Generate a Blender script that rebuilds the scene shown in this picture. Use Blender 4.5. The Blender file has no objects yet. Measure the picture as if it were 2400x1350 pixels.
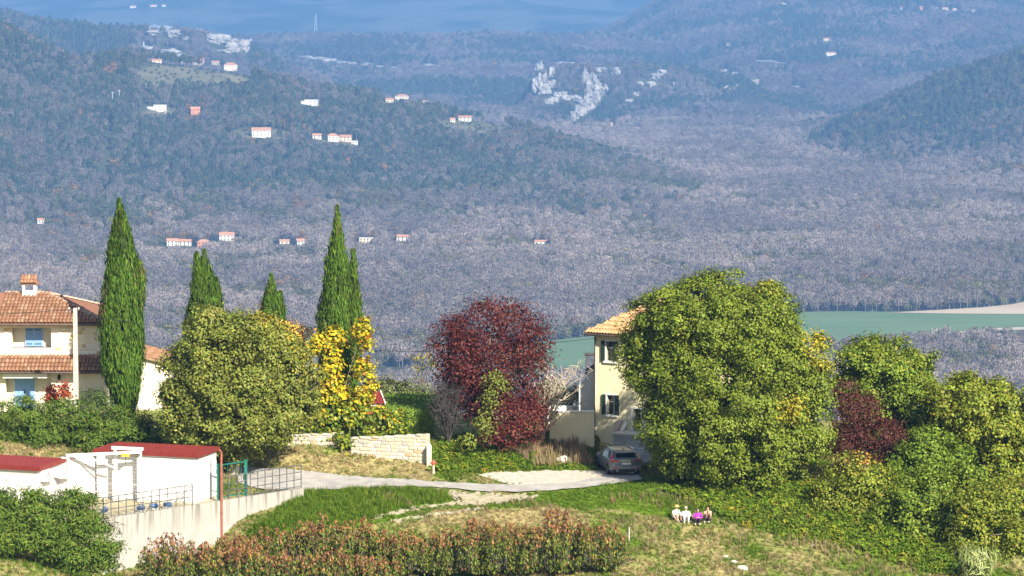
import bpy, math, random
import numpy as np
from mathutils import Vector, Matrix

# ------------------------------------------------------------------ camera, sky, sun, exposure
SC = bpy.context.scene
COL = SC.collection
F, CX, CY, HOR, CZ = 8817.0, 1200.0, 675.0, -109.0, 265.0      # focal length in photo pixels, centre, horizon row, eye height
PITCH = math.atan((CY - HOR) / F)
cam_d = bpy.data.cameras.new('camera'); cam = bpy.data.objects.new('camera', cam_d); COL.objects.link(cam)
cam_d.sensor_width = 36.0; cam_d.lens = 36.0 * F / 2400.0
cam_d.clip_start = 1.0; cam_d.clip_end = 60000.0
cam.location = (0, 0, CZ); cam.rotation_euler = (math.pi / 2 - PITCH, 0, 0)
SC.camera = cam

SUN_AZ, SUN_EL = math.radians(27), math.radians(33)            # sun behind the viewer, to the right
world = bpy.data.worlds.new('World'); SC.world = world; world.use_nodes = True
wn = world.node_tree.nodes; bg = wn['Background']
sky = wn.new('ShaderNodeTexSky'); sky.sky_type = 'NISHITA'; sky.sun_disc = False
sky.sun_elevation = SUN_EL; sky.sun_rotation = math.pi - SUN_AZ
world.node_tree.links.new(sky.outputs[0], bg.inputs[0]); bg.inputs[1].default_value = 0.072
sun_d = bpy.data.lights.new('sun', 'SUN'); sun_d.energy = 5.0; sun_d.angle = math.radians(0.5); sun_d.color = (1.0, 0.925, 0.80)
sun = bpy.data.objects.new('sun', sun_d); COL.objects.link(sun)
to_sun = Vector((math.sin(SUN_AZ) * math.cos(SUN_EL), -math.cos(SUN_AZ) * math.cos(SUN_EL), math.sin(SUN_EL)))
sun.rotation_euler = to_sun.to_track_quat('Z', 'Y').to_euler(); sun.location = (60, -60, 400)
vs = SC.view_settings; vs.view_transform = 'Standard'; vs.look = 'None'; vs.gamma = 1.0; vs.use_curve_mapping = False
vs.exposure = 1.02
SC.render.engine = 'CYCLES'
SC.cycles.use_denoising = True
SC.cycles.max_bounces = 6; SC.cycles.diffuse_bounces = 2; SC.cycles.transmission_bounces = 3
SC.cycles.transparent_max_bounces = 4; SC.cycles.volume_bounces = 0

random.seed(7)
RNG = np.random.default_rng(7)

# ------------------------------------------------------------------ helpers
_c, _s = math.cos(PITCH), math.sin(PITCH)
def at(px, py, Y):
    """The world point at distance Y (metres along the view's ground direction) seen at a photo pixel."""
    u, v = (px - CX) / F, -(py - CY) / F
    dy, dz = _c + v * _s, -_s + v * _c
    k = Y / dy
    return Vector((u * k, Y, CZ + dz * k))
def at_np(px, py, Y):
    u, v = (px - CX) / F, -(py - CY) / F
    dy, dz = _c + v * _s, -_s + v * _c
    k = Y / dy
    return np.stack([u * k, Y + 0 * k, CZ + dz * k], -1)
def ppm(Y): return F / Y                                        # photo pixels for each metre at distance Y

def tag(o, label=None, cat=None, group=None, kind=None):
    if label: o['label'] = label
    if cat: o['category'] = cat
    if group: o['group'] = group
    if kind: o['kind'] = kind
    return o
def empty(name, loc, rz=0.0, label=None, cat=None, group=None):
    o = bpy.data.objects.new(name, None); COL.objects.link(o)
    o.location = loc; o.rotation_euler = (0, 0, rz); o.empty_display_size = 0.3
    return tag(o, label, cat, group)
def link(o, parent=None):
    COL.objects.link(o)
    if parent is not None: o.parent = parent
    return o

class MB:
    """Collects boxes, tubes, prisms ... and links them as one mesh."""
    def __init__(s): s.v, s.f = [], []
    def add(s, vs_, fs):
        n = len(s.v); s.v += [tuple(p) for p in vs_]; s.f += [tuple(i + n for i in f) for f in fs]; return s
    def box(s, x0, x1, y0, y1, z0, z1):
        return s.add([(x0,y0,z0),(x1,y0,z0),(x1,y1,z0),(x0,y1,z0),(x0,y0,z1),(x1,y0,z1),(x1,y1,z1),(x0,y1,z1)],
                     [(0,3,2,1),(4,5,6,7),(0,1,5,4),(1,2,6,5),(2,3,7,6),(3,0,4,7)])
    def cbox(s, c, d): return s.box(c[0]-d[0]/2, c[0]+d[0]/2, c[1]-d[1]/2, c[1]+d[1]/2, c[2]-d[2]/2, c[2]+d[2]/2)
    def tube(s, pts, rad, n=6, cap=True):
        pts = [Vector(p) for p in pts]
        rad = [rad] * len(pts) if not hasattr(rad, '__len__') else rad
        rings = []
        for i, p in enumerate(pts):
            d = (pts[min(i+1, len(pts)-1)] - pts[max(i-1, 0)])
            d = d.normalized() if d.length > 1e-9 else Vector((0, 0, 1))
            a = Vector((0, 0, 1)) if abs(d.z) < 0.9 else Vector((1, 0, 0))
            u = d.cross(a).normalized(); w = d.cross(u)
            rings.append([p + (u * math.cos(2*math.pi*k/n) + w * math.sin(2*math.pi*k/n)) * rad[i] for k in range(n)])
        vs_ = [q for r in rings for q in r]; fs = []
        for i in range(len(pts) - 1):
            for k in range(n):
                a, b = i*n + k, i*n + (k+1) % n
                fs.append((a, a + n, b + n, b))
        if cap:
            fs.append(tuple(range(n))); fs.append(tuple(reversed(range((len(pts)-1)*n, len(pts)*n))))
        return s.add(vs_, fs)
    def bar(s, a, b, w, h=None):
        """A square bar from a to b."""
        h = h or w
        a, b = Vector(a), Vector(b); d = (b - a).normalized()
        up = Vector((0, 0, 1)) if abs(d.z) < 0.95 else Vector((0, 1, 0))
        u = d.cross(up).normalized() * (w / 2); t = u.cross(d).normalized() * (h / 2)
        q = [a-u-t, a+u-t, a+u+t, a-u+t, b-u-t, b+u-t, b+u+t, b-u+t]
        return s.add(q, [(0,3,2,1),(4,5,6,7),(0,1,5,4),(1,2,6,5),(2,3,7,6),(3,0,4,7)])
    def prism(s, poly, z0, z1):
        """A horizontal polygon (counter-clockwise) raised from z0 to z1."""
        n = len(poly); s_ = [(p[0], p[1], z0) for p in poly] + [(p[0], p[1], z1) for p in poly]
        return s.add(s_, [tuple(reversed(range(n))), tuple(range(n, 2*n))] + [(i, (i+1) % n, n + (i+1) % n, n + i) for i in range(n)])
    def lathe(s, c, prof, n=12):
        vs_ = [(c[0] + r*math.cos(2*math.pi*k/n), c[1] + r*math.sin(2*math.pi*k/n), c[2] + z) for r, z in prof for k in range(n)]
        fs = [(i*n+k, i*n+(k+1) % n, (i+1)*n+(k+1) % n, (i+1)*n+k) for i in range(len(prof)-1) for k in range(n)]
        fs += [tuple(reversed(range(n))), tuple(range((len(prof)-1)*n, len(prof)*n))]
        return s.add(vs_, fs)
    def mesh(s, name, off=None, smooth=False):
        m = bpy.data.meshes.new(name)
        vv = s.v if off is None else [(p[0]-off[0], p[1]-off[1], p[2]-off[2]) for p in s.v]
        m.from_pydata(vv, [], s.f)
        if smooth: m.polygons.foreach_set('use_smooth', [True] * len(m.polygons))
        m.update(); return m
    def build(s, name, mat, parent=None, world=False, smooth=False):
        """world=True: the points are world points and the parent is not turned."""
        off = parent.location if (world and parent is not None) else None
        if world and parent is not None and parent.parent is not None: off = parent.location + parent.parent.location
        m = s.mesh(name, off, smooth); m.materials.append(mat)
        return link(bpy.data.objects.new(name, m), parent)

# ---- noise on arrays
def _hash(ix, iy, seed):
    h = (ix.astype(np.int64) * 374761393 + iy.astype(np.int64) * 668265263 + seed * 1442695041) & 0xFFFFFFFF
    h = ((h ^ (h >> 13)) * 1274126177) & 0xFFFFFFFF
    return ((h ^ (h >> 16)) & 0xFFFF) / 65535.0
def vnoise(x, y, seed=0):
    ix, iy = np.floor(x), np.floor(y); fx, fy = x - ix, y - iy
    fx = fx*fx*(3-2*fx); fy = fy*fy*(3-2*fy)
    a, b = _hash(ix, iy, seed), _hash(ix+1, iy, seed); c, d = _hash(ix, iy+1, seed), _hash(ix+1, iy+1, seed)
    return (a*(1-fx)+b*fx)*(1-fy) + (c*(1-fx)+d*fx)*fy
def fbm(x, y, seed=0, oct=4):
    s, a, t = 0, 1.0, 0
    for i in range(oct):
        s = s + a * vnoise(x * 2**i, y * 2**i, seed + i * 17); t += a; a *= 0.5
    return s / t                                                 # 0..1
def smooth(a, b, x):
    t = np.clip((x - a) / (b - a), 0, 1); return t*t*(3-2*t)
def in_poly(x, y, poly):
    r = np.zeros(np.shape(x), bool); n = len(poly)
    for i in range(n):
        (x0, y0), (x1, y1) = poly[i], poly[(i+1) % n]
        if y0 == y1: continue
        r ^= ((y0 > y) != (y1 > y)) & (x < (x1-x0) * (y-y0) / (y1-y0) + x0)
    return r

# ---- materials
def new_mat(name):
    m = bpy.data.materials.new(name); m.use_nodes = True
    nt = m.node_tree; return m, nt, nt.nodes['Principled BSDF']
def rgb(c): return (c[0], c[1], c[2], 1.0)
def pm(name, c1, c2=None, scale=3.0, rough=0.8, bump=0.0, detail=5.0, lo=0.35, hi=0.65, metal=0.0, spec=0.3, stretch=(1,1,1), c3=None, bscale=None):
    """Two or three base colours mixed by noise in object space, with an optional fine relief."""
    m, nt, b = new_mat(name); N, L = nt.nodes, nt.links
    b.inputs['Roughness'].default_value = rough; b.inputs['Metallic'].default_value = metal
    b.inputs['Specular IOR Level'].default_value = spec
    tc = N.new('ShaderNodeTexCoord'); mp = N.new('ShaderNodeMapping'); mp.inputs['Scale'].default_value = stretch
    L.new(tc.outputs['Object'], mp.inputs['Vector'])
    if c2 is None: b.inputs['Base Color'].default_value = rgb(c1)
    else:
        no = N.new('ShaderNodeTexNoise'); no.inputs['Scale'].default_value = scale; no.inputs['Detail'].default_value = detail
        L.new(mp.outputs['Vector'], no.inputs['Vector'])
        cr = N.new('ShaderNodeValToRGB'); e = cr.color_ramp.elements
        e[0].position, e[0].color = lo, rgb(c1); e[1].position, e[1].color = hi, rgb(c2)
        if c3 is not None: x = e.new((lo+hi)/2); x.color = rgb(c3)
        L.new(no.outputs['Fac'], cr.inputs['Fac']); L.new(cr.outputs['Color'], b.inputs['Base Color'])
    if bump:
        n2 = N.new('ShaderNodeTexNoise'); n2.inputs['Scale'].default_value = bscale or scale * 4; n2.inputs['Detail'].default_value = 6
        L.new(mp.outputs['Vector'], n2.inputs['Vector'])
        bp = N.new('ShaderNodeBump'); bp.inputs['Strength'].default_value = bump; bp.inputs['Distance'].default_value = 0.05
        L.new(n2.outputs['Fac'], bp.inputs['Height']); L.new(bp.outputs['Normal'], b.inputs['Normal'])
    return m
def leaf_material(name, attr='col', inst=False, transl=0.3, rough=0.55, spec=0.25):
    """Leaf colour comes from the leaf itself (an attribute); some light passes through."""
    m, nt, b = new_mat(name); N, L = nt.nodes, nt.links
    a = N.new('ShaderNodeAttribute'); a.attribute_name = attr
    src = a.outputs['Color']
    if inst:
        t = N.new('ShaderNodeAttribute'); t.attribute_type = 'INSTANCER'; t.attribute_name = 'tint'
        mx = N.new('ShaderNodeMix'); mx.data_type = 'RGBA'; mx.blend_type = 'MULTIPLY'; mx.inputs[0].default_value = 1.0
        L.new(a.outputs['Color'], mx.inputs[6]); L.new(t.outputs['Color'], mx.inputs[7]); src = mx.outputs[2]
    L.new(src, b.inputs['Base Color']); b.inputs['Roughness'].default_value = rough; b.inputs['Specular IOR Level'].default_value = spec
    if transl > 0:
        tr = N.new('ShaderNodeBsdfTranslucent'); L.new(src, tr.inputs['Color'])
        ms = N.new('ShaderNodeMixShader'); ms.inputs[0].default_value = transl
        L.new(b.outputs[0], ms.inputs[1]); L.new(tr.outputs[0], ms.inputs[2]); L.new(ms.outputs[0], N['Material Output'].inputs['Surface'])
    return m

# ---- many small leaf faces as one mesh
def norm(v): return v / np.maximum(np.linalg.norm(v, axis=-1, keepdims=True), 1e-9)
def quads_mesh(name, V, col, mat, extra=None):
    """V: (N,4,3) corners, col: (N,3) a colour for each face. extra: (verts, faces, material) joined in as slot 1."""
    n = len(V); v = V.reshape(-1, 3); ev = np.zeros((0, 3)); ef = []
    if extra is not None: ev = np.array(extra[0], float).reshape(-1, 3); ef = extra[1]
    m = bpy.data.meshes.new(name)
    allv = np.concatenate([v, ev]); m.vertices.add(len(allv)); m.vertices.foreach_set('co', allv.astype(np.float32).ravel())
    el = [i + 4*n for f in ef for i in f]; lens = [len(f) for f in ef]
    m.loops.add(4*n + len(el)); m.loops.foreach_set('vertex_index', np.concatenate([np.arange(4*n), np.array(el, int)]).astype(np.int32))
    st = np.concatenate([np.arange(n) * 4, 4*n + np.concatenate([[0], np.cumsum(lens)[:-1]]) if ef else np.zeros(0)]).astype(np.int32)
    m.polygons.add(n + len(ef)); m.polygons.foreach_set('loop_start', st)
    m.materials.append(mat)
    if extra is not None:
        m.materials.append(extra[2]); m.polygons.foreach_set('material_index', np.concatenate([np.zeros(n), np.ones(len(ef))]).astype(np.int32))
    at_ = m.attributes.new('col', 'FLOAT_COLOR', 'FACE')
    c = np.ones((n + len(ef), 4)); c[:n, :3] = np.clip(col, 0, 1)
    at_.data.foreach_set('color', c.astype(np.float32).ravel())
    m.update(calc_edges=True); m.validate(); return m
def leaf_quads(P, Nrm, size, rng, aspect=1.7, axis=None, jitter=1.0, fold=0.18):
    """Leaf-shaped quads (base, side, tip, side) at P facing Nrm; axis: the way the tips point."""
    n = len(P); Nrm = norm(Nrm)
    a = rng.normal(size=(n, 3)) if axis is None else axis + jitter * rng.normal(size=(n, 3)) * 0.35
    a = norm(a - (a * Nrm).sum(1, keepdims=True) * Nrm); b = np.cross(Nrm, a)
    L = size[:, None]; W = L / aspect
    lift = Nrm * L * fold
    return np.stack([P - a*L*0.5, P + b*W*0.5 + lift*0.5 + a*L*0.05, P + a*L*0.5 - lift*0.3, P - b*W*0.5 + lift*0.5 + a*L*0.05], 1)
def palette(n, cols, w, rng, jit=0.12):
    """Pick a base colour for each leaf and vary its brightness."""
    cols = np.array(cols, float); k = rng.choice(len(cols), n, p=np.array(w) / np.sum(w))
    return cols[k] * (1 + jit * rng.normal(size=(n, 1))) * (1 + 0.05 * rng.normal(size=(n, 3)))

# ------------------------------------------------------------------ the land: valley, hills, near hillside
# Each hill: points of its crest (photo column, row, distance), how far it reaches to the front and to the back.
HILLS = []
def hill(pts, wf, wb, ex=1.15, seed=0, rough=0.10, drop=8.0, nscale=260.0):
    q = [at(*p) for p in pts]
    HILLS.append((np.array([p.x for p in q]), np.array([p.y for p in q]), np.array([max(p.z - drop, 0) for p in q]),
                  np.array(wf, float) if hasattr(wf, '__len__') else np.full(len(q), float(wf)), wb, ex, seed, rough, nscale))
hill([(-900,-60,4300),(-300,5,4300),(0,32,4300),(60,62,4300),(120,100,4300),(200,112,4330),(300,122,4350),(420,138,4400),(560,160,4450),(660,182,4450),(760,200,4450),(900,222,4450),
      (1000,242,4450),(1100,262,4430),(1200,282,4400),(1300,312,4350),(1400,345,4300),(1500,381,4250),(1600,414,4200),(1690,442,4150),(1780,474,4150)],
     [850,850,850,850,850,850,860,880,880,880,880,860,840,800,740,660,560,450,340,240,200], 700, 1.0, 1, 0.2)
hill([(-900,-20,6300),(0,18,6200),(100,40,6200),(300,62,6200),(450,72,6200),(560,92,6200),(600,112,6200),(660,140,6200),(760,185,6200),(860,260,6200)], 900, 900, 0.9, 2, 0.08)
hill([(-900,100,8000),(600,92,8000),(740,86,8000),(880,90,8000),(1000,88,8000),(1150,82,8000),(1300,88,8000),(1420,84,8000),(1700,110,8000),(2200,150,8000),(3000,200,8000)], 2300, 900, 0.8, 3, 0.10, nscale=420)
hill([(1290,100,9000),(1350,92,9000),(1400,80,9000),(1450,58,9000),(1530,12,9000),(1600,-30,9000),(1800,-80,9000),(2100,-90,9000),(2500,-70,9000),(3400,-60,9000)],
     [800,1100,1500,2200,3000,3300,3500,3500,3500,3500], 1500, 0.95, 4, 0.12, nscale=520)
hill([(1190,300,6100),(1225,240,6100),(1262,165,6100),(1330,150,6150),(1450,152,6200),(1600,158,6250),(1740,190,6250),(1850,240,6250),(1960,300,6250)], 480, 900, 0.75, 5, 0.10)
hill([(1900,350,5000),(1935,328,5000),(1960,308,5000),(2000,276,5000),(2100,216,5000),(2200,170,5000),(2300,140,5000),(2400,116,5000),(2600,60,5000),(3200,0,5000)],
     [250,320,380,450,560,620,660,680,700,700], 700, 1.0, 6, 0.12)
hill([(-3000,-230,15000),(600,-170,15000),(1600,-150,15000),(4500,-200,15000)], 6200, 1500, 0.85, 7, 0.14, 0.0, 900)

def hills_z(X, Y):
    z = np.zeros(np.shape(X))
    for xs, ys, zs, wf, wb, ex, seed, rough, ns in HILLS:
        yr, zr, w = np.interp(X, xs, ys), np.interp(X, xs, zs, left=zs[0], right=0 if zs[-1] < 60 else zs[-1]), np.interp(X, xs, wf)
        t = np.where(Y < yr, (yr - Y) / w, (Y - yr) / wb)
        n = fbm(X / ns, Y / ns, seed * 31, 4) - 0.5
        gul = fbm(X / (ns*0.35), Y / (ns*1.6), seed * 57, 3) - 0.5
        t2 = np.clip(t + rough * 1.6 * n + rough * 1.2 * gul * smooth(0, 0.3, t), 0, 1)
        h = zr * (1 - t2 ** ex) ** 1.15 * (1 + rough * 0.6 * n * smooth(0.05, 0.4, t))
        z = np.maximum(z, np.where(t < 1.2, h, 0))
    return z

# near hillside: heights at measured points, joined smoothly
GP = [(580,1105,218),(700,1127,215),(850,1128,214.5),(1000,1137,213.5),(1200,1142,213),(1400,1132,214),(1500,1126,214.5),(1300,1106,217.5),
      (680,1058,220),(850,1078,219),(950,1090,218),(1010,1110,216.5),(700,1033,223),(900,1033,222),(1000,1033,222.5),(600,1042,223),(450,1020,226),
      (100,960,232),(300,962,232),(0,960,232),(-200,960,232),(0,1042,219),(100,1047,218.5),(200,1070,217.5),(50,1080,216.5),(-150,1060,218),(545,1112,216.5),
      (580,1240,205.5),(520,1300,204.5),(650,1195,208.5),(800,1162,210.8),(900,1152,211.5),(1030,1166,210.5),(900,1217,206),(1050,1186,208.7),
      (1200,1190,208.5),(1200,1250,204.0),(1450,1335,199.5),(1000,1310,200.5),(600,1350,199),(350,1365,198),(200,1370,196),(100,1330,194),(0,1300,194),(-150,1300,194),(1450,1250,204.5),
      (1620,1222,207),(1800,1247,206),(1750,1350,199),(2000,1292,203.5),(2100,1350,200.5),(2300,1375,200),(2500,1310,203),(2420,1200,208),(2200,1200,209),
      (1700,1134,213.5),(1550,1130,214),(1900,1142,213),(2050,1112,217),(2300,1112,216),(2450,1060,221),(2100,1010,226),(2350,1010,227),
      (1440,1083,223.3),(1480,1090,222),(1540,1096,221),(1415,1080,223.8),(1620,1092,221.5),(1850,1040,228),(1455,1110,218.5),(1350,1072,222.5),(1290,1036,226),(1140,1050,222.5),(1100,1096,218),(1230,1090,219),
      (1000,1000,229),(800,990,230),(1200,980,232),(500,960,235),(1700,985,232)]
_gp = np.array([tuple(at(*p)) for p in GP])
_gp = np.concatenate([_gp, [(x, 242, 265-30.2) for x in (-50,-35,-20,-8,4,16,28,45)], [(x, 180, 265-34.6) for x in (-45,-30,-15,0,15,30,45)],
                      [(-60,200,231.5),(-60,220,236),(60,215,233),(60,200,231),(-21.5,197,231.5),(-18,202,231.9)]])
def _phi(r2): return np.sqrt(r2 + 2.2**2)
_A = _phi(((_gp[:, None, :2] - _gp[None, :, :2])**2).sum(-1)); _m = _gp[:, 2].mean()
_w = np.linalg.solve(_A + 0.02 * np.eye(len(_gp)) * -1, _gp[:, 2] - _m)
def ground_z(X, Y):
    """Height of the land anywhere."""
    X, Y = np.asarray(X, float), np.asarray(Y, float); sh = np.broadcast(X, Y).shape
    X, Y = np.broadcast_to(X, sh).ravel(), np.broadcast_to(Y, sh).ravel()
    z = np.zeros(X.shape)
    near = (Y < 300) & (np.abs(X) < 120)
    zf = np.where(Y < 245, 234.5 - np.maximum(0, 200 - Y) * 0.05, 234.5 - (Y - 245) * 0.44)
    far = np.maximum(hills_z(X, Y), zf) if np.any(Y > 900) else np.maximum(zf, 0)
    z[:] = far
    if near.any():
        xn, yn = X[near], Y[near]; xc, yc = np.clip(xn, -58, 58), np.clip(yn, 178, 243)
        zr = np.zeros(xn.shape)
        for i in range(0, len(xn), 20000):
            sl = slice(i, i+20000)
            zr[sl] = _phi((xc[sl, None] - _gp[None, :, 0])**2 + (yc[sl, None] - _gp[None, :, 1])**2) @ _w + _m
        zr = zr - np.maximum(0, yn - 243) * 0.44
        b = smooth(58, 110, np.abs(xn))
        z[near] = zr * (1-b) + far[near] * b - 0.0
        z[near] = np.where(yn > 243, np.minimum(z[near], zr + 3*smooth(60, 110, np.abs(xn))), z[near])
    return z.reshape(sh)
def gz(x, y): return float(ground_z(np.array([x]), np.array([y]))[0])
def hit(px, py, y0=900.0, y1=20000.0):
    """Where the line of sight through a photo pixel meets the land."""
    Ys = np.exp(np.linspace(math.log(y0), math.log(y1), 3000)); P = at_np(np.full(3000, float(px)), np.full(3000, float(py)), Ys)
    d = P[:, 2] - ground_z(P[:, 0], P[:, 1]); k = np.argmax(d < 0)
    if d[k] >= 0: return None
    return Vector(P[k])
def valley(px, py):
    """A point of the valley floor (height 0) seen at a photo pixel."""
    d = at(px, py, 1000.0); k = CZ / (CZ - d.z); return (d.x * k, 1000.0 * k)

def grid_mesh(name, X, Y, Z, mat, col=None, smooth_=True):
    nr, nc = X.shape; m = bpy.data.meshes.new(name)
    m.vertices.add(nr*nc); m.vertices.foreach_set('co', np.stack([X, Y, Z], -1).astype(np.float32).ravel())
    i = np.arange(nr*nc).reshape(nr, nc); q = np.stack([i[:-1, :-1], i[:-1, 1:], i[1:, 1:], i[1:, :-1]], -1).reshape(-1, 4)
    m.loops.add(q.size); m.loops.foreach_set('vertex_index', q.astype(np.int32).ravel())
    m.polygons.add(len(q)); m.polygons.foreach_set('loop_start', (np.arange(len(q)) * 4).astype(np.int32))
    if smooth_: m.polygons.foreach_set('use_smooth', np.ones(len(q), bool))
    if col is not None:
        a = m.attributes.new('col', 'FLOAT_COLOR', 'POINT'); c = np.ones((nr*nc, 4)); c[:, :3] = col.reshape(-1, 3)
        a.data.foreach_set('color', c.astype(np.float32).ravel())
    m.materials.append(mat); m.update(calc_edges=True); return m

def earth_material(name, scale, amount, bump=0.0, dist=0.05):
    m, nt, b = new_mat(name); N, L = nt.nodes, nt.links
    a = N.new('ShaderNodeAttribute'); a.attribute_name = 'col'; tc = N.new('ShaderNodeTexCoord')
    no = N.new('ShaderNodeTexNoise'); no.inputs['Scale'].default_value = scale; no.inputs['Detail'].default_value = 8; L.new(tc.outputs['Object'], no.inputs['Vector'])
    mr = N.new('ShaderNodeMapRange'); mr.inputs[1].default_value = 0.3; mr.inputs[2].default_value = 0.7; mr.inputs[3].default_value = 1 - amount; mr.inputs[4].default_value = 1 + amount
    L.new(no.outputs['Fac'], mr.inputs[0])
    vm = N.new('ShaderNodeVectorMath'); vm.operation = 'SCALE'; L.new(a.outputs['Color'], vm.inputs[0]); L.new(mr.outputs[0], vm.inputs['Scale'])
    L.new(vm.outputs[0], b.inputs['Base Color']); b.inputs['Roughness'].default_value = 0.95; b.inputs['Specular IOR Level'].default_value = 0.1
    if bump:
        bp = N.new('ShaderNodeBump'); bp.inputs['Strength'].default_value = bump; bp.inputs['Distance'].default_value = dist
        L.new(no.outputs['Fac'], bp.inputs['Height']); L.new(bp.outputs['Normal'], b.inputs['Normal'])
    return m

# --- far land: one sheet from behind the near hillside to the last mountains
_Y = np.concatenate([np.linspace(262, 2200, 40)[:-1], np.exp(np.linspace(math.log(2200), math.log(9600), 330))[:-1], np.linspace(9600, 19000, 90)])
_U = np.linspace(-0.24, 0.24, 220)
FY, FU = np.meshgrid(_Y, _U, indexing='ij'); FX = FU * FY
FZ = ground_z(FX, FY)
TERRACE = [[(305,172),(360,150),(450,158),(560,168),(592,172),(588,205),(500,212),(420,208),(330,210)],
           [(110,92),(180,98),(250,112),(300,128),(250,142),(160,145),(130,120)],
           [(530,312),(585,298),(660,305),(700,320),(660,338),(560,340),(522,334)],
           [(1020,285),(1080,280),(1180,292),(1225,318),(1130,334),(1040,318)],
           [(305,268),(345,254),(410,258),(420,276),(340,284)],[(690,250),(740,240),(770,252),(740,264)],[(885,238),(950,228),(1015,242),(1000,258),(900,254)],[(725,335),(780,325),(850,335),(850,352),(760,352)]]
def pix(P):
    """Photo pixel of world points (n,3): used only to find which stretch of land a measured outline covers."""
    d = P - np.array([0, 0, CZ]); fwd = d[..., 1] * _c - d[..., 2] * _s; up = d[..., 1] * _s + d[..., 2] * _c
    return CX + F * d[..., 0] / fwd, CY - F * up / fwd
def land_colour(X, Y, Z):
    n = fbm(X / 180, Y / 180, 5, 5)[..., None]; c = np.array([0.075, 0.068, 0.045]) * (1-n) + np.array([0.055, 0.075, 0.040]) * n
    far = smooth(8500, 10000, Y)[..., None]; n2 = smooth(0.40, 0.62, fbm(X / 130, Y / 260, 9, 5))[..., None]
    c = c * (1-far) + far * (np.array([0.03, 0.05, 0.035]) * (1-n2) + np.array([0.10, 0.11, 0.085]) * n2)
    px, py = pix(np.stack([X, Y, Z], -1)); hillside = (Y > 3400) & (Y < 4600)
    ex = 6 * (fbm(X / 20, Y / 20, 3, 3) - 0.5)
    for t in TERRACE:
        k = in_poly(px + ex, py + ex, t) & hillside
        s = fbm(X / 30, Y / 12, 21, 3)[..., None]
        c = np.where(k[..., None], np.array([0.20, 0.175, 0.115]) * s + np.array([0.075, 0.09, 0.045]) * (1-s), c)
    return c
mt = earth_material('far_land', 0.02, 0.25)
hills_o = link(bpy.data.objects.new('hills', grid_mesh('hills', FX, FY, FZ, mt, land_colour(FX, FY, FZ))))
tag(hills_o, 'wooded hills and blue mountains beyond the valley floor', 'hills', kind='structure')

# --- fields on the valley floor
def field(name, pts, mat, label, z=0.6):
    poly = [valley(*p) for p in pts]; c = np.mean(poly, 0)
    o = MB().add([(p[0]-c[0], p[1]-c[1], 0) for p in poly], [tuple(range(len(poly)))]).build(name, mat)
    o.location = (c[0], c[1], z); tag(o, label, 'field', kind='structure'); return poly
def _xy(pts): return [valley(*p) for p in pts]
m_green = pm('crop_green', (0.095,0.17,0.065), (0.135,0.21,0.09), 0.012, 0.95, detail=7, stretch=(1,3,1))
m_tan = pm('bare_field', (0.42,0.34,0.24), (0.50,0.42,0.31), 0.01, 0.95, detail=7)
m_track = pm('pale_track', (0.42,0.38,0.30), (0.52,0.48,0.38), 0.05, 0.95)
F_GREEN = [(1180,915),(1290,906),(1420,893),(1560,876),(1700,856),(1880,830),(2000,824),(2150,812),(2300,805),(2480,806),(2480,739),(2300,737),(2120,733),(1990,731),(1890,733),(1700,752),(1500,778),(1390,790),(1290,800),(1180,815)]
F_TAN = [(2085,735),(2200,737.5),(2480,739.5),(2480,692),(2420,706),(2370,716),(2300,723),(2200,729)]
F_GREEN2 = [(2335,634),(2390,626),(2480,622),(2480,654),(2395,650)]
F_TAN2 = [(2385,656),(2480,650),(2480,668),(2400,664)]
FIELDS = [field('field', F_GREEN, m_green, 'long green crop field crossing the valley behind the yellow house'),
          field('field', F_TAN, m_tan, 'pale bare field at the right edge above the green crop field', 0.9),
          field('field', F_GREEN2, m_green, 'small green field cut by the right edge among bare woods'),
          field('field', F_TAN2, m_tan, 'small pale bare field at the far right edge of the woods')]
trk = [valley(*p) for p in [(2060,800),(2160,789),(2260,783),(2330,776),(2480,770)]]
o = MB(); q = [(x, y+9) for x, y in trk] + [(x, y-9) for x, y in reversed(trk)]
o.add([(x, y, 1.2) for x, y in q], [(i, i+1, 8-i, 9-i) for i in range(4)])
tag(o.build('field_track', m_track), 'pale straight farm track along the green field', 'track', kind='structure')
GRASSLAND = _xy([(840,905),(1010,905),(1010,862),(900,858)])

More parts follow.
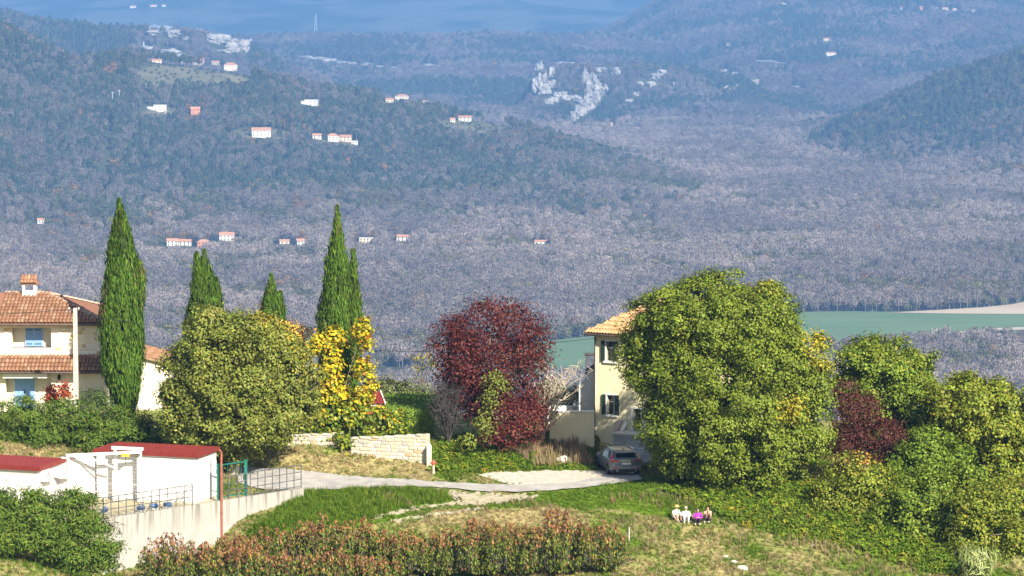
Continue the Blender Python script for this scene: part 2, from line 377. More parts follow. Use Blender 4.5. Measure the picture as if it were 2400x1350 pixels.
# --- templates of the far woods (seen only as instances)
BARK = pm('far_bark', (0.30,0.27,0.25), (0.42,0.39,0.37), 0.6, 0.9)
WOODLEAF = leaf_material('far_foliage', inst=True, transl=0.2, rough=0.8, spec=0.1)
def far_tree(i, kind):
    rng = np.random.default_rng(100 + i); tb = MB(); P = N_ = None
    if kind == 'bare':
        h = 11; tb.tube([(0,0,0),(0.2,0,5),(0.1,0.2,9.5)], [0.22,0.15,0.05], 4)
        for k in range(7):
            a = rng.uniform(0, 6.28); z0 = rng.uniform(3, 6.5); L = rng.uniform(2, 3.6)
            tb.tube([(0,0,z0),(math.cos(a)*L*0.6, math.sin(a)*L*0.6, z0+L*0.8),(math.cos(a)*L, math.sin(a)*L, z0+L*1.45)], [0.11,0.07,0.03], 3)
        n = 210; d = norm(rng.normal(size=(n,3))); r = rng.uniform(0.45,1,n)[:,None]**0.5
        P = np.array([0,0,7.6]) + d * r * np.array([3.5,3.5,3.9]); N_ = rng.normal(size=(n,3)) + d*0.4
        V = leaf_quads(P, N_, rng.uniform(0.9,1.9,n), rng, 2.8, axis=d*0.8+np.array([0,0,0.8]))
        C = palette(n, [(1,1,1),(0.8,0.78,0.8),(1.18,1.14,1.1)], (5,3,2), rng)
    elif kind == 'leafy':
        tb.tube([(0,0,0),(0,0,5)], [0.25,0.15], 4); n = 260
        ctr = norm(rng.normal(size=(14,3))) * np.array([2.6,2.6,2.4]) + np.array([0,0,6.4]); k = rng.integers(0,14,n)
        P = ctr[k] + rng.normal(size=(n,3)) * 0.85; P[:,2] = np.maximum(P[:,2], 0.8)
        N_ = norm(P - np.array([0,0,5.5])) + 0.7*rng.normal(size=(n,3)) + np.array([0,0,0.3])
        V = leaf_quads(P, N_, rng.uniform(0.8,1.5,n), rng, 1.4); C = palette(n, [(1,1,1),(0.75,0.8,0.75),(1.2,1.2,1.0)], (5,3,2), rng)
    elif kind == 'pine':
        tb.tube([(0,0,0),(0.1,0,7),(0,0.1,12)], [0.2,0.16,0.05], 4); n = 230
        z = rng.uniform(0,1,n); rad = 2.6*np.sqrt(np.maximum(1-z**2.2, 0)) + 0.25; a = rng.uniform(0,6.28,n); rr = rad*np.sqrt(rng.uniform(0.25,1,n))
        P = np.stack([np.cos(a)*rr, np.sin(a)*rr, 6.2+z*5.8], -1); N_ = np.stack([np.cos(a), np.sin(a), np.full(n,0.5)],-1) + 0.6*rng.normal(size=(n,3))
        V = leaf_quads(P, N_, rng.uniform(0.8,1.5,n), rng, 1.7); C = palette(n, [(1,1,1),(0.7,0.75,0.8),(1.2,1.2,1.1)], (5,3,2), rng)
    else:   # low scrub, olive
        tb.tube([(0,0,0),(0,0,1.5)], [0.18,0.1], 4); n = 120
        d = norm(rng.normal(size=(n,3))); d[:,2] = np.abs(d[:,2]); P = d*np.array([2.0,2.0,2.2])*rng.uniform(0.6,1,n)[:,None] + np.array([0,0,1.0])
        V = leaf_quads(P, d + 0.5*rng.normal(size=(n,3)), rng.uniform(0.7,1.2,n), rng, 1.5); C = palette(n, [(1,1,1),(0.75,0.78,0.75),(1.2,1.2,1.1)], (5,3,2), rng)
    me = quads_mesh('far_tree_%02d' % i, V, C, WOODLEAF, (tb.v, tb.f, BARK))
    return bpy.data.objects.new('far_tree_%02d' % i, me)
tcol = bpy.data.collections.new('far_tree_templates')
for i, k in enumerate(['bare','bare','bare','leafy','leafy','pine','pine','scrub']): tcol.objects.link(far_tree(i, k))

def scatter(name, P, rot, scl, tint, idx, coll, label, cat):
    m = bpy.data.meshes.new(name); n = len(P); m.vertices.add(n); m.vertices.foreach_set('co', P.astype(np.float32).ravel())
    def attr(k, t, f, v): a = m.attributes.new(k, t, 'POINT'); a.data.foreach_set(f, np.ascontiguousarray(v).ravel())
    attr('rot', 'FLOAT_VECTOR', 'vector', rot.astype(np.float32)); attr('scl', 'FLOAT_VECTOR', 'vector', scl.astype(np.float32))
    t4 = np.ones((n, 4), np.float32); t4[:, :3] = tint; attr('tint', 'FLOAT_COLOR', 'color', t4); attr('idx', 'INT', 'value', idx.astype(np.int32))
    o = link(bpy.data.objects.new(name, m))
    g = bpy.data.node_groups.new(name, 'GeometryNodeTree')
    g.interface.new_socket('Geometry', in_out='INPUT', socket_type='NodeSocketGeometry'); g.interface.new_socket('Geometry', in_out='OUTPUT', socket_type='NodeSocketGeometry')
    N, L = g.nodes, g.links; gi, go = N.new('NodeGroupInput'), N.new('NodeGroupOutput')
    ip = N.new('GeometryNodeInstanceOnPoints'); ci = N.new('GeometryNodeCollectionInfo')
    ci.inputs['Collection'].default_value = coll; ci.inputs['Separate Children'].default_value = True; ci.inputs['Reset Children'].default_value = True
    def na(k, t): a = N.new('GeometryNodeInputNamedAttribute'); a.data_type = t; a.inputs['Name'].default_value = k; return a.outputs['Attribute']
    L.new(gi.outputs[0], ip.inputs['Points']); L.new(ci.outputs[0], ip.inputs['Instance']); ip.inputs['Pick Instance'].default_value = True
    L.new(na('idx', 'INT'), ip.inputs['Instance Index']); L.new(na('scl', 'FLOAT_VECTOR'), ip.inputs['Scale'])
    er = N.new('FunctionNodeEulerToRotation'); L.new(na('rot', 'FLOAT_VECTOR'), er.inputs[0]); L.new(er.outputs[0], ip.inputs['Rotation'])
    L.new(ip.outputs[0], go.inputs[0])
    md = o.modifiers.new('scatter', 'NODES'); md.node_group = g
    return tag(o, label, cat, kind='stuff')

# ------------------------------------------------------------------ far houses, cliffs, masts
m_white = pm('far_white_plaster', (0.60,0.575,0.52), (0.68,0.66,0.61), 0.3, 0.85)
m_cream = pm('far_cream_plaster', (0.62,0.52,0.38), (0.70,0.60,0.46), 0.3, 0.85)
m_stone_f = pm('far_stone', (0.36,0.29,0.22), (0.46,0.38,0.29), 0.4, 0.9)
m_pink = pm('far_terracotta_plaster', (0.58,0.22,0.13), (0.64,0.27,0.17), 0.3, 0.85)
m_rooff = pm('far_roof_tiles', (0.42,0.20,0.11), (0.52,0.28,0.17), 0.5, 0.9)
m_glassf = pm('far_window', (0.03,0.035,0.045), (0.05,0.055,0.065), 1.0, 0.3)
CLEAR = []                                                     # (x, y, z of the foot, half width): open ground in front of a house
def far_house(px, py, w, h, wall, label, roof='gable', rz=0.0, annex=None, storeys=2, rmat=None, nwin=3):
    p = hit(px, py)
    if p is None: return
    k = p.y / F; W, H = w*k, h*k; D = max(W*0.65, 6.0); z0 = gz(p.x, p.y) - 1.0; base = Vector((p.x, p.y, z0))
    o = empty('house', base, rz, label, 'house', 'houses scattered over the far hills and the valley'); hw, hd = W/2, D/2; hb = H*0.72 + 1.0
    MB().box(-hw, hw, -hd, hd, -6, hb).build('wall', wall, o)
    r = MB(); e = 0.5; rt = hb + (H*0.28 + 0.4 if roof != 'flat' else 0.5)
    if roof == 'gable':
        r.add([(-hw-e,-hd-e,hb),(hw+e,-hd-e,hb),(hw+e,hd+e,hb),(-hw-e,hd+e,hb),(-hw-e,0,rt),(hw+e,0,rt)], [(0,1,5,4),(2,3,4,5),(1,2,5),(3,0,4),(0,3,2,1)])
    elif roof == 'hip':
        r.add([(-hw-e,-hd-e,hb),(hw+e,-hd-e,hb),(hw+e,hd+e,hb),(-hw-e,hd+e,hb),(-hw*0.4,0,rt),(hw*0.4,0,rt)], [(0,1,5,4),(2,3,4,5),(1,2,5),(3,0,4),(0,3,2,1)])
    else: r.box(-hw-0.3, hw+0.3, -hd-0.3, hd+0.3, hb, hb+0.4)
    r.build('roof', rmat or m_rooff, o)
    fl = storeys if H > 5 else 1
    for s_ in range(fl):
        for i in range(nwin):
            x = (-hw + W*(i+0.5)/nwin); zz = 1.0 + (hb-1.0)*(s_+0.5)/fl
            MB().box(x-0.55, x+0.55, -hd-0.06, -hd+0.1, zz-0.7, zz+0.7).build('window', m_glassf, o)
    if annex:
        ax, aw, ah = annex[0]*k, annex[1]*k, annex[2]*k
        a_ = MB().box(ax-aw/2, ax+aw/2, -hd-1.5, hd*0.6, -6, ah+1).build('annex', wall, o)
        MB().box(ax-aw/2-0.3, ax+aw/2+0.3, -hd-1.8, hd*0.6+0.3, ah+1, ah+1.5).build('annex_roof', rmat or m_rooff, a_)
        hw = max(hw, abs(ax) + aw/2)
    CLEAR.append((p.x, p.y - hd, p.z + 0.5, hw + 4, p.y + hd + 3))
FH = [ (375,262,30,20,m_white,'white two-part house on the left hill above the pine wood','flat',0.1,(-22,16,10)),
 (457,268,22,17,m_pink,'small terracotta-red house alone on the left hill slope','gable',0.3,None),
 (730,247,30,17,m_white,'white modern flat-roofed house high on the left hill','flat',-0.1,(-14,18,9)),
 (612,321,44,20,m_white,'long white house with pinkish roof in a hillside clearing','gable',0.1,None),
 (743,326,20,12,m_white,'small white house left of the hillside cluster of three','gable',0.0,None),
 (780,332,25,17,m_white,'tall white house in the middle of the hillside cluster','hip',0.2,None),
 (810,332,26,14,m_cream,'cream house with red roof at the cluster\'s right','gable',-0.2,None),
 (831,339,15,9,m_white,'low white outbuilding under the red-roofed hillside house','flat',0.0,None),
 (1090,284,28,12,m_white,'white long house near the end of the spur crest','gable',-0.15,None),
 (1060,286,12,9,m_cream,'tiny cream hut beside the white house on the spur','gable',0.2,None),
 (942,235,32,14,m_cream,'cream villa with tiled roof on the spur crest','hip',0.0,None),
 (913,240,18,9,m_cream,'low cream house left of the crest villa','gable',0.1,None),
 (995,244,18,8,m_white,'low white house right of the crest villa','gable',0.0,None),
 (540,166,32,18,m_cream,'cream house at the right end of the terraced hamlet','hip',0.15,None),
 (466,152,28,14,m_stone_f,'stone farmhouse in the middle of the terraced hamlet','gable',0.0,None),
 (430,150,12,11,m_stone_f,'narrow stone house left of the hamlet farmhouse','gable',0.2,None),
 (505,153,18,9,m_stone_f,'low stone barn right of the hamlet farmhouse','gable',0.1,None),
 (368,147,22,8,m_cream,'low cream house at the left end of the hamlet','gable',0.0,None),
 (404,577,26,17,m_white,'white house at the left end of the valley-foot hamlet','gable',0.1,None),
 (434,577,28,15,m_white,'wide white house in the valley-foot hamlet','gable',-0.1,None),
 (478,580,32,18,m_pink,'valley-foot house with salmon walls and broad roof','hip',0.2,None),
 (532,565,34,20,m_white,'tall white house behind the valley-foot hamlet','gable',0.0,(22,16,7)),
 (667,572,22,10,m_cream,'low cream house between the second and fourth cypress','gable',0.0,None),
 (706,575,24,15,m_white,'white gabled house just left of the tallest right cypress','gable',0.35,None),
 (858,568,32,14,m_cream,'cream house in the valley right of the double cypress','flat',0.05,None),
 (945,565,28,14,m_white,'white house at the right end of the foot-of-hill houses','gable',-0.15,None),
 (96,526,16,12,m_white,'lone small white house in trees at the far left','gable',0.1,None),
 (1268,573,30,10,m_white,'pale house half hidden behind bare valley trees','gable',0.0,None),
 (1512,511,9,8,m_white,'tiny white hut at the tip of the spur','gable',0.2,None),
 (1945,130,28,8,m_white,'white farmstead in the middle of the right mountain slope','gable',0.0,None),
 (1708,108,9,6,m_white,'small white house on the upper slope above the cliffs','gable',0.0,None),
 (1688,108,5,7,m_white,'narrow white house on the upper slope above the cliffs','gable',0.0,None),
 (1940,97,26,8,m_cream,'cream farmhouse above the white farmstead on the slope','gable',0.1,None),
 (2094,24,8,5,m_white,'leftmost small house in the high village at upper right','gable',0.1,None),
 (2115,24,9,8,m_white,'square white house in the high village at upper right','gable',0.0,None),
 (2153,24,18,9,m_pink,'red-walled house in the high village at upper right','gable',-0.1,None),
 (2190,22,16,6,m_white,'white house right of the red one in the high village','gable',0.0,None),
 (2215,24,14,6,m_cream,'cream house in the middle of the high village row','gable',0.0,None),
 (2238,25,10,5,m_white,'little white house near the end of the high village row','gable',0.0,None),
 (2275,30,22,7,m_white,'widest white house at the right end of the high village','gable',0.0,None),
 (1838,11,14,4,m_white,'lone white house near the upper edge on the right mountain','gable',0.0,None),
 (1165,84,12,6,m_white,'white building alone on the middle ridge crest','gable',0.0,None),
 (1490,304,18,6,m_cream,'low pale house below the cliffs at the valley edge','gable',0.0,None),
 (1433,295,8,7,m_cream,'tiny cream house below the lowest cliff','gable',0.0,None),
 (312,19,14,6,m_white,'white house on the far blue mountain at upper left','gable',0.0,None),
 (360,16,16,5,m_cream,'cream house on the far blue mountain at upper left','gable',0.0,None),
 (384,16,9,5,m_white,'rightmost house on the far blue mountain at upper left','gable',0.0,None)]
for (px, py, w, h, wall, lab, rf, rz, an) in FH:
    far_house(px, py, w, h, wall, lab, rf, rz, an, nwin=max(2, min(5, w//8)), rmat=m_white if rf == 'flat' else None)

m_rock = pm('limestone', (0.11,0.108,0.105), (0.38,0.36,0.335), 0.10, 0.9, 0.8, detail=8, lo=0.3, hi=0.6, stretch=(1,1,0.45), bscale=0.25)
ROCKS = []
def cliff(blobs, label):
    mb = MB(); org = None
    for bi, (px, py, w, h) in enumerate(blobs):
        p = hit(px, py)
        if p is None: continue
        if org is None: org = p.copy()
        k = p.y / F; W, H = w*k/2*1.5, h*k/2*1.65; D = min(W, 45)*0.6 + 10; rng = np.random.default_rng(int(px*7+py))
        nu, nv = 22, 14; U, Vv = np.meshgrid(np.linspace(0, 2*np.pi, nu, endpoint=False), np.linspace(0.05, np.pi-0.05, nv), indexing='ij')
        dx, dy, dz = np.sin(Vv)*np.cos(U), np.sin(Vv)*np.sin(U), np.cos(Vv)
        s1 = rng.uniform(0, 99); g = fbm(dx*2.4+s1, dz*0.9+s1+dy, 5, 4) - 0.5; g2 = fbm(dx*5+s1, dz*3.2+dy*2+s1, 8, 3) - 0.5
        r = 1 + 0.9*g + 0.5*g2; r = np.floor(r*9)/9*0.5 + r*0.5
        sq = 1 / np.maximum(np.abs(dx)**3 + np.abs(dz)**3 + np.abs(dy)**3, 0.15)**(1/3)
        X, Yy, Z = p.x + dx*r*sq*W, p.y + dy*r*sq*D, p.z + dz*r*sq*H
        v = np.stack([X, Yy, Z], -1).reshape(-1, 3); fs = []
        for a in range(nu):
            for b in range(nv-1): fs.append((a*nv+b, a*nv+b+1, ((a+1) % nu)*nv+b+1, ((a+1) % nu)*nv+b))
        fs.append(tuple(a*nv for a in range(nu))); fs.append(tuple((nu-1-a)*nv+nv-1 for a in range(nu)))
        mb.add([tuple(q) for q in v], fs); ROCKS.append((p.x, p.y, W*1.0, D*1.3, p.z - H*0.8)); CLEAR.append((p.x, p.y - D*0.8, p.z - H*0.6, W*0.9, p.y + D))
    e = bpy.data.objects.new('limestone_cliff', mb.mesh('limestone_cliff', org)); e.data.materials.append(m_rock); e.location = org; link(e)
    tag(e, label, 'cliff', kind='structure')
cliff([(375,72,48,14),(405,82,28,14),(450,74,32,9),(480,86,40,14),(512,96,40,18),(545,106,36,18),(582,110,22,20),(350,116,28,9),(398,122,30,9),(290,120,24,6),(425,131,20,7),(440,92,14,8),(530,122,26,8),(465,80,30,10),(495,91,34,14),(528,101,34,16),(562,106,30,16),(572,118,22,12),(550,118,24,10),(360,78,26,9),(390,77,26,10)], 'white limestone cliff band under the back ridge at upper left')
cliff([(718,134,22,4),(745,138,34,5),(775,142,26,6),(803,147,24,5),(830,149,26,4),(862,152,20,6),(893,157,24,4),(928,159,18,4),(1002,153,18,4),(1020,155,12,3),(640,134,16,3),(880,118,8,4)], 'thin pale limestone strip across the middle ridge')
cliff([(1264,178,16,38),(1258,208,18,28),(1276,216,22,26),(1292,176,12,24),(1325,150,40,6),(1312,226,24,16),(1345,232,26,10),(1372,196,12,40),(1388,188,18,18),(1398,206,16,20),(1390,232,28,26),(1372,254,24,22),(1356,268,18,24),(1342,282,10,20),(1412,165,22,9),(1444,168,18,13),(1285,240,16,12),(1270,196,18,30),(1290,204,16,22),(1300,236,18,12),(1330,230,20,10),(1382,214,20,28),(1402,220,18,22),(1380,243,28,22),(1364,262,20,20),(1349,276,12,18),(1416,214,14,18),(1360,242,16,10)], 'tall twin limestone crags above the valley in the centre')
cliff([(1508,160,28,12),(1536,182,22,12),(1552,170,18,8),(1572,162,18,9),(1525,198,22,8),(1578,205,10,14),(1490,222,16,8),(1500,196,12,6),(1475,238,20,7)], 'broken limestone outcrops right of the tall crags')
cliff([(1698,168,22,7),(1716,176,18,8),(1682,182,14,6),(1790,144,40,3),(1825,148,22,3),(1860,204,26,3)], 'faint limestone scree on the upper right slope')

m_steel_f = pm('galvanised_steel', (0.55,0.56,0.57), (0.65,0.66,0.67), 2.0, 0.5, metal=0.3)
def mast(px, py0, py1, label, lattice=True, w=0.11):
    p = hit(px, py1)
    if p is None: return
    h = (py1 - py0) * p.y / F; o = empty('lattice_mast', (p.x, p.y, p.z - 1), 0, label, 'mast'); W = h*w
    if lattice:
        for sx in (-1, 1):
            for sy in (-1, 1): MB().tube([(sx*W/2, sy*W/2, 0), (sx*W*0.12, sy*W*0.12, h)], 0.32, 4).build('leg', m_steel_f, o)
        b = MB(); n = 9
        for i in range(n):
            f0, f1 = i/n, (i+1)/n; w0, w1 = W*(0.5-0.38*f0), W*(0.5-0.38*f1)
            for s_ in (-1, 1):
                b.bar((-w0*s_, -w0, h*f0), (w1*s_, -w1, h*f1), 0.3); b.bar((-w0, -w0*s_, h*f0), (-w1, w1*s_, h*f1), 0.3)
        b.build('bracing', m_steel_f, o)
        MB().tube([(0,0,h*0.98),(0,0,h*1.08)], 0.25, 5).build('antenna', m_steel_f, o)
        c = MB()
        for f in (0.82, 0.9): c.bar((-W*0.42, 0, h*f), (W*0.42, 0, h*f), 0.5)
        c.build('crossarm', m_steel_f, o)
    else:
        MB().tube([(0,0,0),(0,0,h)], [0.5,0.3], 6).build('pole', m_steel_f, o)
        MB().bar((-W*2,0,h*0.92), (W*2,0,h*0.92), 0.4).build('crossarm', m_steel_f, o)
mast(740, 34, 86, 'tall grey lattice mast standing on the middle ridge', w=0.16)
mast(337, 98, 138, 'grey lattice pylon beside the terraced hamlet', w=0.14)
mast(264, 212, 252, 'left of two grey power poles on the wooded slope', False, 0.05)
mast(280, 208, 246, 'right of two grey power poles on the wooded slope', False, 0.05)

m_path = pm('pale_hill_track', (0.34,0.30,0.25), (0.44,0.40,0.34), 0.05, 0.95)
pts = [hit(x, y) for x, y in [(1600,262),(1640,250),(1670,232),(1700,212),(1740,205),(1790,192),(1840,180),(1900,168)]]
v = []
for i, p in enumerate(pts): v += [(p.x, p.y-5, gz(p.x, p.y-5)+6), (p.x, p.y+5, gz(p.x, p.y+5)+6), (p.x, p.y-6, gz(p.x, p.y-6)-2), (p.x, p.y+6, gz(p.x, p.y+6)-2)]
mb = MB().add(v, [f for i in range(len(pts)-1) for f in ((i*4, i*4+4, i*4+5, i*4+1), (i*4+2, i*4+6, i*4+4, i*4), (i*4+1, i*4+5, i*4+7, i*4+3))])
tag(mb.build('hill_track', m_path), 'pale track cutting up the slope right of the cliffs', 'track', kind='structure')

# ------------------------------------------------------------------ the far woods
def wood_points():
    out = []
    for (y0, y1, sp, sc) in [(1500,2250,9.0,1.05),(2250,3000,6.6,1.05),(3000,4700,7.2,1.08),(4700,6600,9.0,1.25),(6600,9400,12,1.6)]:
        xm = 0.15 * y1; xs, ys = np.arange(-xm, xm, sp), np.arange(y0, y1, sp)
        X, Y = np.meshgrid(xs, ys); X = X + RNG.uniform(-0.5, 0.5, X.shape)*sp; Y = Y + RNG.uniform(-0.5, 0.5, Y.shape)*sp
        k = np.abs(X) < 0.142*Y + 10; X, Y = X[k], Y[k]
        out.append(np.stack([X, Y, np.full(X.shape, sc)], -1))
    return np.concatenate(out)
WP = wood_points(); X, Y, SCL = WP.T
Z = ground_z(X, Y); n = len(X)
keep = np.ones(n, bool)
for poly in FIELDS + [GRASSLAND]:
    ex = 8*(fbm(X/25, Y/25, 91, 3)-0.5); keep &= ~in_poly(X + ex, Y + 2*ex, poly)
for (x, y, W, D, zb) in ROCKS: keep &= ~((np.abs(X-x) < W*0.9) & (np.abs(Y-y) < D))
px, py = pix(np.stack([X, Y, Z], -1))
terr = np.zeros(n, bool)
for t in TERRACE: terr |= in_poly(px, py, t) & (Y > 3400) & (Y < 4600)
hillA = (Z > 3) & (Y > 3300) & (Y < 4700) & (px < 1760)
hillF = (Z > 3) & (Y > 4200) & (Y < 5300) & (px > 1850)
high = (Z > 3) & (Y > 4700)
flat = Z <= 3
# kinds and tints: evergreen stands, bare oak and ash, a few yellowing trees
nA = fbm(X/140, Y/170, 41, 4); nB = fbm(X/60, Y/60, 43, 4); nC = fbm(X/35, Y/45, 47, 3); r = RNG.random(n)
foot = smooth(2, 34, Z); pine = (hillA & (0.6*nA + 0.4*nB + 0.5*(r-0.5) > 0.55 + 0.30*(1-foot))) | (hillF & (0.6*nA + 0.4*nB + 0.5*(r-0.5) > 0.56 + 0.30*(1-foot))) | (high & (nA + 0.4*(r-0.5) > 0.60))
nE = fbm(X/75, Y/110, 59, 4); leafy = ~pine & ((hillA & (nE + 0.4*(r-0.5) > 0.50)) | (hillF & (nE + 0.4*(r-0.5) > 0.52)) | (flat & ((nB + 0.3*(r-0.5) > 0.60) | (r < 0.07))) | (high & (r < 0.35)))
idx = np.where(pine, 5 + RNG.integers(0, 2, n), np.where(leafy, 3 + RNG.integers(0, 2, n), RNG.integers(0, 3, n)))
tint = np.empty((n, 3))
nD = smooth(0.35, 0.65, fbm(X/95, Y/200, 53, 4))[:,None]; bare_c = (np.array([0.335,0.270,0.235])[None]*(1-nC[:,None]) + np.array([0.25,0.218,0.172])[None]*nC[:,None])*(0.78+0.42*nD)
leaf_c = np.array([0.110,0.140,0.055])[None]*(1-nB[:,None]) + np.array([0.185,0.150,0.070])[None]*nB[:,None]
tint[:] = bare_c; tint[leafy] = leaf_c[leafy]; tint[pine] = np.array([0.078,0.106,0.055])
hb2 = (hillA | hillF) & ~pine & ~leafy; tint[hb2] = bare_c[hb2]*(1-foot[hb2])[:,None] + np.array([0.185,0.165,0.13])*foot[hb2][:,None]; tint[high & ~pine & ~leafy] *= 0.72; och = (~pine) & ((RNG.random(n) < 0.012) | ((nC > 0.70) & (RNG.random(n) < 0.35))); tint[och] = np.array([0.30,0.17,0.06]); idx[och] = 3
yel = flat & (fbm(X/50, Y/25, 71, 3) > 0.74) & (RNG.random(n) < 0.5); tint[yel] = np.array([0.24,0.22,0.06]); idx[yel] = 4
tint *= np.clip(1 + 0.16*RNG.normal(size=(n,1)), 0.35, 1.9)
scl = SCL * RNG.uniform(0.75, 1.2, n); scl *= np.where(pine, 0.98, np.where(leafy, 0.9, 1.0))
idx[terr] = 7; tint[terr] = np.array([0.085,0.11,0.06]); keep &= ~(terr & (RNG.random(n) < 0.62)); scl[terr] *= 0.8
corr = hillA & (np.abs(px - (250 + 6*np.sin(py/40))) < 8) & (py > 262) & (py < 470); idx[corr] = 7; scl[corr] *= 0.6; tint[corr] = np.array([0.16,0.15,0.08])
# low growth in front of houses, so that they look out over it
TOPH = np.array([11.5,11.5,11.5,9.5,9.5,13.3,13.3,3.3])
for (x, y, z, hw, yb) in CLEAR:
    k = np.where((np.abs(X-x) < hw) & (Y < yb) & (Y > y-220))[0]
    sight = CZ + (z - CZ) * (Y[k] / y) - Z[k]                    # height of the line of sight to the foot of the house
    room = np.where(Y[k] > y, 0, sight)
    s = np.minimum(scl[k], room / TOPH[idx[k]]); keep[k] &= s > 0.12; scl[k] = np.maximum(s, 0.1)
# trees wholly hidden behind a nearer ridge are left out
order = np.argsort(Y); ub = np.clip(((X/Y + 0.16) / 0.32 * 900).astype(int), 0, 899); mx = np.full(900, -9.0)
top = (Z + scl*13.5 - CZ) / Y; bot = (Z - CZ) / Y
for i in order:
    b = ub[i]
    if top[i] < mx[b] - 0.0004: keep[i] = False
    elif bot[i] > mx[b]: mx[b] = bot[i]
keep &= (scl > 0.05)
sel = np.where(keep)[0]
def wood(name, mask, label):
    s = sel[mask[sel]]; m = len(s); print(name, m)
    rot = np.stack([RNG.normal(0,0.04,m), RNG.normal(0,0.04,m), RNG.uniform(0,6.28,m)], -1)
    sv = np.stack([scl[s]*RNG.uniform(0.88,1.15,m), scl[s]*RNG.uniform(0.88,1.15,m), scl[s]*RNG.uniform(0.9,1.1,m)], -1)
    scatter(name, np.stack([X[s], Y[s], Z[s]-0.4], -1), rot, sv, tint[s], idx[s], tcol, label, 'forest')
wood('valley_forest', flat, 'grey-brown bare woodland covering the flat valley floor')
wood('spur_forest', hillA, 'dark evergreen and mixed woodland on the long left spur')
wood('right_hill_forest', hillF, 'mixed woodland on the nearer hill at the right edge')
wood('upland_forest', high & ~hillF & ~hillA, 'hazy woodland over the distant ridges')

# ------------------------------------------------------------------ haze over the valley
hz_m = bpy.data.materials.new('haze_air'); hz_m.use_nodes = True; nt = hz_m.node_tree; nt.nodes.remove(nt.nodes['Principled BSDF'])
pv = nt.nodes.new('ShaderNodeVolumePrincipled'); pv.inputs['Color'].default_value = (0.215,0.485,1.0,1); pv.inputs['Density'].default_value = 0.000104
pv.inputs['Anisotropy'].default_value = 0.0
nt.links.new(pv.outputs[0], nt.nodes['Material Output'].inputs['Volume'])
haze = MB().box(-5200, 5200, -400, 19600, -8, 460).build('haze', hz_m)
tag(haze, 'thin blue haze filling the air over the valley', 'haze', kind='stuff')

# ------------------------------------------------------------------ the near hillside
def gp(px, py, y0=186.0, y1=246.0):
    """The point of the near ground seen at a photo pixel."""
    Ys = np.linspace(y0, y1, 900); P = at_np(np.full(900, float(px)), np.full(900, float(py)), Ys)
    d = P[:, 2] - ground_z(P[:, 0], P[:, 1]); k = np.argmax(d < 0)
    if d[k] >= 0: k = 450
    return Vector(P[k])
def on_ground(px, Y):
    x = (px - CX) / F * Y / _c; return Vector((x, Y, gz(x, Y)))
_X = np.concatenate([-np.geomspace(420, 33, 22), np.arange(-32, 32.01, 0.26), np.geomspace(33, 420, 22)])
_Y = np.concatenate([np.linspace(-60, 184, 40), np.arange(185, 246, 0.26), np.linspace(247, 262, 12)])
NY, NX = np.meshgrid(_Y, _X, indexing='ij'); NZ = ground_z(NX, NY) + 0.10*(fbm(NX/1.3, NY/1.3, 3, 3)-0.5)*smooth(186, 190, NY)
def near_cover(X, Y, Z):
    """0..1 amounts of dry grass at points of the near ground (the rest is green)."""
    px, py = pix(np.stack([X, Y, Z], -1)); n = fbm(X/2.2, Y/2.2, 61, 4); n2 = fbm(X/0.7, Y/0.7, 67, 3)
    dry = 0.46 + 0*X
    def reg(poly, v, soft=0):
        k = in_poly(px + 26*(n2-0.5), py + 14*(n-0.5), poly); dry[k] = v
    reg([(560,1260),(720,1150),(1050,1150),(1060,1180),(880,1230),(700,1280)], -0.5)
    reg([(1180,1165),(1500,1125),(1760,1130),(1700,1190),(1560,1215),(1400,1190),(1150,1205),(900,1225),(950,1205)], -0.6)
    reg([(1010,1040),(1380,1040),(1400,1108),(1100,1112),(1060,1138),(1010,1110)], -0.3)
    reg([(640,1045),(1000,1070),(1010,1128),(860,1118),(680,1104)], 0.85)
    reg([(960,1235),(1020,1195),(1300,1190),(1380,1215),(1380,1240)], 0.92)
    reg([(0,1035),(230,1060),(230,1090),(0,1090)], 0.8)
    return np.clip(dry + 1.5*(n-0.5) + 0.9*(n2-0.5), 0, 1), n2
dry, nn = near_cover(NX, NY, NZ)
GREEN, STRAW, EARTH = np.array([0.105,0.175,0.012]), np.array([0.39,0.325,0.14]), np.array([0.27,0.20,0.12])
cc = GREEN*(1-dry[...,None]) + STRAW*dry[...,None]; e_ = smooth(0.70, 0.82, fbm(NX/1.1, NY/1.1, 77, 4))[...,None]; cc = cc*(1-e_) + EARTH*e_
near_m = earth_material('hillside_earth', 3.0, 0.35, 0.5, 0.08)
ground = link(bpy.data.objects.new('ground', grid_mesh('ground', NX, NY, NZ, near_m, cc)))
tag(ground, 'grassy hillside in front of the houses', 'ground', kind='structure')

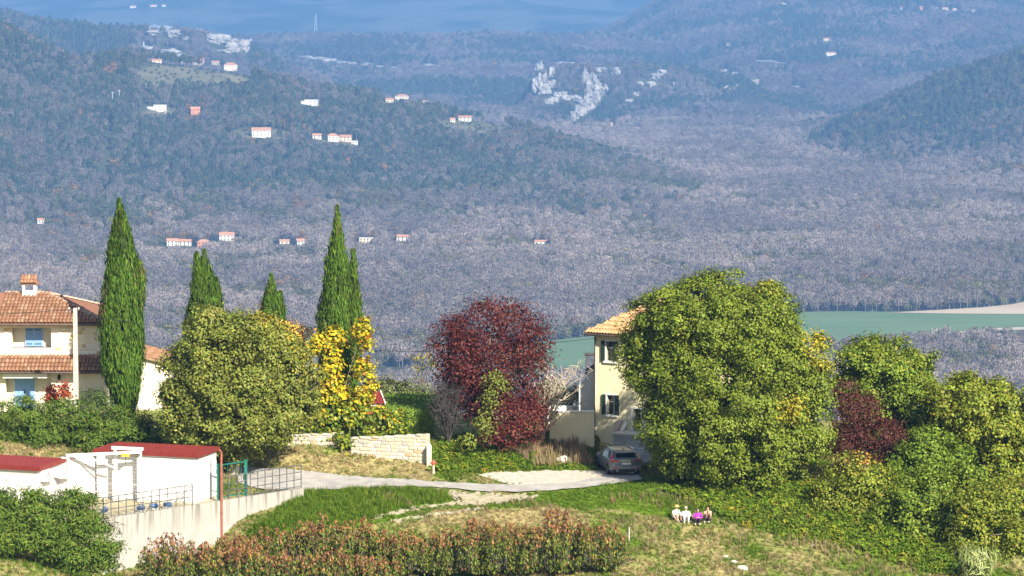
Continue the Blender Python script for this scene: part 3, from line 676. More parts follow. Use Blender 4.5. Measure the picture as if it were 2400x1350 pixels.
def resample(pts, n):
    p = np.array(pts, float); s = np.concatenate([[0], np.cumsum(np.linalg.norm(np.diff(p, axis=0), axis=1))]); t = np.linspace(0, s[-1], n)
    return np.stack([np.interp(t, s, p[:, i]) for i in range(p.shape[1])], -1)
PAVED = []
def strip(name, upper, lower, mat, lift, label, cat, n=90, m=9, wob=0.25):
    """A sheet laid over the ground between two measured edges."""
    a = resample([tuple(gp(*p))[:2] for p in upper], n); b = resample([tuple(gp(*p))[:2] for p in lower], n)
    rg = np.random.default_rng(len(name)); t = np.linspace(0, 1, m)[None, :, None]
    a = a + wob*(fbm(np.arange(n)/2.5, np.zeros(n), 5, 3)-0.5)[:, None]*np.array([0.3, 1.6]); b = b + wob*(fbm(np.arange(n)/2.5, np.zeros(n), 9, 3)-0.5)[:, None]*np.array([0.3, 1.6])
    XY = a[:, None]*(1-t) + b[:, None]*t
    Z = ground_z(XY[..., 0], XY[..., 1]) + lift + 0.03
    o = link(bpy.data.objects.new(name, grid_mesh(name, XY[..., 0], XY[..., 1], Z, mat)))
    PAVED.append([tuple(p) for p in a] + [tuple(p) for p in b[::-1]])
    return tag(o, label, cat, kind='structure')
m_asph = pm('worn_asphalt', (0.356,0.333,0.309), (0.475,0.446,0.404), 1.2, 0.9, 0.4, detail=9, bscale=30)
m_gravel = pm('pale_gravel', (0.50,0.44,0.35), (0.66,0.60,0.50), 4.0, 0.95, 0.9, detail=9, bscale=25)
m_stony = pm('stony_track', (0.33,0.29,0.16), (0.50,0.44,0.32), 3.0, 0.95, 0.8, detail=9, lo=0.35, hi=0.62, bscale=14)
strip('gravel_lot', [(1120,1116),(1150,1109),(1200,1106),(1270,1105),(1350,1105),(1430,1106),(1500,1110)], [(1185,1136),(1220,1142),(1280,1142),(1340,1140),(1400,1130),(1450,1122),(1500,1116)], m_gravel, 0.03, 'pale gravel parking place in front of the yellow house', 'gravel lot')
strip('road', [(540,1094),(620,1101),(717,1108),(867,1122),(1000,1130),(1125,1138),(1225,1139),(1337,1135),(1425,1120),(1490,1112)],
      [(560,1136),(620,1150),(710,1153),(850,1147),(967,1142),(1060,1148),(1125,1154),(1225,1156),(1325,1150),(1425,1138),(1505,1127)], m_asph, 0.06, 'narrow worn grey asphalt road past the stone wall', 'road')
strip('stony_track', [(1010,1148),(1060,1152),(1130,1158),(1210,1160),(1270,1163)], [(1060,1168),(1085,1178),(1130,1183),(1180,1180),(1250,1168)], m_stony, 0.015, 'pale stony mouth of the field track below the road', 'track', wob=0.8)
for k, (u, l) in enumerate([([(868,1212),(930,1196),(1000,1184),(1075,1176),(1120,1176)], [(874,1219),(940,1203),(1010,1191),(1080,1183),(1130,1183)]),
                            ([(915,1222),(965,1211),(1030,1203),(1090,1195),(1130,1189)], [(925,1227),(975,1216),(1040,1208),(1095,1200),(1140,1192)])]):
    strip('wheel_rut', u, l, m_stony, 0.0, ['upper pale wheel rut of the grassy field track', 'lower pale wheel rut of the grassy field track'][k], 'wheel rut', m=5, wob=0.5)

# ------------------------------------------------------------------ stones, tiles, walls
def stone_templates(n, rng):
    out = []
    for i in range(n):
        c = 0.10; j = lambda: rng.uniform(-0.05, 0.05)
        b = [(-.5+j(), 0.5, -.5+j()), (.5+j(), 0.5, -.5+j()), (.5+j(), 0.5, .5+j()), (-.5+j(), 0.5, .5+j())]
        m_ = [(p[0], -0.3, p[2]) for p in b]
        f = [((p[0])*(1-2*c)+j(), -0.5+j(), p[2]*(1-2.4*c)+j()) for p in b]
        v = b + m_ + f; fs = [(0,1,2,3)] + [q for a in (0, 4) for q in [(a+k, a+4+k, a+4+(k+1) % 4, a+(k+1) % 4) for k in range(4)]] + [(11,10,9,8)]
        me = bpy.data.meshes.new('stone'); me.from_pydata(v, [], fs); me.update(); out.append(me)
    return out
_rng_s = random.Random(5)
STONES = stone_templates(8, _rng_s)
def set_mats(meshes, mats):
    """Copies of the template meshes, one list for each material."""
    res = []
    for mt_ in mats:
        row = []
        for me in meshes:
            c = me.copy(); c.materials.append(mt_); row.append(c)
        res.append(row)
    return res
def face_stones(parent, A, B, z0f, z1f, meshes, weights, rng, course=0.2, lens=(0.25,0.55), depth=0.12, proud=0.04, skip=None, name='stone', regular=False, gap=0.018, limit=300, off=None):
    """Lay stones over the wall face that runs from A to B (parent coordinates, z from z0f(s) to z1f(s))."""
    A, B = Vector(A), Vector(B); L = (B - A).length; d = (B - A).normalized(); rz = math.atan2(d.y, d.x); nrm = Vector((d.y, -d.x, 0)); cnt = 0
    zlo = min(z0f(s*L/20) for s in range(21)); zhi = max(z1f(s*L/20) for s in range(21)); nz = max(1, round((zhi-zlo)/course)); ch = (zhi-zlo)/nz
    for r in range(nz):
        s = 0.0; row = 0
        while s < L - 0.05:
            l = lens[0] if regular else rng.uniform(*lens)
            if regular and row == 0 and r % 2: l = lens[0]/2
            row += 1
            l = min(l, L - s)
            if L - s - l < lens[0]*0.4 and not regular: l = L - s
            zc = zlo + (r+0.5)*ch; sc = s + l/2; t0, t1 = z0f(sc), z1f(sc)
            h = min(zc+ch/2, t1) - max(zc-ch/2, t0); zz = (min(zc+ch/2, t1) + max(zc-ch/2, t0)) / 2
            if h > ch*0.35 and l > 0.06 and not (skip and skip(sc, zz, l, h)) and cnt < limit:
                k = rng.choices(range(len(meshes)), weights)[0]
                o = bpy.data.objects.new(name, rng.choice(meshes[k])); p = A + d*sc + nrm*(proud - depth/2 + (0 if regular else rng.uniform(-0.012, 0.018)))
                o.location = (p.x, p.y, zz); o.rotation_euler = (0, 0, rz); o.scale = (max(l-gap, 0.04), depth, max(h-gap, 0.04)); link(o, parent); cnt += 1
            s += l
    return cnt
def wall_panel(mb, x0, x1, y0, y1, z0, z1, holes=()):
    """A wall slab with rectangular openings (x0,x1,z0,z1)."""
    xs = sorted({x0, x1, *[h[0] for h in holes], *[h[1] for h in holes]}); zs = sorted({z0, z1, *[h[2] for h in holes], *[h[3] for h in holes]})
    for i in range(len(xs)-1):
        j = 0
        while j < len(zs)-1:
            cx = (xs[i]+xs[i+1])/2; inside = lambda a: any(h[0] < cx < h[1] and h[2] < (zs[a]+zs[a+1])/2 < h[3] for h in holes)
            if inside(j): j += 1; continue
            k = j
            while k+1 < len(zs)-1 and not inside(k+1): k += 1
            mb.box(xs[i], xs[i+1], y0, y1, zs[j], zs[k+1]); j = k+1
    return mb
def tile_mesh(name, w, l, mat, seg=5):
    """A curved clay roof tile: x across, y up the slope, z out of the roof."""
    v, f = [], []; r = w/2; t = 0.02
    for (yy, lift, rr) in ((0.0, 0.03, r), (l, 0.0, r*0.86)):
        for k in range(seg+1):
            a = math.pi*k/seg; v.append((-rr*math.cos(a), yy, rr*0.8*math.sin(a) + lift))
    for k in range(seg+1):
        a = math.pi*k/seg; v.append((-(r-t)*math.cos(a), 0.0, (r-t)*0.8*math.sin(a) + 0.03))
    n = seg+1
    for k in range(seg): f += [(k, k+1, n+k+1, n+k), (2*n+k, 2*n+k+1, k+1, k)]
    me = bpy.data.meshes.new(name); me.from_pydata(v, [], f); me.materials.append(mat); me.update(); return me
def lay_tiles(parent, e0, e1, up, rows, pitch, length, meshes, rng, keep, limit=300):
    """Tiles on a slope: eave from e0 to e1, 'up' is the vector from the eave to the ridge (parent coordinates)."""
    e0, e1, up = Vector(e0), Vector(e1), Vector(up); dx = (e1-e0).normalized(); dy = up.normalized(); dz = dx.cross(dy)
    M = Matrix((dx, dy, dz)).transposed(); n = int((e1-e0).length/pitch); cnt = 0
    for r in range(rows):
        for c in range(n):
            p = e0 + dx*((c+0.5)*pitch) + dy*(r*up.length/rows)
            if not keep(p, r, c) or cnt >= limit: continue
            o = bpy.data.objects.new('tile', rng.choice(meshes)); E = M.to_euler(); o.rotation_euler = (E.x + rng.uniform(-.015,.015), E.y, E.z + rng.uniform(-.02,.02))
            o.location = p + dz*0.015 + dx*rng.uniform(-.008,.008); link(o, parent); cnt += 1
    return cnt

m_stone = [pm('wall_stone_cream', (0.527,0.451,0.323), (0.629,0.561,0.425), 3, 0.9, 0.4), pm('wall_stone_white', (0.595,0.544,0.442), (0.663,0.620,0.527), 3, 0.9, 0.4),
           pm('wall_stone_grey', (0.391,0.365,0.315), (0.493,0.459,0.391), 3, 0.9, 0.4), pm('wall_stone_tan', (0.468,0.340,0.187), (0.561,0.425,0.255), 3, 0.9, 0.4)]
m_mortar = pm('lime_mortar', (0.442,0.383,0.281), (0.527,0.468,0.357), 4, 0.95, 0.3)
STM = set_mats(STONES, m_stone)
rs = random.Random(11)

def stone_wall(name, top, bot, Ys, label, th=0.45, weights=(5,4,2,1)):
    """Roadside wall: columns of the measured top and foot (px,py) at distances Ys."""
    T = [at(*p, y) for p, y in zip(top, Ys)]; Bt = [at(*p, y) for p, y in zip(bot, Ys)]
    A, B = T[0], T[-1]; d = Vector((B.x-A.x, B.y-A.y, 0)); L = d.length; d.normalize(); nrm = Vector((d.y, -d.x, 0))
    root = empty(name, (A.x, A.y, Bt[0].z), 0, label, 'wall'); s_ = [Vector((t.x-A.x, t.y-A.y, 0)).dot(d) for t in T]
    zt = lambda s: float(np.interp(s, s_, [t.z - root.location.z for t in T])); zb = lambda s: float(np.interp(s, s_, [b.z - root.location.z for b in Bt])) - 0.25
    mb = MB(); n = 14
    v = []
    for i in range(n+1):
        s = L*i/n; p = d*s
        for q, z in ((p, zb(s)-0.5), (p, zt(s)), (p - nrm*th, zt(s)), (p - nrm*th, zb(s)-0.5)): v.append((q.x, q.y, z))
    f = [(i*4+k, (i+1)*4+k, (i+1)*4+(k+1) % 4, i*4+(k+1) % 4) for i in range(n) for k in range(4)] + [(3,2,1,0), (n*4,n*4+1,n*4+2,n*4+3)]
    mb.add(v, f).build('core', m_mortar, root)
    c = face_stones(root, (0,0,0), d*L, zb, lambda s: zt(s)-0.03, STM, weights, rs, 0.21, (0.26,0.62))
    # coping stones along the top
    s = 0.0
    while s < L-0.2:
        l = min(rs.uniform(0.45,0.8), L-s); o = bpy.data.objects.new('coping_stone', rs.choice(STM[rs.choice((0,1))])); p = d*(s+l/2) - nrm*(th/2-0.02)
        o.location = (p.x, p.y, zt(s+l/2)+0.03); o.rotation_euler = (0,0,math.atan2(d.y,d.x)); o.scale = (l-0.02, th+0.06, 0.10); link(o, root); s += l
    return root
stone_wall('stone_wall', [(585,1026),(680,1023),(800,1018)], [(585,1062),(680,1062),(800,1070)], [222.0,221.4,220.6], 'left stretch of cream stone roadside wall, part in the tree\'s shade')
stone_wall('stone_wall', [(822,1029),(910,1026),(1001,1021)], [(822,1080),(910,1090),(1001,1104)], [220.0,219.2,218.3], 'right stretch of cream stone roadside wall below the vine')
m_plast = pm('rough_plaster', (0.561,0.493,0.357), (0.629,0.570,0.442), 1.5, 0.9, 0.3)
p = at(1006, 1112, 218.0); w = empty('wall_pillar', p, 0, 'plain plastered pillar at the end of the stone wall', 'pillar')
MB().box(-0.14,0.14,-0.2,0.3,-0.6,1.62).build('shaft', m_plast, w); MB().add([(-0.16,-0.22,1.62),(0.16,-0.22,1.62),(0.16,0.32,1.62),(-0.16,0.32,1.62),(-0.04,0,1.85),(0.04,0,1.85)], [(0,1,5,4),(2,3,4,5),(1,2,5),(3,0,4),(0,3,2,1)]).build('cap', m_plast, w)
m_redp = pm('faded_red_paint', (0.30,0.075,0.045), (0.38,0.12,0.07), 6, 0.6)
m_palep = pm('faded_pink_paint', (0.66,0.42,0.32), (0.72,0.52,0.42), 6, 0.7)
p = gp(1016, 1112); hyd = empty('hydrant', p, 0, 'faded red water standpipe at the end of the stone wall', 'hydrant')
MB().lathe((0,0,-0.2), [(0.10,0),(0.10,0.3),(0.065,0.34),(0.065,0.78),(0.085,0.8)], 10).build('pipe', m_palep, hyd, smooth=False)
MB().lathe((0,0,0.58), [(0.12,0),(0.13,0.12),(0.09,0.22),(0.03,0.27)], 10).build('head', m_redp, hyd)
for s_ in (-1, 1): MB().tube([(0,0,0.68),(s_*0.2,0,0.68)], 0.05, 8).build('outlet', m_redp, hyd)

# ------------------------------------------------------------------ stone house at the left
m_hs = [pm('house_stone_cream', (0.76,0.66,0.47), (0.84,0.76,0.58), 3, 0.9, 0.25), pm('house_stone_pale', (0.80,0.74,0.60), (0.87,0.82,0.70), 3, 0.9, 0.25),
        pm('house_stone_tan', (0.56,0.39,0.20), (0.66,0.50,0.30), 4, 0.9, 0.3), pm('house_stone_grey', (0.50,0.46,0.38), (0.60,0.55,0.46), 4, 0.9, 0.3)]
m_hpl = pm('house_plaster', (0.78,0.70,0.54), (0.84,0.77,0.62), 1.5, 0.9, 0.2)
m_wht = pm('white_trim', (0.80,0.78,0.72), (0.86,0.84,0.79), 2, 0.7)
m_blue = pm('blue_shutter_paint', (0.20,0.37,0.70), (0.25,0.43,0.76), 2.5, 0.5, 0.15, stretch=(1,1,8))
m_iron = pm('dark_iron', (0.02,0.02,0.022), (0.04,0.04,0.042), 8, 0.5, metal=0.6)
m_zinc = pm('dark_gutter', (0.10,0.075,0.06), (0.15,0.11,0.09), 3, 0.45, metal=0.4)
m_tile = [pm('roof_tile_a', (0.286,0.136,0.073), (0.348,0.190,0.106), 7, 0.85, 0.2), pm('roof_tile_b', (0.336,0.198,0.113), (0.398,0.259,0.167), 7, 0.85, 0.2),
          pm('roof_tile_c', (0.223,0.109,0.060), (0.280,0.150,0.086), 7, 0.85, 0.2)]
m_under = pm('roof_underlay', (0.252,0.111,0.067), (0.311,0.148,0.089), 4, 0.9)
TILES = [tile_mesh('tile', 0.225, 0.50, mt_) for mt_ in m_tile for _ in range(1)] + [tile_mesh('tile', 0.225, 0.50, m_tile[0])]
YF, YG = 231.0, 229.9                                       # upper and ground-floor wall planes
def hx(px, Y=YF): return at(px, 800, Y).x
def hz(py, Y=YF): return at(1200, py, Y).z
HB = Vector((hx(100), YF, hz(968))); house = empty('stone_house', HB, 0, 'cream stone house with red tiled roof and blue shutters at the left', 'house')
def LX(px, Y=YF): return hx(px, Y) - HB.x
def LZ(py, Y=YF): return hz(py, Y) - HB.z
xl, xr = LX(-110), LX(236)
win = (LX(28), LX(120), LZ(815), LZ(768))
mb = wall_panel(MB(), xl, xr, 0, 0.45, LZ(858), LZ(757), [win]); mb.box(xl, xr, 0.95, 7.4, -0.8, LZ(757)); mb.box(xl, win[0]-0.2, 0.45, 0.95, LZ(858), LZ(757)).box(win[1]+0.2, xr, 0.45, 0.95, LZ(858), LZ(757)).build('wall', m_hpl, house)
HST = set_mats(STONES, m_hs); rh = random.Random(3)
n1 = face_stones(house, (LX(9),0,0), (xr,0,0), lambda s: LZ(838), lambda s: LZ(760), HST, (6,5,0.7,0.5), rh, 0.20, (0.25,0.55), 0.10, 0.022,
            skip=lambda s, z, l, h: win[0]-l/2 < LX(9)+s < win[1]+l/2 and win[2]-h/2 < z < win[3]+h/2)
w = MB().box(win[0]-0.03, win[1]+0.03, -0.02, 0.5, win[2]-0.10, win[2]).build('window_sill', m_wht, house)
# pair of shutters, each of boards
sx0, sx1, sz0, sz1 = LX(56), LX(97), LZ(815)+0.02, LZ(769)
win_o = MB().box(sx0-0.04, sx1+0.04, 0.80, 0.94, sz0, sz1).build('window', m_wht, house)
def shutter(parent, x0, x1, y, z0, z1, mat, n=4, name='shutter'):
    sh = MB().box(x0+0.02, x1-0.02, y+0.03, y+0.05, z0+0.02, z1-0.02).build(name, mat, parent); w_ = (x1-x0)/n
    for i in range(n): MB().box(x0+i*w_+0.008, x0+(i+1)*w_-0.008, y, y+0.03, z0, z1).build('board', mat, sh)
    for f in (0.12, 0.85): MB().box(x0+0.03, x1-0.10, y-0.015, y, z0+(z1-z0)*f-0.025, z0+(z1-z0)*f+0.025).build('hinge', m_iron, sh)
    return sh
mid = (sx0+sx1)/2
shutter(house, sx0, mid-0.008, 0.74, sz0, sz1, m_blue); shutter(house, mid+0.008, sx1, 0.74, sz0, sz1, m_blue)
# ground floor
gy = YG - YF
def GX(px): return LX(px, YG)
def GZ(py): return LZ(py, YG)
xr2 = GX(243); door_r = (GX(12), GX(119), -0.9, GZ(886)); lint = (GX(8), GX(112))
wall_panel(MB(), xl, xr2, gy, gy+0.4, -0.9, GZ(866), [door_r]).box(xl, xr2, gy+0.9, 0.94, -0.8, GZ(864)).build('ground_floor_wall', m_hpl, house)
MB().box(lint[0], lint[1], gy-0.55, gy-0.004, GZ(884), GZ(870)).build('lintel', m_wht, house)
dx0, dx1 = GX(29), GX(76)
d_ = MB().box(dx0-0.06, dx1+0.06, gy+0.80, gy+0.895, -0.85, GZ(887)).build('door', m_wht, house)
bw = (dx1-dx0)/5
for i in range(5): MB().box(dx0+i*bw+0.006, dx0+(i+1)*bw-0.006, gy+0.755, gy+0.798, -0.8, GZ(888)).build('board', m_blue, d_)
MB().lathe((0,0,0), [(0.05,-0.1),(0.05,0.1)], 8).add([], []).build('knocker', m_iron, d_).location = ((dx0+dx1)/2, gy+0.74, GZ(921))
n2 = face_stones(house, (GX(121), gy, 0), (xr2, gy, 0), lambda s: -0.5, lambda s: GZ(873), HST, (6,5,0.7,0.5), rh, 0.20, (0.25,0.55), 0.10, 0.022, limit=90)
# lantern under the porch roof
lan = MB().bar((GX(139), gy-0.02, GZ(876)), (GX(139), gy-0.3, GZ(874)), 0.03).build('lantern', m_iron, house)
MB().lathe((GX(139), gy-0.3, GZ(890)), [(0.04,0),(0.09,0.06),(0.10,0.28),(0.03,0.38)], 8).build('lamp', m_iron, lan)
# porch roof
e_z, t_z = GZ(868)+0.0, LZ(833); ey = gy-0.75
pr = MB().add([(xl,ey,e_z),(GX(248),ey,e_z),(LX(246),-0.004,t_z),(xl,-0.004,t_z),(xl,ey,e_z-0.12),(GX(248),ey,e_z-0.12),(LX(246),-0.004,t_z-0.16),(xl,-0.004,t_z-0.16)],
    [(0,1,2,3),(7,6,5,4),(0,4,5,1),(1,5,6,2),(3,7,4,0)]).build('porch_roof', m_under, house)
vx0 = GX(-8)
lay_tiles(pr, (vx0,ey-0.06,e_z), (GX(246),ey-0.06,e_z), (0,0.75-gy,t_z-e_z), 4, 0.235, 0.5, TILES, rh, lambda p, r, c: True)
MB().tube([(xl,ey-0.13,e_z-0.05),(GX(248),ey-0.13,e_z-0.05)], 0.07, 8).build('gutter', m_zinc, house)
# main hip roof
ez, ry = LZ(757)+0.02, 3.85; ye = -0.55; rz_ = at(1200, 686, YF+ry).z - HB.z; re = at(108, 686, YF+ry).x - HB.x; ex = re + 4.35
rf = MB().add([(xl,ye,ez),(ex,ye,ez),(ex,2*ry-ye,ez),(xl,2*ry-ye,ez),(xl,ry,rz_),(re,ry,rz_),(xl,ye,ez-0.14),(ex,ye,ez-0.14),(ex,2*ry-ye,ez-0.14),(xl,2*ry-ye,ez-0.14)],
    [(0,1,5,4),(1,2,5),(2,3,4,5),(0,6,7,1),(1,7,8,2),(2,8,9,3),(6,9,8,7),(3,9,6,0,4)]).build('roof', m_under, house)
rx0 = at(-8, 757, YF+ye).x - HB.x
def hipk(p, r, c): return p.x < ex - (p.y-ye)*(ex-re)/(ry-ye) - 0.10
lay_tiles(rf, (rx0,ye-0.05,ez+0.01), (ex,ye-0.05,ez+0.01), (0,ry-ye,rz_-ez), 10, 0.235, 0.5, TILES, rh, hipk, 260)
def ridge_tiles(parent, a, b, mesh_list, rng, step=0.42):
    a, b = Vector(a), Vector(b); n = int((b-a).length/step); d = (b-a).normalized(); q = d.to_track_quat('Y', 'Z').to_euler()
    for i in range(n):
        o = bpy.data.objects.new('ridge_tile', rng.choice(mesh_list)); o.location = a + (b-a)*(i/n); o.rotation_euler = q; o.scale = (1.15,1,1.0); link(o, parent)
m_pale_t = pm('mortared_ridge_tile', (0.459,0.311,0.215), (0.533,0.400,0.296), 5, 0.9); RT = [tile_mesh('ridge_tile', 0.26, 0.45, m_pale_t)]
ridge_tiles(rf, (rx0,ry,rz_), (re,ry,rz_), RT, rh); ridge_tiles(rf, (ex,ye,ez+0.02), (re,ry,rz_), RT, rh)
ridge_tiles(rf, (ex,2*ry-ye,ez+0.02), (re,ry,rz_), RT, rh)
MB().tube([(xl,ye-0.10,ez-0.07),(ex,ye-0.10,ez-0.07)], 0.075, 8).build('gutter', m_zinc, house)
# chimney with a tiled cap
cy_ = ry-0.2; c0, c1 = at(54,680,YF+cy_).x-HB.x, at(86,680,YF+cy_).x-HB.x; cz0, cz1, cz2 = rz_-0.5, at(1200,664,YF+cy_).z-HB.z, at(1200,647,YF+cy_).z-HB.z
ch = MB(); wall_panel(ch, c0, c1, cy_-0.35, cy_-0.25, cz0, cz1, [(c0+0.16, c1-0.16, cz1-0.42, cz1-0.08)]); ch.box(c0, c1, cy_-0.25, cy_+0.35, cz0, cz1-0.45); ch.box(c0,c0+0.14,cy_-0.25,cy_+0.35,cz1-0.45,cz1).box(c1-0.14,c1,cy_-0.25,cy_+0.35,cz1-0.45,cz1)
chim = ch.build('chimney', m_wht, house)
MB().add([(c0-0.12,cy_-0.5,cz1),(c1+0.12,cy_-0.5,cz1),(c1+0.12,cy_+0.5,cz1),(c0-0.12,cy_+0.5,cz1),(c0+0.05,cy_,cz2-0.08),(c1-0.05,cy_,cz2-0.08)], [(0,1,5,4),(2,3,4,5),(1,2,5),(3,0,4),(0,3,2,1)]).build('chimney_cap', m_under, chim)
lay_tiles(chim, (c0-0.12,cy_-0.54,cz1+0.01), (c1+0.14,cy_-0.54,cz1+0.01), (0,0.5,cz2-0.08-cz1), 2, 0.2, 0.5, TILES, rh, lambda p, r, c: True)
# side wing on the right
YW = 233.0
wx0, wx1 = at(300,850,YW).x-HB.x, at(392,850,YW).x-HB.x; wy = YW-YF
za, zb_ = at(1200,826,YW).z-HB.z, at(1200,850,YW).z-HB.z
MB().add([(wx0,wy,-0.9),(wx1,wy,-0.9),(wx1,wy+5,-0.9),(wx0,wy+5,-0.9),(wx0,wy,za),(wx1,wy,zb_),(wx1,wy+5,zb_),(wx0,wy+5,za)], [(0,3,2,1),(4,5,6,7),(0,1,5,4),(1,2,6,5),(2,3,7,6),(3,0,4,7)]).build('side_wing', m_hpl, house)
wr = MB().add([(wx0-0.1,wy-0.3,za+0.05),(wx1+0.35,wy-0.3,zb_-0.02),(wx1+0.35,wy+5.2,zb_-0.02),(wx0-0.1,wy+5.2,za+0.05),(wx0-0.1,wy-0.3,za-0.08),(wx1+0.35,wy-0.3,zb_-0.15),(wx1+0.35,wy+5.2,zb_-0.15),(wx0-0.1,wy+5.2,za-0.08)],
    [(0,1,2,3),(7,6,5,4),(0,4,5,1),(1,5,6,2),(2,6,7,3),(3,7,4,0)]).build('side_wing_roof', m_tile[1], house)
dwx = Vector((wx1+0.45-wx0, 0, zb_-za)); 
lay_tiles(wr, (wx1+0.35,wy-0.3,zb_), (wx1+0.35,wy+5.2,zb_), (wx0-wx1-0.45,0,za-zb_), 6, 0.30, 0.55, TILES, rh, lambda p, r, c: True, 110)

# ------------------------------------------------------------------ utility pole and wire
m_conc = pm('pole_concrete', (0.46,0.40,0.33), (0.56,0.50,0.42), 3, 0.9, 0.3)
pb = at(179, 975, 223.0); pole = empty('utility_pole', (pb.x, pb.y, gz(pb.x, pb.y)), 0, 'grey concrete utility pole before the stone house', 'utility pole')
ph = at(175,722,223.0).z - pole.location.z
MB().add([(sx*w_, sy*w_, z) for z, w_ in ((-0.5,0.17),(ph,0.11)) for sx, sy in ((-1,-1),(1,-1),(1,1),(-1,1))], [(0,3,2,1),(4,5,6,7),(0,1,5,4),(1,2,6,5),(2,3,7,6),(3,0,4,7)]).build('shaft', m_conc, pole)
MB().bar((-0.4,0,ph-0.12),(0.25,0,ph-0.12),0.07).build('crossarm', m_zinc, pole)
for s_ in (-0.36, 0.2): MB().lathe((s_,0,ph-0.08), [(0.03,0),(0.05,0.05),(0.03,0.12)], 8).build('insulator', m_wht, pole)
m_wire = pm('black_cable', (0.02,0.02,0.022), (0.03,0.03,0.032), 5, 0.6)
top = (pole.location.x, pole.location.y, pole.location.z+ph-0.1)
def cable(pts, label):
    p = resample([tuple(q) for q in pts], 40); o = MB().tube([tuple(q) for q in p], 0.016, 4).build('overhead_wire', m_wire); return tag(o, label, 'wire')
cable([top, at(250,747,222.7), at(320,757,223.0), at(420,771,223.5), at(640,803,224.5), at(870,822,225.6), at(1000,824,226.2), at(1200,812,227), at(1396,793,227.9)], 'thin dark overhead wire sagging from the pole towards the yellow house')
cable([top, at(120,729,223), at(60,733,223), at(0,737,223), at(-80,741,223)], 'thin dark overhead wire running left from the pole past the tiled roof')

# ------------------------------------------------------------------ yellow house
m_yel = pm('yellow_plaster', (0.76,0.67,0.42), (0.82,0.74,0.49), 0.8, 0.9, 0.15)
m_grn = pm('dark_green_shutter', (0.018,0.035,0.022), (0.03,0.05,0.032), 3, 0.5, stretch=(1,1,6))
m_glass = pm('window_glass', (0.03,0.035,0.04), (0.05,0.055,0.06), 1, 0.08, spec=0.6)
m_curt = pm('white_curtain', (0.75,0.74,0.72), (0.82,0.81,0.79), 4, 0.9)
m_otile = [pm('orange_tile_a', (0.459,0.244,0.104), (0.518,0.311,0.148), 7, 0.85, 0.2), pm('orange_tile_b', (0.503,0.296,0.141), (0.562,0.355,0.192), 7, 0.85, 0.2)]
YY = 228.0; yb = Vector((at(1395,900,YY).x, YY, at(1200,1012,YY).z)); yh = empty('yellow_house', yb, 0, 'yellow plastered two-storey house with orange roof behind the big tree', 'house')
TH = math.radians(-33); _ct, _st = math.cos(TH), math.sin(TH); yh.rotation_euler = (0, 0, TH)
def ax_(px):
    u = (px - CX) / F / 0.9938; return (u*YY - yb.x) / (_ct - u*_st)
def az(py, px=1395): return at(1200, py, YY + ax_(px)*_st).z - yb.z
wW, wD, wH = 10.5, 6.4, az(786)
o1, o2, od = (ax_(1421), ax_(1443), az(846,1430), az(800,1430)), (ax_(1423), ax_(1446), az(972,1434), az(926,1434)), (ax_(1485), ax_(1503), 0.0, az(958,1490))
wall_panel(MB(), 0, wW, 0, 0.35, -2.5, wH, [o1, o2, od]).box(0, wW, 0.5, wD, -2.5, wH).build('wall', m_yel, yh)
MB().box(-0.003, 0.06, -0.035, -0.002, 0.0, wH).build('corner_strip', m_wht, yh)
def house_window(h, left, right, curtain):
    x0, x1, z0, z1 = h; w_ = MB()
    w_.box(x0-0.10, x0, -0.05, 0.3, z0-0.1, z1+0.1).box(x1, x1+0.08, -0.05, 0.3, z0-0.1, z1+0.1).box(x0, x1, -0.05, 0.3, z1, z1+0.1)
    wo = w_.build('window', m_wht, yh)
    MB().box(x0-0.16, x1+0.14, -0.12, 0.3, z0-0.12, z0-0.004).build('sill', m_wht, wo)
    MB().box(x0+0.002, x1-0.002, 0.30, 0.34, z0, z1).build('pane', m_glass, wo)
    MB().box((x0+x1)/2-0.03, (x0+x1)/2+0.03, 0.24, 0.30, z0, z1).box(x0, x1, 0.24, 0.30, z0+(z1-z0)*0.62, z0+(z1-z0)*0.62+0.05).build('frame', m_wht, wo)
    if curtain: MB().add([((x0+x1)/2+0.05,0.28,z0),(x1-0.1,0.28,z0),(x1-0.05,0.27,z1-0.1),(x1-0.22,0.27,z1-0.1)], [(0,1,2,3)]).build('curtain', m_curt, wo)
    for (a, b) in (left, right):
        sh = MB().box(a, b, -0.10, -0.06, z0-0.02, z1+0.02).build('shutter', m_grn, yh); n = 9
        for i in range(n):
            zz = z0 + (z1-z0)*(i+0.5)/n; MB().add([(a+0.03,-0.135,zz-0.05),(b-0.03,-0.135,zz-0.05),(b-0.03,-0.10,zz+0.05),(a+0.03,-0.10,zz+0.05),(a+0.03,-0.102,zz-0.06),(b-0.03,-0.102,zz-0.06)], [(0,1,2,3),(0,4,5,1)]).build('slat', m_grn, sh)
house_window(o1, (ax_(1410), ax_(1419)-0.005), (ax_(1438), ax_(1449)), False)
house_window(o2, (ax_(1412), ax_(1421)-0.005), (ax_(1442), ax_(1452)), True)
df = MB().box(od[0]-0.18, od[0], -0.05, 0.3, 0, od[3]+0.1).box(od[1], od[1]+0.18, -0.05, 0.3, 0, od[3]+0.1).box(od[0], od[1], -0.05, 0.3, od[3], od[3]+0.1).build('door_frame', m_wht, yh)
MB().box(od[0]+0.002, od[1]-0.002, 0.26, 0.33, 0, od[3]-0.002).build('door', m_grn, yh)
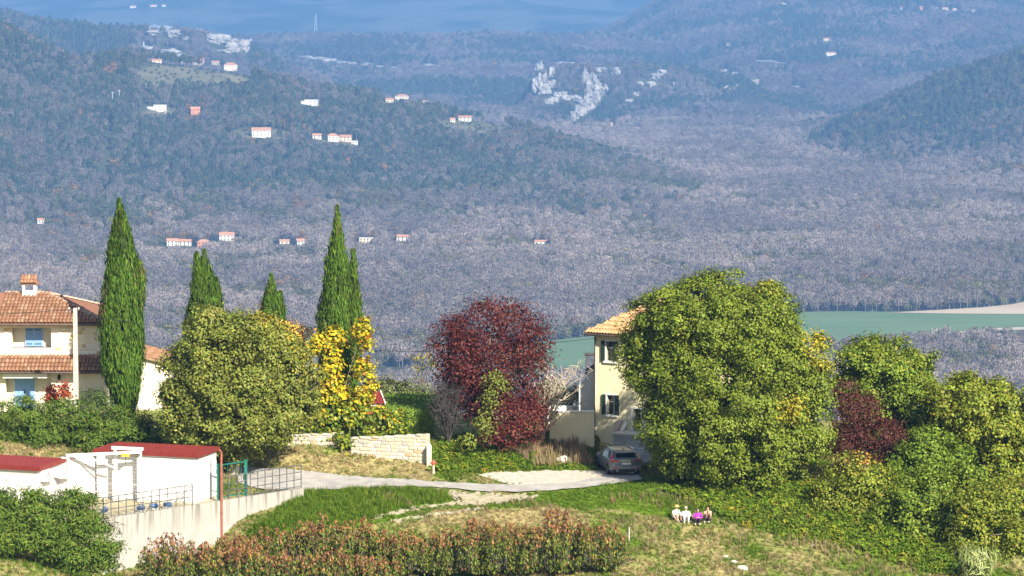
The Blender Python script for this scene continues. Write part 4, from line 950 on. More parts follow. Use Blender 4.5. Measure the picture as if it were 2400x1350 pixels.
# hip roof
yze = az(780); apx = 3.2; apz = yze + 2.15; hy = wD/2
yr = MB().add([(-0.45,-0.45,yze),(wW+0.45,-0.45,yze),(wW+0.45,wD+0.45,yze),(-0.45,wD+0.45,yze),(apx,hy,apz),(wW-apx,hy,apz),(-0.45,-0.45,yze-0.12),(wW+0.45,-0.45,yze-0.12),(wW+0.45,wD+0.45,yze-0.12),(-0.45,wD+0.45,yze-0.12)],
   [(0,1,5,4),(1,2,5),(2,3,4,5),(3,0,4),(0,6,7,1),(1,7,8,2),(2,8,9,3),(3,9,6,0),(6,9,8,7)]).build('roof', m_otile[0], yh)
OT = [tile_mesh('tile', 0.2, 0.5, mt_) for mt_ in m_otile]; ry2 = random.Random(8)
lay_tiles(yr, (-0.45,-0.5,yze+0.01), (4.6,-0.5,yze+0.01), (0,hy+0.45,apz-yze), 10, 0.205, 0.5, OT, ry2, lambda p, r, c: p.x > -0.45 + (p.y+0.45)*(apx+0.45)/(hy+0.45) + 0.08, 280)
ridge_tiles(yr, (-0.45,-0.45,yze+0.02), (apx,hy,apz), [tile_mesh('ridge_tile', 0.24, 0.45, m_otile[1])], ry2)
MB().tube([(-0.5,-0.52,yze-0.06),(wW+0.5,-0.52,yze-0.06)], 0.07, 8).build('gutter', m_zinc, yh)
MB().box(-0.25, wW+0.25, -0.25, -0.005, wH-0.02, yze-0.13).build('cornice', m_yel, yh)
MB().tube([(0.03,-0.09,0),(0.03,-0.09,wH)], 0.045, 8).build('downpipe', m_zinc, yh)
# yard walls, terrace and steps beside it
m_greyst = [pm('grey_step_stone', (0.42,0.40,0.38), (0.54,0.52,0.49), 3, 0.9, 0.4), pm('pale_step_stone', (0.52,0.50,0.46), (0.62,0.60,0.56), 3, 0.9, 0.4)]
GST = set_mats(STONES, m_greyst)
t0 = at(1437,1016,225.4); tdep = (t0.x-yb.x)*_st - (t0.y-yb.y)*_ct - 0.02; ter = empty('stone_terrace', (t0.x, t0.y, t0.z-2.0), TH, 'grey stone terrace with slab top before the yellow house door', 'terrace')
tx1 = 3.6
MB().box(0, tx1, 0, tdep, -1.0, 1.94).build('core', pm('terrace_mortar', (0.40,0.38,0.35), (0.48,0.46,0.43), 3, 0.9), ter)
for i in range(5): MB().box(-0.1+i*(tx1+0.2)/5, -0.1+(i+1)*(tx1+0.2)/5-0.01, -0.12, tdep, 1.945, 2.05).build('slab', m_greyst[1], ter)
face_stones(ter, (0,0,0), (tx1,0,0), lambda s: -0.4, lambda s: 1.92, GST, (3,2), rs, 0.2, (0.3,0.6), limit=110)
for i in range(6):                                            # steps going down towards the car
    MB().box(1.3, 3.3, -0.16-0.30*(i+1), -0.16-0.30*i-0.01, -1.0, 1.94-0.30*(i+1)).build('step', m_greyst[i % 2], ter)
yw = at(1288,1020,226.0); o = empty('yard_wall', (yw.x, yw.y, yw.z), 0, 'low cream yard wall left of the yellow house', 'wall')
ywx = at(1393,1020,226.0).x - yw.x; MB().box(0, ywx, 0, 0.25, -0.8, at(1200,966,226).z-yw.z).build('wall', m_yel, o); MB().box(-0.04, ywx, -0.05, 0.30, at(1200,966,226).z-yw.z, at(1200,966,226).z-yw.z+0.07).build('coping', m_wht, o)
yw = at(1283,965,231.0); o = empty('white_parapet', (yw.x, yw.y, yw.z), 0, 'low white parapet behind the cream yard wall', 'wall')
MB().box(0, at(1341,965,231).x-yw.x, 0, 0.25, -1.0, 0.36).build('wall', m_wht, o); MB().box(at(1341,965,231).x-yw.x+0.01, at(1357,965,231).x-yw.x, 0.1, 0.3, -1.0, 0.30).build('pillar', m_greyst[0], o)
yw = at(1357,970,229.5); o = empty('stair_wall', (yw.x, yw.y, yw.z), 0, 'white sloping stair wall against the yellow house', 'wall')
q = [(0,0),(at(1392,970,229.5).x-yw.x,0),(at(1392,970,229.5).x-yw.x,at(1200,868,229.5).z-yw.z),(at(1388,970,229.5).x-yw.x,at(1200,868,229.5).z-yw.z),(0,at(1200,908,229.5).z-yw.z)]
MB().add([(x,0,z if z else -1.2) for x, z in q] + [(x,0.3,z if z else -1.2) for x, z in q], [(0,1,2,3,4),(9,8,7,6,5)] + [(i,(i+5),(i+1) % 5+5,(i+1) % 5) for i in range(5)]).build('wall', pm('grey_white_render', (0.62,0.61,0.60), (0.70,0.69,0.68), 2, 0.9), o)
MB().add([(x,-0.03,z) for x, z in ((0,q[4][1]),(q[3][0],q[3][1]),(q[3][0],q[3][1]+0.08),(0,q[4][1]+0.08))] + [(x,0.33,z) for x, z in ((0,q[4][1]),(q[3][0],q[3][1]),(q[3][0],q[3][1]+0.08),(0,q[4][1]+0.08))], [(0,1,2,3),(7,6,5,4),(3,2,6,7),(0,4,5,1),(0,3,7,4),(1,5,6,2)]).build('coping', m_wht, o)
yw = at(1383,868,236.0); o = empty('dark_chimney', (yw.x, yw.y, gz(yw.x, yw.y)), 0, 'dark blue-grey chimney stack left of the yellow house', 'chimney')
zt = at(1200,831,236).z - gz(yw.x, yw.y); MB().box(-0.30,0.33,-0.3,0.3,-0.5,zt).build('stack', pm('dark_blue_grey', (0.06,0.07,0.09), (0.10,0.11,0.13), 3, 0.6), o); MB().box(-0.36,0.39,-0.36,0.36,zt,zt+0.08).build('cap', m_zinc, o)  # stack is dark blue-grey all over, with a thin cap
for px, w_, h_, lab, mt_ in ((1452,0.30,0.62,'pinkish board leaning against the yellow house',pm('pink_board',(0.5,0.36,0.33),(0.58,0.44,0.40),4,0.8)), (1467,0.24,0.5,'short white board leaning beside the yellow house door',m_wht)):
    lx = ax_(px); p = Vector((yb.x + lx*_ct + 0.5*_st, yb.y + lx*_st - 0.5*_ct, 0)); o = MB().add([(-w_/2,0,0),(w_/2,0,0),(w_/2+0.08,0.42,h_),(-w_/2+0.1,0.42,h_),(-w_/2,0.05,0),(w_/2,0.05,0),(w_/2+0.08,0.47,h_),(-w_/2+0.1,0.47,h_)], [(0,1,2,3),(7,6,5,4),(0,4,5,1),(1,5,6,2),(2,6,7,3),(3,7,4,0)]).build('leaning_board', mt_)
    o.location = (p.x, p.y, t0.z+0.06); o.rotation_euler = (0, 0, TH); tag(o, lab, 'board')

# ------------------------------------------------------------------ little white outhouse behind the vine
m_redroof = pm('red_sheet_roof', (0.172,0.022,0.018), (0.205,0.033,0.024), 2, 0.45, stretch=(6,1,1))
p = at(872,972,227.0); o = empty('outhouse', (p.x, p.y, p.z-0.6), 0, 'little white outhouse with red roof behind the yellow vine', 'outhouse'); k = 227/F
x1 = 27*k; z1 = 27*k+0.6
MB().box(-0.9, x1-0.05, 0, 2.0, -0.5, z1).build('wall', m_wht, o)
MB().add([(-0.9,-0.15,z1),(x1+0.1,-0.15,z1),(x1-0.25,1.0,z1+0.62),(-0.9,1.0,z1+0.62),(x1+0.1,2.15,z1),(-0.9,2.15,z1)], [(0,1,2,3),(3,2,4,5),(1,4,2),(0,5,4,1),(0,3,5)]).build('roof', m_redroof, o)
MB().bar((x1+0.12,-0.2,z1-0.02),(x1-0.22,1.0,z1+0.63),0.06,0.12).build('bargeboard', m_wht, o)

# ------------------------------------------------------------------ pumping station: platform, sheds, rails
m_cwall = None
def stained_concrete():
    m, nt, b = new_mat('stained_concrete'); N, L = nt.nodes, nt.links
    tc = N.new('ShaderNodeTexCoord'); mp = N.new('ShaderNodeMapping'); mp.inputs['Scale'].default_value = (2.2,2.2,0.16); L.new(tc.outputs['Object'], mp.inputs['Vector'])
    n1 = N.new('ShaderNodeTexNoise'); n1.inputs['Scale'].default_value = 2.0; n1.inputs['Detail'].default_value = 6; L.new(mp.outputs['Vector'], n1.inputs['Vector'])
    n2 = N.new('ShaderNodeTexNoise'); n2.inputs['Scale'].default_value = 1.1; n2.inputs['Detail'].default_value = 7; L.new(tc.outputs['Object'], n2.inputs['Vector'])
    cr = N.new('ShaderNodeValToRGB'); e = cr.color_ramp.elements; e[0].position, e[0].color = 0.36, rgb((0.20,0.18,0.15)); e[1].position, e[1].color = 0.52, rgb((0.40,0.37,0.325)); L.new(n1.outputs['Fac'], cr.inputs['Fac'])
    cb = N.new('ShaderNodeValToRGB'); e = cb.color_ramp.elements; e[0].position, e[0].color = 0.35, rgb((0.37,0.345,0.305)); e[1].position, e[1].color = 0.65, rgb((0.43,0.405,0.365)); L.new(n2.outputs['Fac'], cb.inputs['Fac'])
    sp = N.new('ShaderNodeSeparateXYZ'); L.new(tc.outputs['Object'], sp.inputs[0])           # rain streaks run down from the rim
    mr = N.new('ShaderNodeMapRange'); mr.inputs[1].default_value = -1.5; mr.inputs[2].default_value = -0.1; L.new(sp.outputs['Z'], mr.inputs[0])
    mx = N.new('ShaderNodeMix'); mx.data_type = 'RGBA'; L.new(mr.outputs[0], mx.inputs[0]); L.new(cb.outputs['Color'], mx.inputs[6]); L.new(cr.outputs['Color'], mx.inputs[7])
    L.new(mx.outputs[2], b.inputs['Base Color']); b.inputs['Roughness'].default_value = 0.9
    return m
m_cwall = stained_concrete(); m_floor = pm('mossy_slab', (0.40,0.33,0.18), (0.50,0.44,0.30), 1.2, 0.95, 0.3)
ZP = CZ - 30.13                                              # platform level
WA, WB = at(240,1225,199.3), at(712,1150,211.0); WA.z = WB.z = 0
wd = (WB-WA).normalized(); wnr = Vector((wd.y, -wd.x, 0))
org = Vector((WA.x, WA.y, ZP))
rw = empty('retaining_wall', org, 0, 'tall rain-streaked concrete retaining wall below the white sheds', 'retaining wall'); Lw = (WB-WA).length
def wp(s, out=0.0, z=0.0): q = wd*s + wnr*out; return (q.x, q.y, z)
npan = 6                                                     # cast panels with joints between
for i in range(npan):
    s0, s1 = Lw*i/npan + (0.006 if i else 0), Lw*(i+1)/npan - 0.006
    MB().add([wp(s0,0.0,-4.2),wp(s1,0.0,-4.2),wp(s1,-0.3,-4.2),wp(s0,-0.3,-4.2),wp(s0,0,0),wp(s1,0,0),wp(s1,-0.3,0),wp(s0,-0.3,0)], [(0,3,2,1),(4,5,6,7),(0,1,5,4),(1,2,6,5),(2,3,7,6),(3,0,4,7)]).build('panel', m_cwall, rw)
MB().add([wp(0,-0.301,-0.06), wp(Lw*0.64,-0.301,-0.06), (wd*Lw*0.64 - wnr*9).to_tuple()[:2]+(-0.06,), (wd*0 - wnr*14).to_tuple()[:2]+(-0.06,),
          wp(0,-0.301,-4), wp(Lw*0.64,-0.301,-4), (wd*Lw*0.64 - wnr*9).to_tuple()[:2]+(-4,), (wd*0 - wnr*14).to_tuple()[:2]+(-4,)], [(0,1,2,3),(0,4,5,1),(3,7,4,0),(2,6,7,3),(1,5,6,2)]).build('platform_slab', m_floor, rw)
MB().add([(-14,3.0,-0.064),wp(-0.02,0,-0.064),(wd*0 - wnr*14).to_tuple()[:2]+(-0.064,),(-14,3.0,-4),wp(-0.02,0,-4),(wd*0 - wnr*14).to_tuple()[:2]+(-4,)], [(0,1,2),(0,3,4,1),(0,2,5,3),(1,4,5,2)]).build('left_slab', m_floor, rw)

m_blk = [pm('white_block', (0.78,0.75,0.68), (0.84,0.81,0.75), 4, 0.85, 0.2), pm('white_block_b', (0.72,0.69,0.61), (0.80,0.77,0.70), 4, 0.85, 0.2)]
m_joint = pm('block_joint', (0.50,0.47,0.42), (0.58,0.55,0.50), 4, 0.9)
BLK = set_mats(STONES[:3], m_blk); m_stl0 = pm('pale_coping', (0.70,0.68,0.63), (0.76,0.74,0.69), 4, 0.8)
def block_shed(loc, rz, W, D, Hf, Hb, label, front_limit, rib=0.22, doors=()):
    """Local: x along the front (0..W), y back, front face at y=0; roof rises from Hf to Hb."""
    o = empty('block_shed', loc, rz, label, 'shed'); 
    MB().add([(0,0,-0.3),(W,0,-0.3),(W,D,-0.3),(0,D,-0.3),(0,0,Hf),(W,0,Hf),(W,D,Hb),(0,D,Hb)], [(0,3,2,1),(4,5,6,7),(0,1,5,4),(1,2,6,5),(2,3,7,6),(3,0,4,7)]).build('wall', m_joint, o)
    kw = dict(course=0.2, lens=(0.4,0.4), depth=0.08, proud=0.03, name='block', regular=True, gap=0.014)
    a = face_stones(o, (W,0,0), (W,D,0), lambda s: 0.02, lambda s: Hf+(Hb-Hf)*s/D-0.02, BLK, (3,1), rs, limit=150, **kw)
    b = face_stones(o, (0,0,0), (W,0,0), lambda s: 0.02, lambda s: Hf-0.02, BLK, (3,1), rs, limit=front_limit, **kw)
    e = 0.15; n = int((W+2*e)/rib)                            # ribbed sheet roof
    v, f = [], []
    for i in range(n*4+1):
        x = -e + (W+2*e)*i/(n*4); z = 0.05 if i % 4 in (1, 2) else 0.0
        for (y, hh) in ((-e, Hf-(Hb-Hf)*e/D), (D+e, Hb+(Hb-Hf)*e/D)): v += [(x, y, hh+0.08+z), (x, y, hh+0.05+z)]
    for i in range(n*4): a_ = i*4; f += [(a_,a_+4,a_+6,a_+2), (a_+1,a_+3,a_+7,a_+5), (a_,a_+1,a_+5,a_+4), (a_+2,a_+6,a_+7,a_+3)]
    f += [(0,2,3,1), (n*16,n*16+1,n*16+3,n*16+2)]
    r = MB().add(v, f).build('roof', m_redroof, o)
    fz = Hf-(Hb-Hf)*e/D
    MB().box(-e, W+e, -e-0.03, -e-0.004, fz-0.12, fz+0.10).build('fascia', m_redroof, r)
    MB().add([(W+e+0.004,-e,fz-0.14),(W+e+0.004,D+e,Hb-0.1),(W+e+0.004,D+e,Hb+0.12),(W+e+0.004,-e,fz+0.1),(W+e+0.03,-e,fz-0.14),(W+e+0.03,D+e,Hb-0.1),(W+e+0.03,D+e,Hb+0.12),(W+e+0.03,-e,fz+0.1)], [(0,3,2,1),(4,5,6,7),(0,1,5,4),(1,2,6,5),(2,3,7,6),(3,0,4,7)]).build('bargeboard', m_redroof, r)
    return o
c1_ = at(459,1190,205.4); c1_.z = ZP
rzs = math.atan2(-2.1, 6.0); W1, D1 = 6.0, 2.8
L1 = Vector((c1_.x - W1*math.cos(rzs), c1_.y - W1*math.sin(rzs), ZP))
shed1 = block_shed(L1, rzs, W1, D1, 2.62, 2.64, 'big white block shed with red sheet roof on the concrete platform', 215)
c2_ = at(90,1190,204.2); c2_.z = ZP; rz2 = math.atan2(0.5, 6.0); W2, D2 = 4.2, 2.7
rz2 = -0.38; L2 = Vector((c2_.x - W2*math.cos(rz2), c2_.y - W2*math.sin(rz2), ZP))
shed2 = block_shed(L2, rz2, W2, D2, 2.06, 2.16, 'lower white block shed with red ribbed roof at the left edge', 90)
a_ = Vector((L2.x + math.cos(rz2)*W2 - math.sin(rz2)*D2, L2.y + math.sin(rz2)*W2 + math.cos(rz2)*D2, ZP)); b_ = L1 + Vector((-0.03, 0.3, 0)); lw_ = b_ - a_
cw = empty('connecting_wall', a_, math.atan2(lw_.y, lw_.x), 'white block wall joining the two sheds behind the gantry', 'wall')
MB().box(0, lw_.length, 0.03, 0.25, -0.3, 2.25).build('core', m_joint, cw); face_stones(cw, (0,0.03,0), (lw_.length,0.03,0), lambda s: 0.02, lambda s: 2.23, BLK, (3,1), rs, limit=150, course=0.2, lens=(0.4,0.4), depth=0.08, proud=0.03, name='block', regular=True, gap=0.014)
MB().box(-0.03, lw_.length, -0.06, 0.3, 2.255, 2.32).build('coping', m_stl0, cw)
# air conditioner on the low shed's right wall
def ac_unit(parent, x, y, z, rot=0):
    a = MB().box(0,0.34,-0.42,0.42,0,0.62).build('air_conditioner', m_wht, parent); a.location = (x, y, z)
    fg = MB().lathe((0,0,0), [(0.25,0),(0.25,0.02),(0.06,0.03)], 16).build('fan_grille', pm('grille_grey',(0.30,0.30,0.31),(0.4,0.4,0.41),9,0.6), a); fg.rotation_euler = (0, math.pi/2, 0); fg.location = (0.342,-0.08,0.32)
    MB().box(-0.02,0.36,-0.36,-0.31,-0.06,-0.004).box(-0.02,0.36,0.31,0.36,-0.06,-0.004).build('bracket', m_zinc, a)
ac_unit(shed2, W2+0.05, 0.55, 1.30)
vent = MB().lathe((0,0,0), [(0.16,-0.03),(0.16,0.03),(0.12,0.05)], 14).build('vent', m_wht, shed2); vent.rotation_euler = (math.pi/2,0,0); vent.location = (2.35,-0.05,1.45)
MB().add([(W2+0.03,1.6,1.45),(W2+0.55,1.6,1.35),(W2+0.55,2.6,1.35),(W2+0.03,2.6,1.45),(W2+0.03,1.6,1.40),(W2+0.55,1.6,1.30),(W2+0.55,2.6,1.30),(W2+0.03,2.6,1.40)], [(0,1,2,3),(7,6,5,4),(0,4,5,1),(1,5,6,2),(2,6,7,3),(3,7,4,0)]).build('canopy', m_wht, shed2)
MB().box(W2+0.032,W2+0.07,1.75,2.45,0.1,1.28).build('door', pm('grey_door',(0.42,0.42,0.42),(0.5,0.5,0.5),2,0.6), shed2)
# portal frame with a hoist beam in front of the big shed
m_stl = pm('white_steel', (0.74,0.73,0.70), (0.80,0.79,0.76), 4, 0.5); m_yp = pm('yellow_hoist_paint', (0.65,0.42,0.04), (0.72,0.5,0.08), 5, 0.5)
gan = empty('hoist_gantry', L1, rzs, 'white steel hoist gantry against the big white shed', 'gantry')
gx0, gx1, gy_ = 1.45, 2.95, -0.62
for x in (gx0, gx1):
    po = MB().box(x-0.07,x+0.07,gy_-0.07,gy_+0.07,0,2.82).build('post', m_stl, gan); MB().box(x-0.14,x+0.14,gy_-0.14,gy_+0.14,0.0,0.03).build('base_plate', m_stl, po)
MB().box(gx0-0.2,gx1+0.15,gy_-0.10,gy_+0.10,2.83,3.0).build('crossbeam', m_stl, gan)
MB().bar((gx1+0.2,gy_-0.25,2.78),(-1.3,gy_-0.5,2.44),0.10,0.16).build('runway_beam', m_stl, gan)
MB().bar((-1.2,gy_-0.5,2.34),(-1.2,gy_-0.5,0.0),0.10).build('end_post', m_stl, gan)
MB().bar((gx0-0.05,gy_-0.15,1.85),(-0.2,gy_-0.4,2.42),0.07).build('brace', m_stl, gan)
ho = MB().box(2.0,2.42,gy_-0.42,gy_-0.18,2.50,2.68).build('hoist', m_yp, gan); MB().tube([(2.2,gy_-0.3,2.5),(2.2,gy_-0.3,2.05)],0.015,4).build('chain', m_iron, ho)
# platform railing
m_rail = pm('grey_rail_paint', (0.10,0.105,0.11), (0.15,0.155,0.16), 6, 0.5, metal=0.3)
def railing(pts, label, h=1.12, spacing=0.62, rails=(0.45,0.8,1.12), brace=False, parent_mat=None):
    """Posts and rails along world points (x,y,z of the foot)."""
    mt_ = parent_mat or m_rail; P0 = Vector(pts[0]); o = empty('railing', P0, 0, label, 'railing')
    p = [Vector(q) - P0 for q in pts]
    for a, b in zip(p[:-1], p[1:]):
        n = max(1, round((b-a).length/spacing))
        for i in range(n + (1 if b is p[-1] else 0)):
            q = a + (b-a)*(i/n); MB().tube([q, q+Vector((0,0,h))], 0.03, 6).build('post', mt_, o)
        for z in rails: MB().tube([a+Vector((0,0,z)), b+Vector((0,0,z))], 0.024, 6).build('rail', mt_, o)
    if brace: b, a = p[-1], p[-2]; d = (a-b).normalized(); MB().tube([b+Vector((0,0,h*0.95)), b+d*1.2+Vector((0,0,0.45))], 0.02, 5).build('brace', mt_, o)
    return o
def wpt(s, out=-0.12, z=0.0): q = WA + wd*s + wnr*out; return (q.x, q.y, ZP+z)
def s_of(px): # how far along the wall a column lies
    best = min(range(400), key=lambda i: abs(pix(np.array([wpt(Lw*i/399, 0)]))[0][0]-px)); return Lw*best/399
railing([wpt(s_of(246)), wpt(s_of(300)), wpt(s_of(455))], 'dark steel railing on the platform edge before the big shed', brace=True)
q = Vector(wpt(s_of(246))); railing([(q.x-4.2, q.y+1.2, ZP), (q.x-1.8, q.y+0.4, ZP), tuple(q)], 'dark steel railing end half hidden by the young conifer')
sA = s_of(592); railing([wpt(s_of(520),-0.15), wpt(s_of(583),-0.15)], 'short dark railing between the green gate posts', 1.25, 0.6, (0.5,0.88,1.25))
railing([wpt(sA,-0.15), wpt(Lw-0.05,-0.15)], 'long dark railing on the wall top right of the gate', 1.32, 0.62, (0.1,0.5,0.92,1.32))
q = L1 + Vector((0,0,0)); c_, s__ = math.cos(rzs), math.sin(rzs)
def shp(x, y): return (L1.x + c_*x - s__*y, L1.y + s__*x + c_*y, ZP)
railing([shp(0.4,-1.2), shp(2.3,-1.35), shp(3.1,-1.1)], 'low pale inner railing beneath the hoist gantry', 1.0, 0.75, (0.5,1.0), parent_mat=pm('pale_rail_paint',(0.42,0.42,0.40),(0.5,0.5,0.48),5,0.5))
# green gate
m_gg = pm('green_gate_paint', (0.01,0.13,0.10), (0.02,0.17,0.13), 6, 0.45)
g0, g1 = Vector(wpt(s_of(521),-0.28)), Vector(wpt(s_of(585),-0.28)); gate = empty('green_gate', g0, 0, 'dark green steel gate posts with top bar beside the shed', 'gate'); gd = g1-g0
for q in (Vector((0,0,0)), gd): 
    po = MB().box(q.x-0.08,q.x+0.08,q.y-0.08,q.y+0.08,-0.02,2.0).build('post', m_gg, gate); MB().box(q.x-0.1,q.x+0.1,q.y-0.1,q.y+0.1,2.0,2.04).build('cap', m_gg, po)
MB().bar(Vector((0,0,1.95)), gd+Vector((0,0,1.95)), 0.06).build('top_bar', m_gg, gate)
lf = MB(); lf.bar(Vector((0,0,0.15)), gd+Vector((0,0,0.15)), 0.05); lf.build('bottom_bar', m_gg, gate)
for i in range(1,6): MB().tube([gd*(i/6)+Vector((0,0,0.16)), gd*(i/6)+Vector((0,0,1.93))], 0.012, 5).build('bar', m_gg, gate)
MB().box(gd.x-0.14,gd.x-0.085,gd.y-0.05,gd.y+0.05,0.9,1.15).build('lock', m_iron, gate)
# red downpipe over the wall
sp = s_of(517); a = Vector(wpt(sp, 0.07)); dp = empty('red_downpipe', (a.x, a.y, ZP-2.9), 0, 'long rust-red downpipe running from shed roof down the wall', 'downpipe')
MB().tube([(0,0,-0.4),(0,0,2.9),(0,0,5.6)], 0.062, 8).build('pipe', m_redp, dp)
for z in (0.6,2.2,3.8,5.2): MB().lathe((0,0,z), [(0.078,0),(0.078,0.06)], 8).build('clamp', m_redp, dp)
MB().tube([(0,0,5.6),(-0.12,0.25,5.72)], 0.06, 8).build('elbow', m_redp, dp)
# blue pumps on the platform
m_pump = pm('blue_pump_paint', (0.04,0.09,0.20), (0.07,0.13,0.26), 6, 0.4); m_pipe = pm('grey_pipe', (0.40,0.41,0.42), (0.5,0.51,0.52), 5, 0.4, metal=0.5)
for i, (px, py, lab) in enumerate([(392,1186,'blue pump set nearest the shed corner on the platform'), (360,1189,'small blue valve group left of the corner pump'), (330,1194,'blue valve on the grey pipe below the gantry'), (245,1199,'blue pump by the platform edge beside the conifer')]):
    Yp = 30.05*F/(py+6+109); q = at(px, py, Yp); o = empty('pump', (q.x, q.y, ZP-0.05), 0.4*i, lab, 'pump', 'pumps on the platform'); o.scale = (0.78, 0.78, 0.78)
    MB().box(-0.3,0.3,-0.12,0.12,0,0.08).build('base', m_pipe, o)
    MB().tube([(-0.28,0,0.26),(0.06,0,0.26)], 0.14, 10).build('motor', m_pump, o); MB().lathe((0.17,0,0.1), [(0.12,0),(0.17,0.08),(0.17,0.24),(0.1,0.32)], 10).build('casing', m_pump, o)
    MB().tube([(0.17,0,0.4),(0.17,0,0.6),(0.34,0,0.66)], 0.05, 8).build('outlet_pipe', m_pipe, o); MB().tube([(-0.1,0,0.4),(-0.1,0,0.5)],0.03,6).lathe((-0.1,0,0.5),[(0.12,0),(0.12,0.03)],10).build('handwheel', m_pump, o)

# ------------------------------------------------------------------ parked car
m_paint = pm('grey_car_paint', (0.17,0.19,0.22), (0.20,0.22,0.25), 0.5, 0.28, metal=0.35, spec=0.6)
m_cglass = pm('dark_car_glass', (0.012,0.014,0.017), (0.02,0.022,0.026), 1, 0.05, spec=0.8)
m_blackp = pm('black_trim', (0.015,0.015,0.016), (0.03,0.03,0.031), 8, 0.6); m_tyre = pm('tyre_rubber', (0.012,0.012,0.012), (0.025,0.025,0.025), 9, 0.9)
m_rim = pm('alloy_rim', (0.30,0.30,0.31), (0.42,0.42,0.43), 6, 0.35, metal=0.8); m_tail = pm('red_tail_lamp', (0.35,0.01,0.012), (0.45,0.02,0.02), 8, 0.2, spec=0.7)
m_plate = pm('number_plate_white', (0.72,0.72,0.70), (0.78,0.78,0.76), 9, 0.5); m_chrome = pm('bright_trim', (0.6,0.6,0.61), (0.7,0.7,0.71), 5, 0.2, metal=0.9)
cp = at(1447, 1108, 218.9); yaw = math.radians(11)
zc = gz(cp.x, cp.y) + 0.10
car = empty('parked_car', (cp.x, cp.y, zc), yaw, 'silver-grey estate car parked in the shade of the big tree', 'car')
# stations along the car (y: rear negative): y, bottom, half width, belt height, shoulder, roof half width, roof height
ST = [(-2.36,0.42,0.78,0.90,0.74,0.70,0.99),(-2.30,0.30,0.88,0.92,0.84,0.72,1.02),(-2.12,0.22,0.92,0.94,0.88,0.66,1.20),(-1.90,0.20,0.93,0.95,0.89,0.62,1.38),(-1.55,0.20,0.93,0.95,0.89,0.62,1.43),(-0.7,0.20,0.93,0.94,0.89,0.63,1.46),
      (0.1,0.20,0.93,0.93,0.89,0.62,1.45),(0.55,0.20,0.93,0.92,0.88,0.60,1.36),(1.05,0.20,0.92,0.91,0.86,0.66,1.08),(1.30,0.20,0.92,0.90,0.84,0.70,0.98),(1.9,0.22,0.90,0.84,0.80,0.60,0.90),(2.22,0.28,0.84,0.74,0.72,0.5,0.78),(2.36,0.40,0.70,0.62,0.6,0.4,0.66)]
def ring(s):
    y, zb, w, zbelt, sh, rw_, zr = s
    h = [(0,zb),(w*0.85,zb),(w*0.985,zb+0.14),(w,(zb+zbelt)/2),(w*0.985,zbelt-0.08),(sh,zbelt),(rw_+(sh-rw_)*0.15 if zr > zbelt+0.15 else rw_,zr-0.06 if zr > zbelt+0.15 else zr-0.01),(rw_*0.75,zr),(0,zr+0.02)]
    return [(x,y,z) for x, z in h] + [(-x,y,z) for x, z in h[-2:0:-1]]
R = [ring(s) for s in ST]; nr = len(R[0]); v = [p for r in R for p in r]
f = [(i*nr+k, i*nr+(k+1) % nr, (i+1)*nr+(k+1) % nr, (i+1)*nr+k) for i in range(len(R)-1) for k in range(nr)] + [tuple(reversed(range(nr))), tuple(range((len(R)-1)*nr, len(R)*nr))]
body = MB().add(v, f).build('body', m_paint, car, smooth=True)
b = body.modifiers.new('s', 'EDGE_SPLIT'); b.split_angle = math.radians(38)
def panel(name, pts, mat, out, parent=car):
    """A thin glass or trim panel lying just outside the body."""
    p = [Vector(q) for q in pts]; n_ = (p[1]-p[0]).cross(p[2]-p[0]).normalized(); c = sum(p, Vector())/len(p)
    if n_.dot(c - Vector((0,0,0.7))) < 0: n_ = -n_; 
    q = [a + n_*out for a in p]; m = len(p)
    return MB().add(p + q, [tuple(range(m,2*m)), tuple(reversed(range(m)))] + [(i,(i+1) % m,(i+1) % m+m,i+m) for i in range(m)]).build(name, mat, parent)
def sidept(s, t, sgn): # point on the side glass between belt (0) and roof edge (1)
    y, zb, w, zbelt, sh, rw_, zr = s; a = Vector((sh, y, zbelt)); b_ = Vector((rw_+(sh-rw_)*0.15, y, zr-0.06)); q = a + (b_-a)*t; return Vector((q.x*sgn, q.y, q.z))
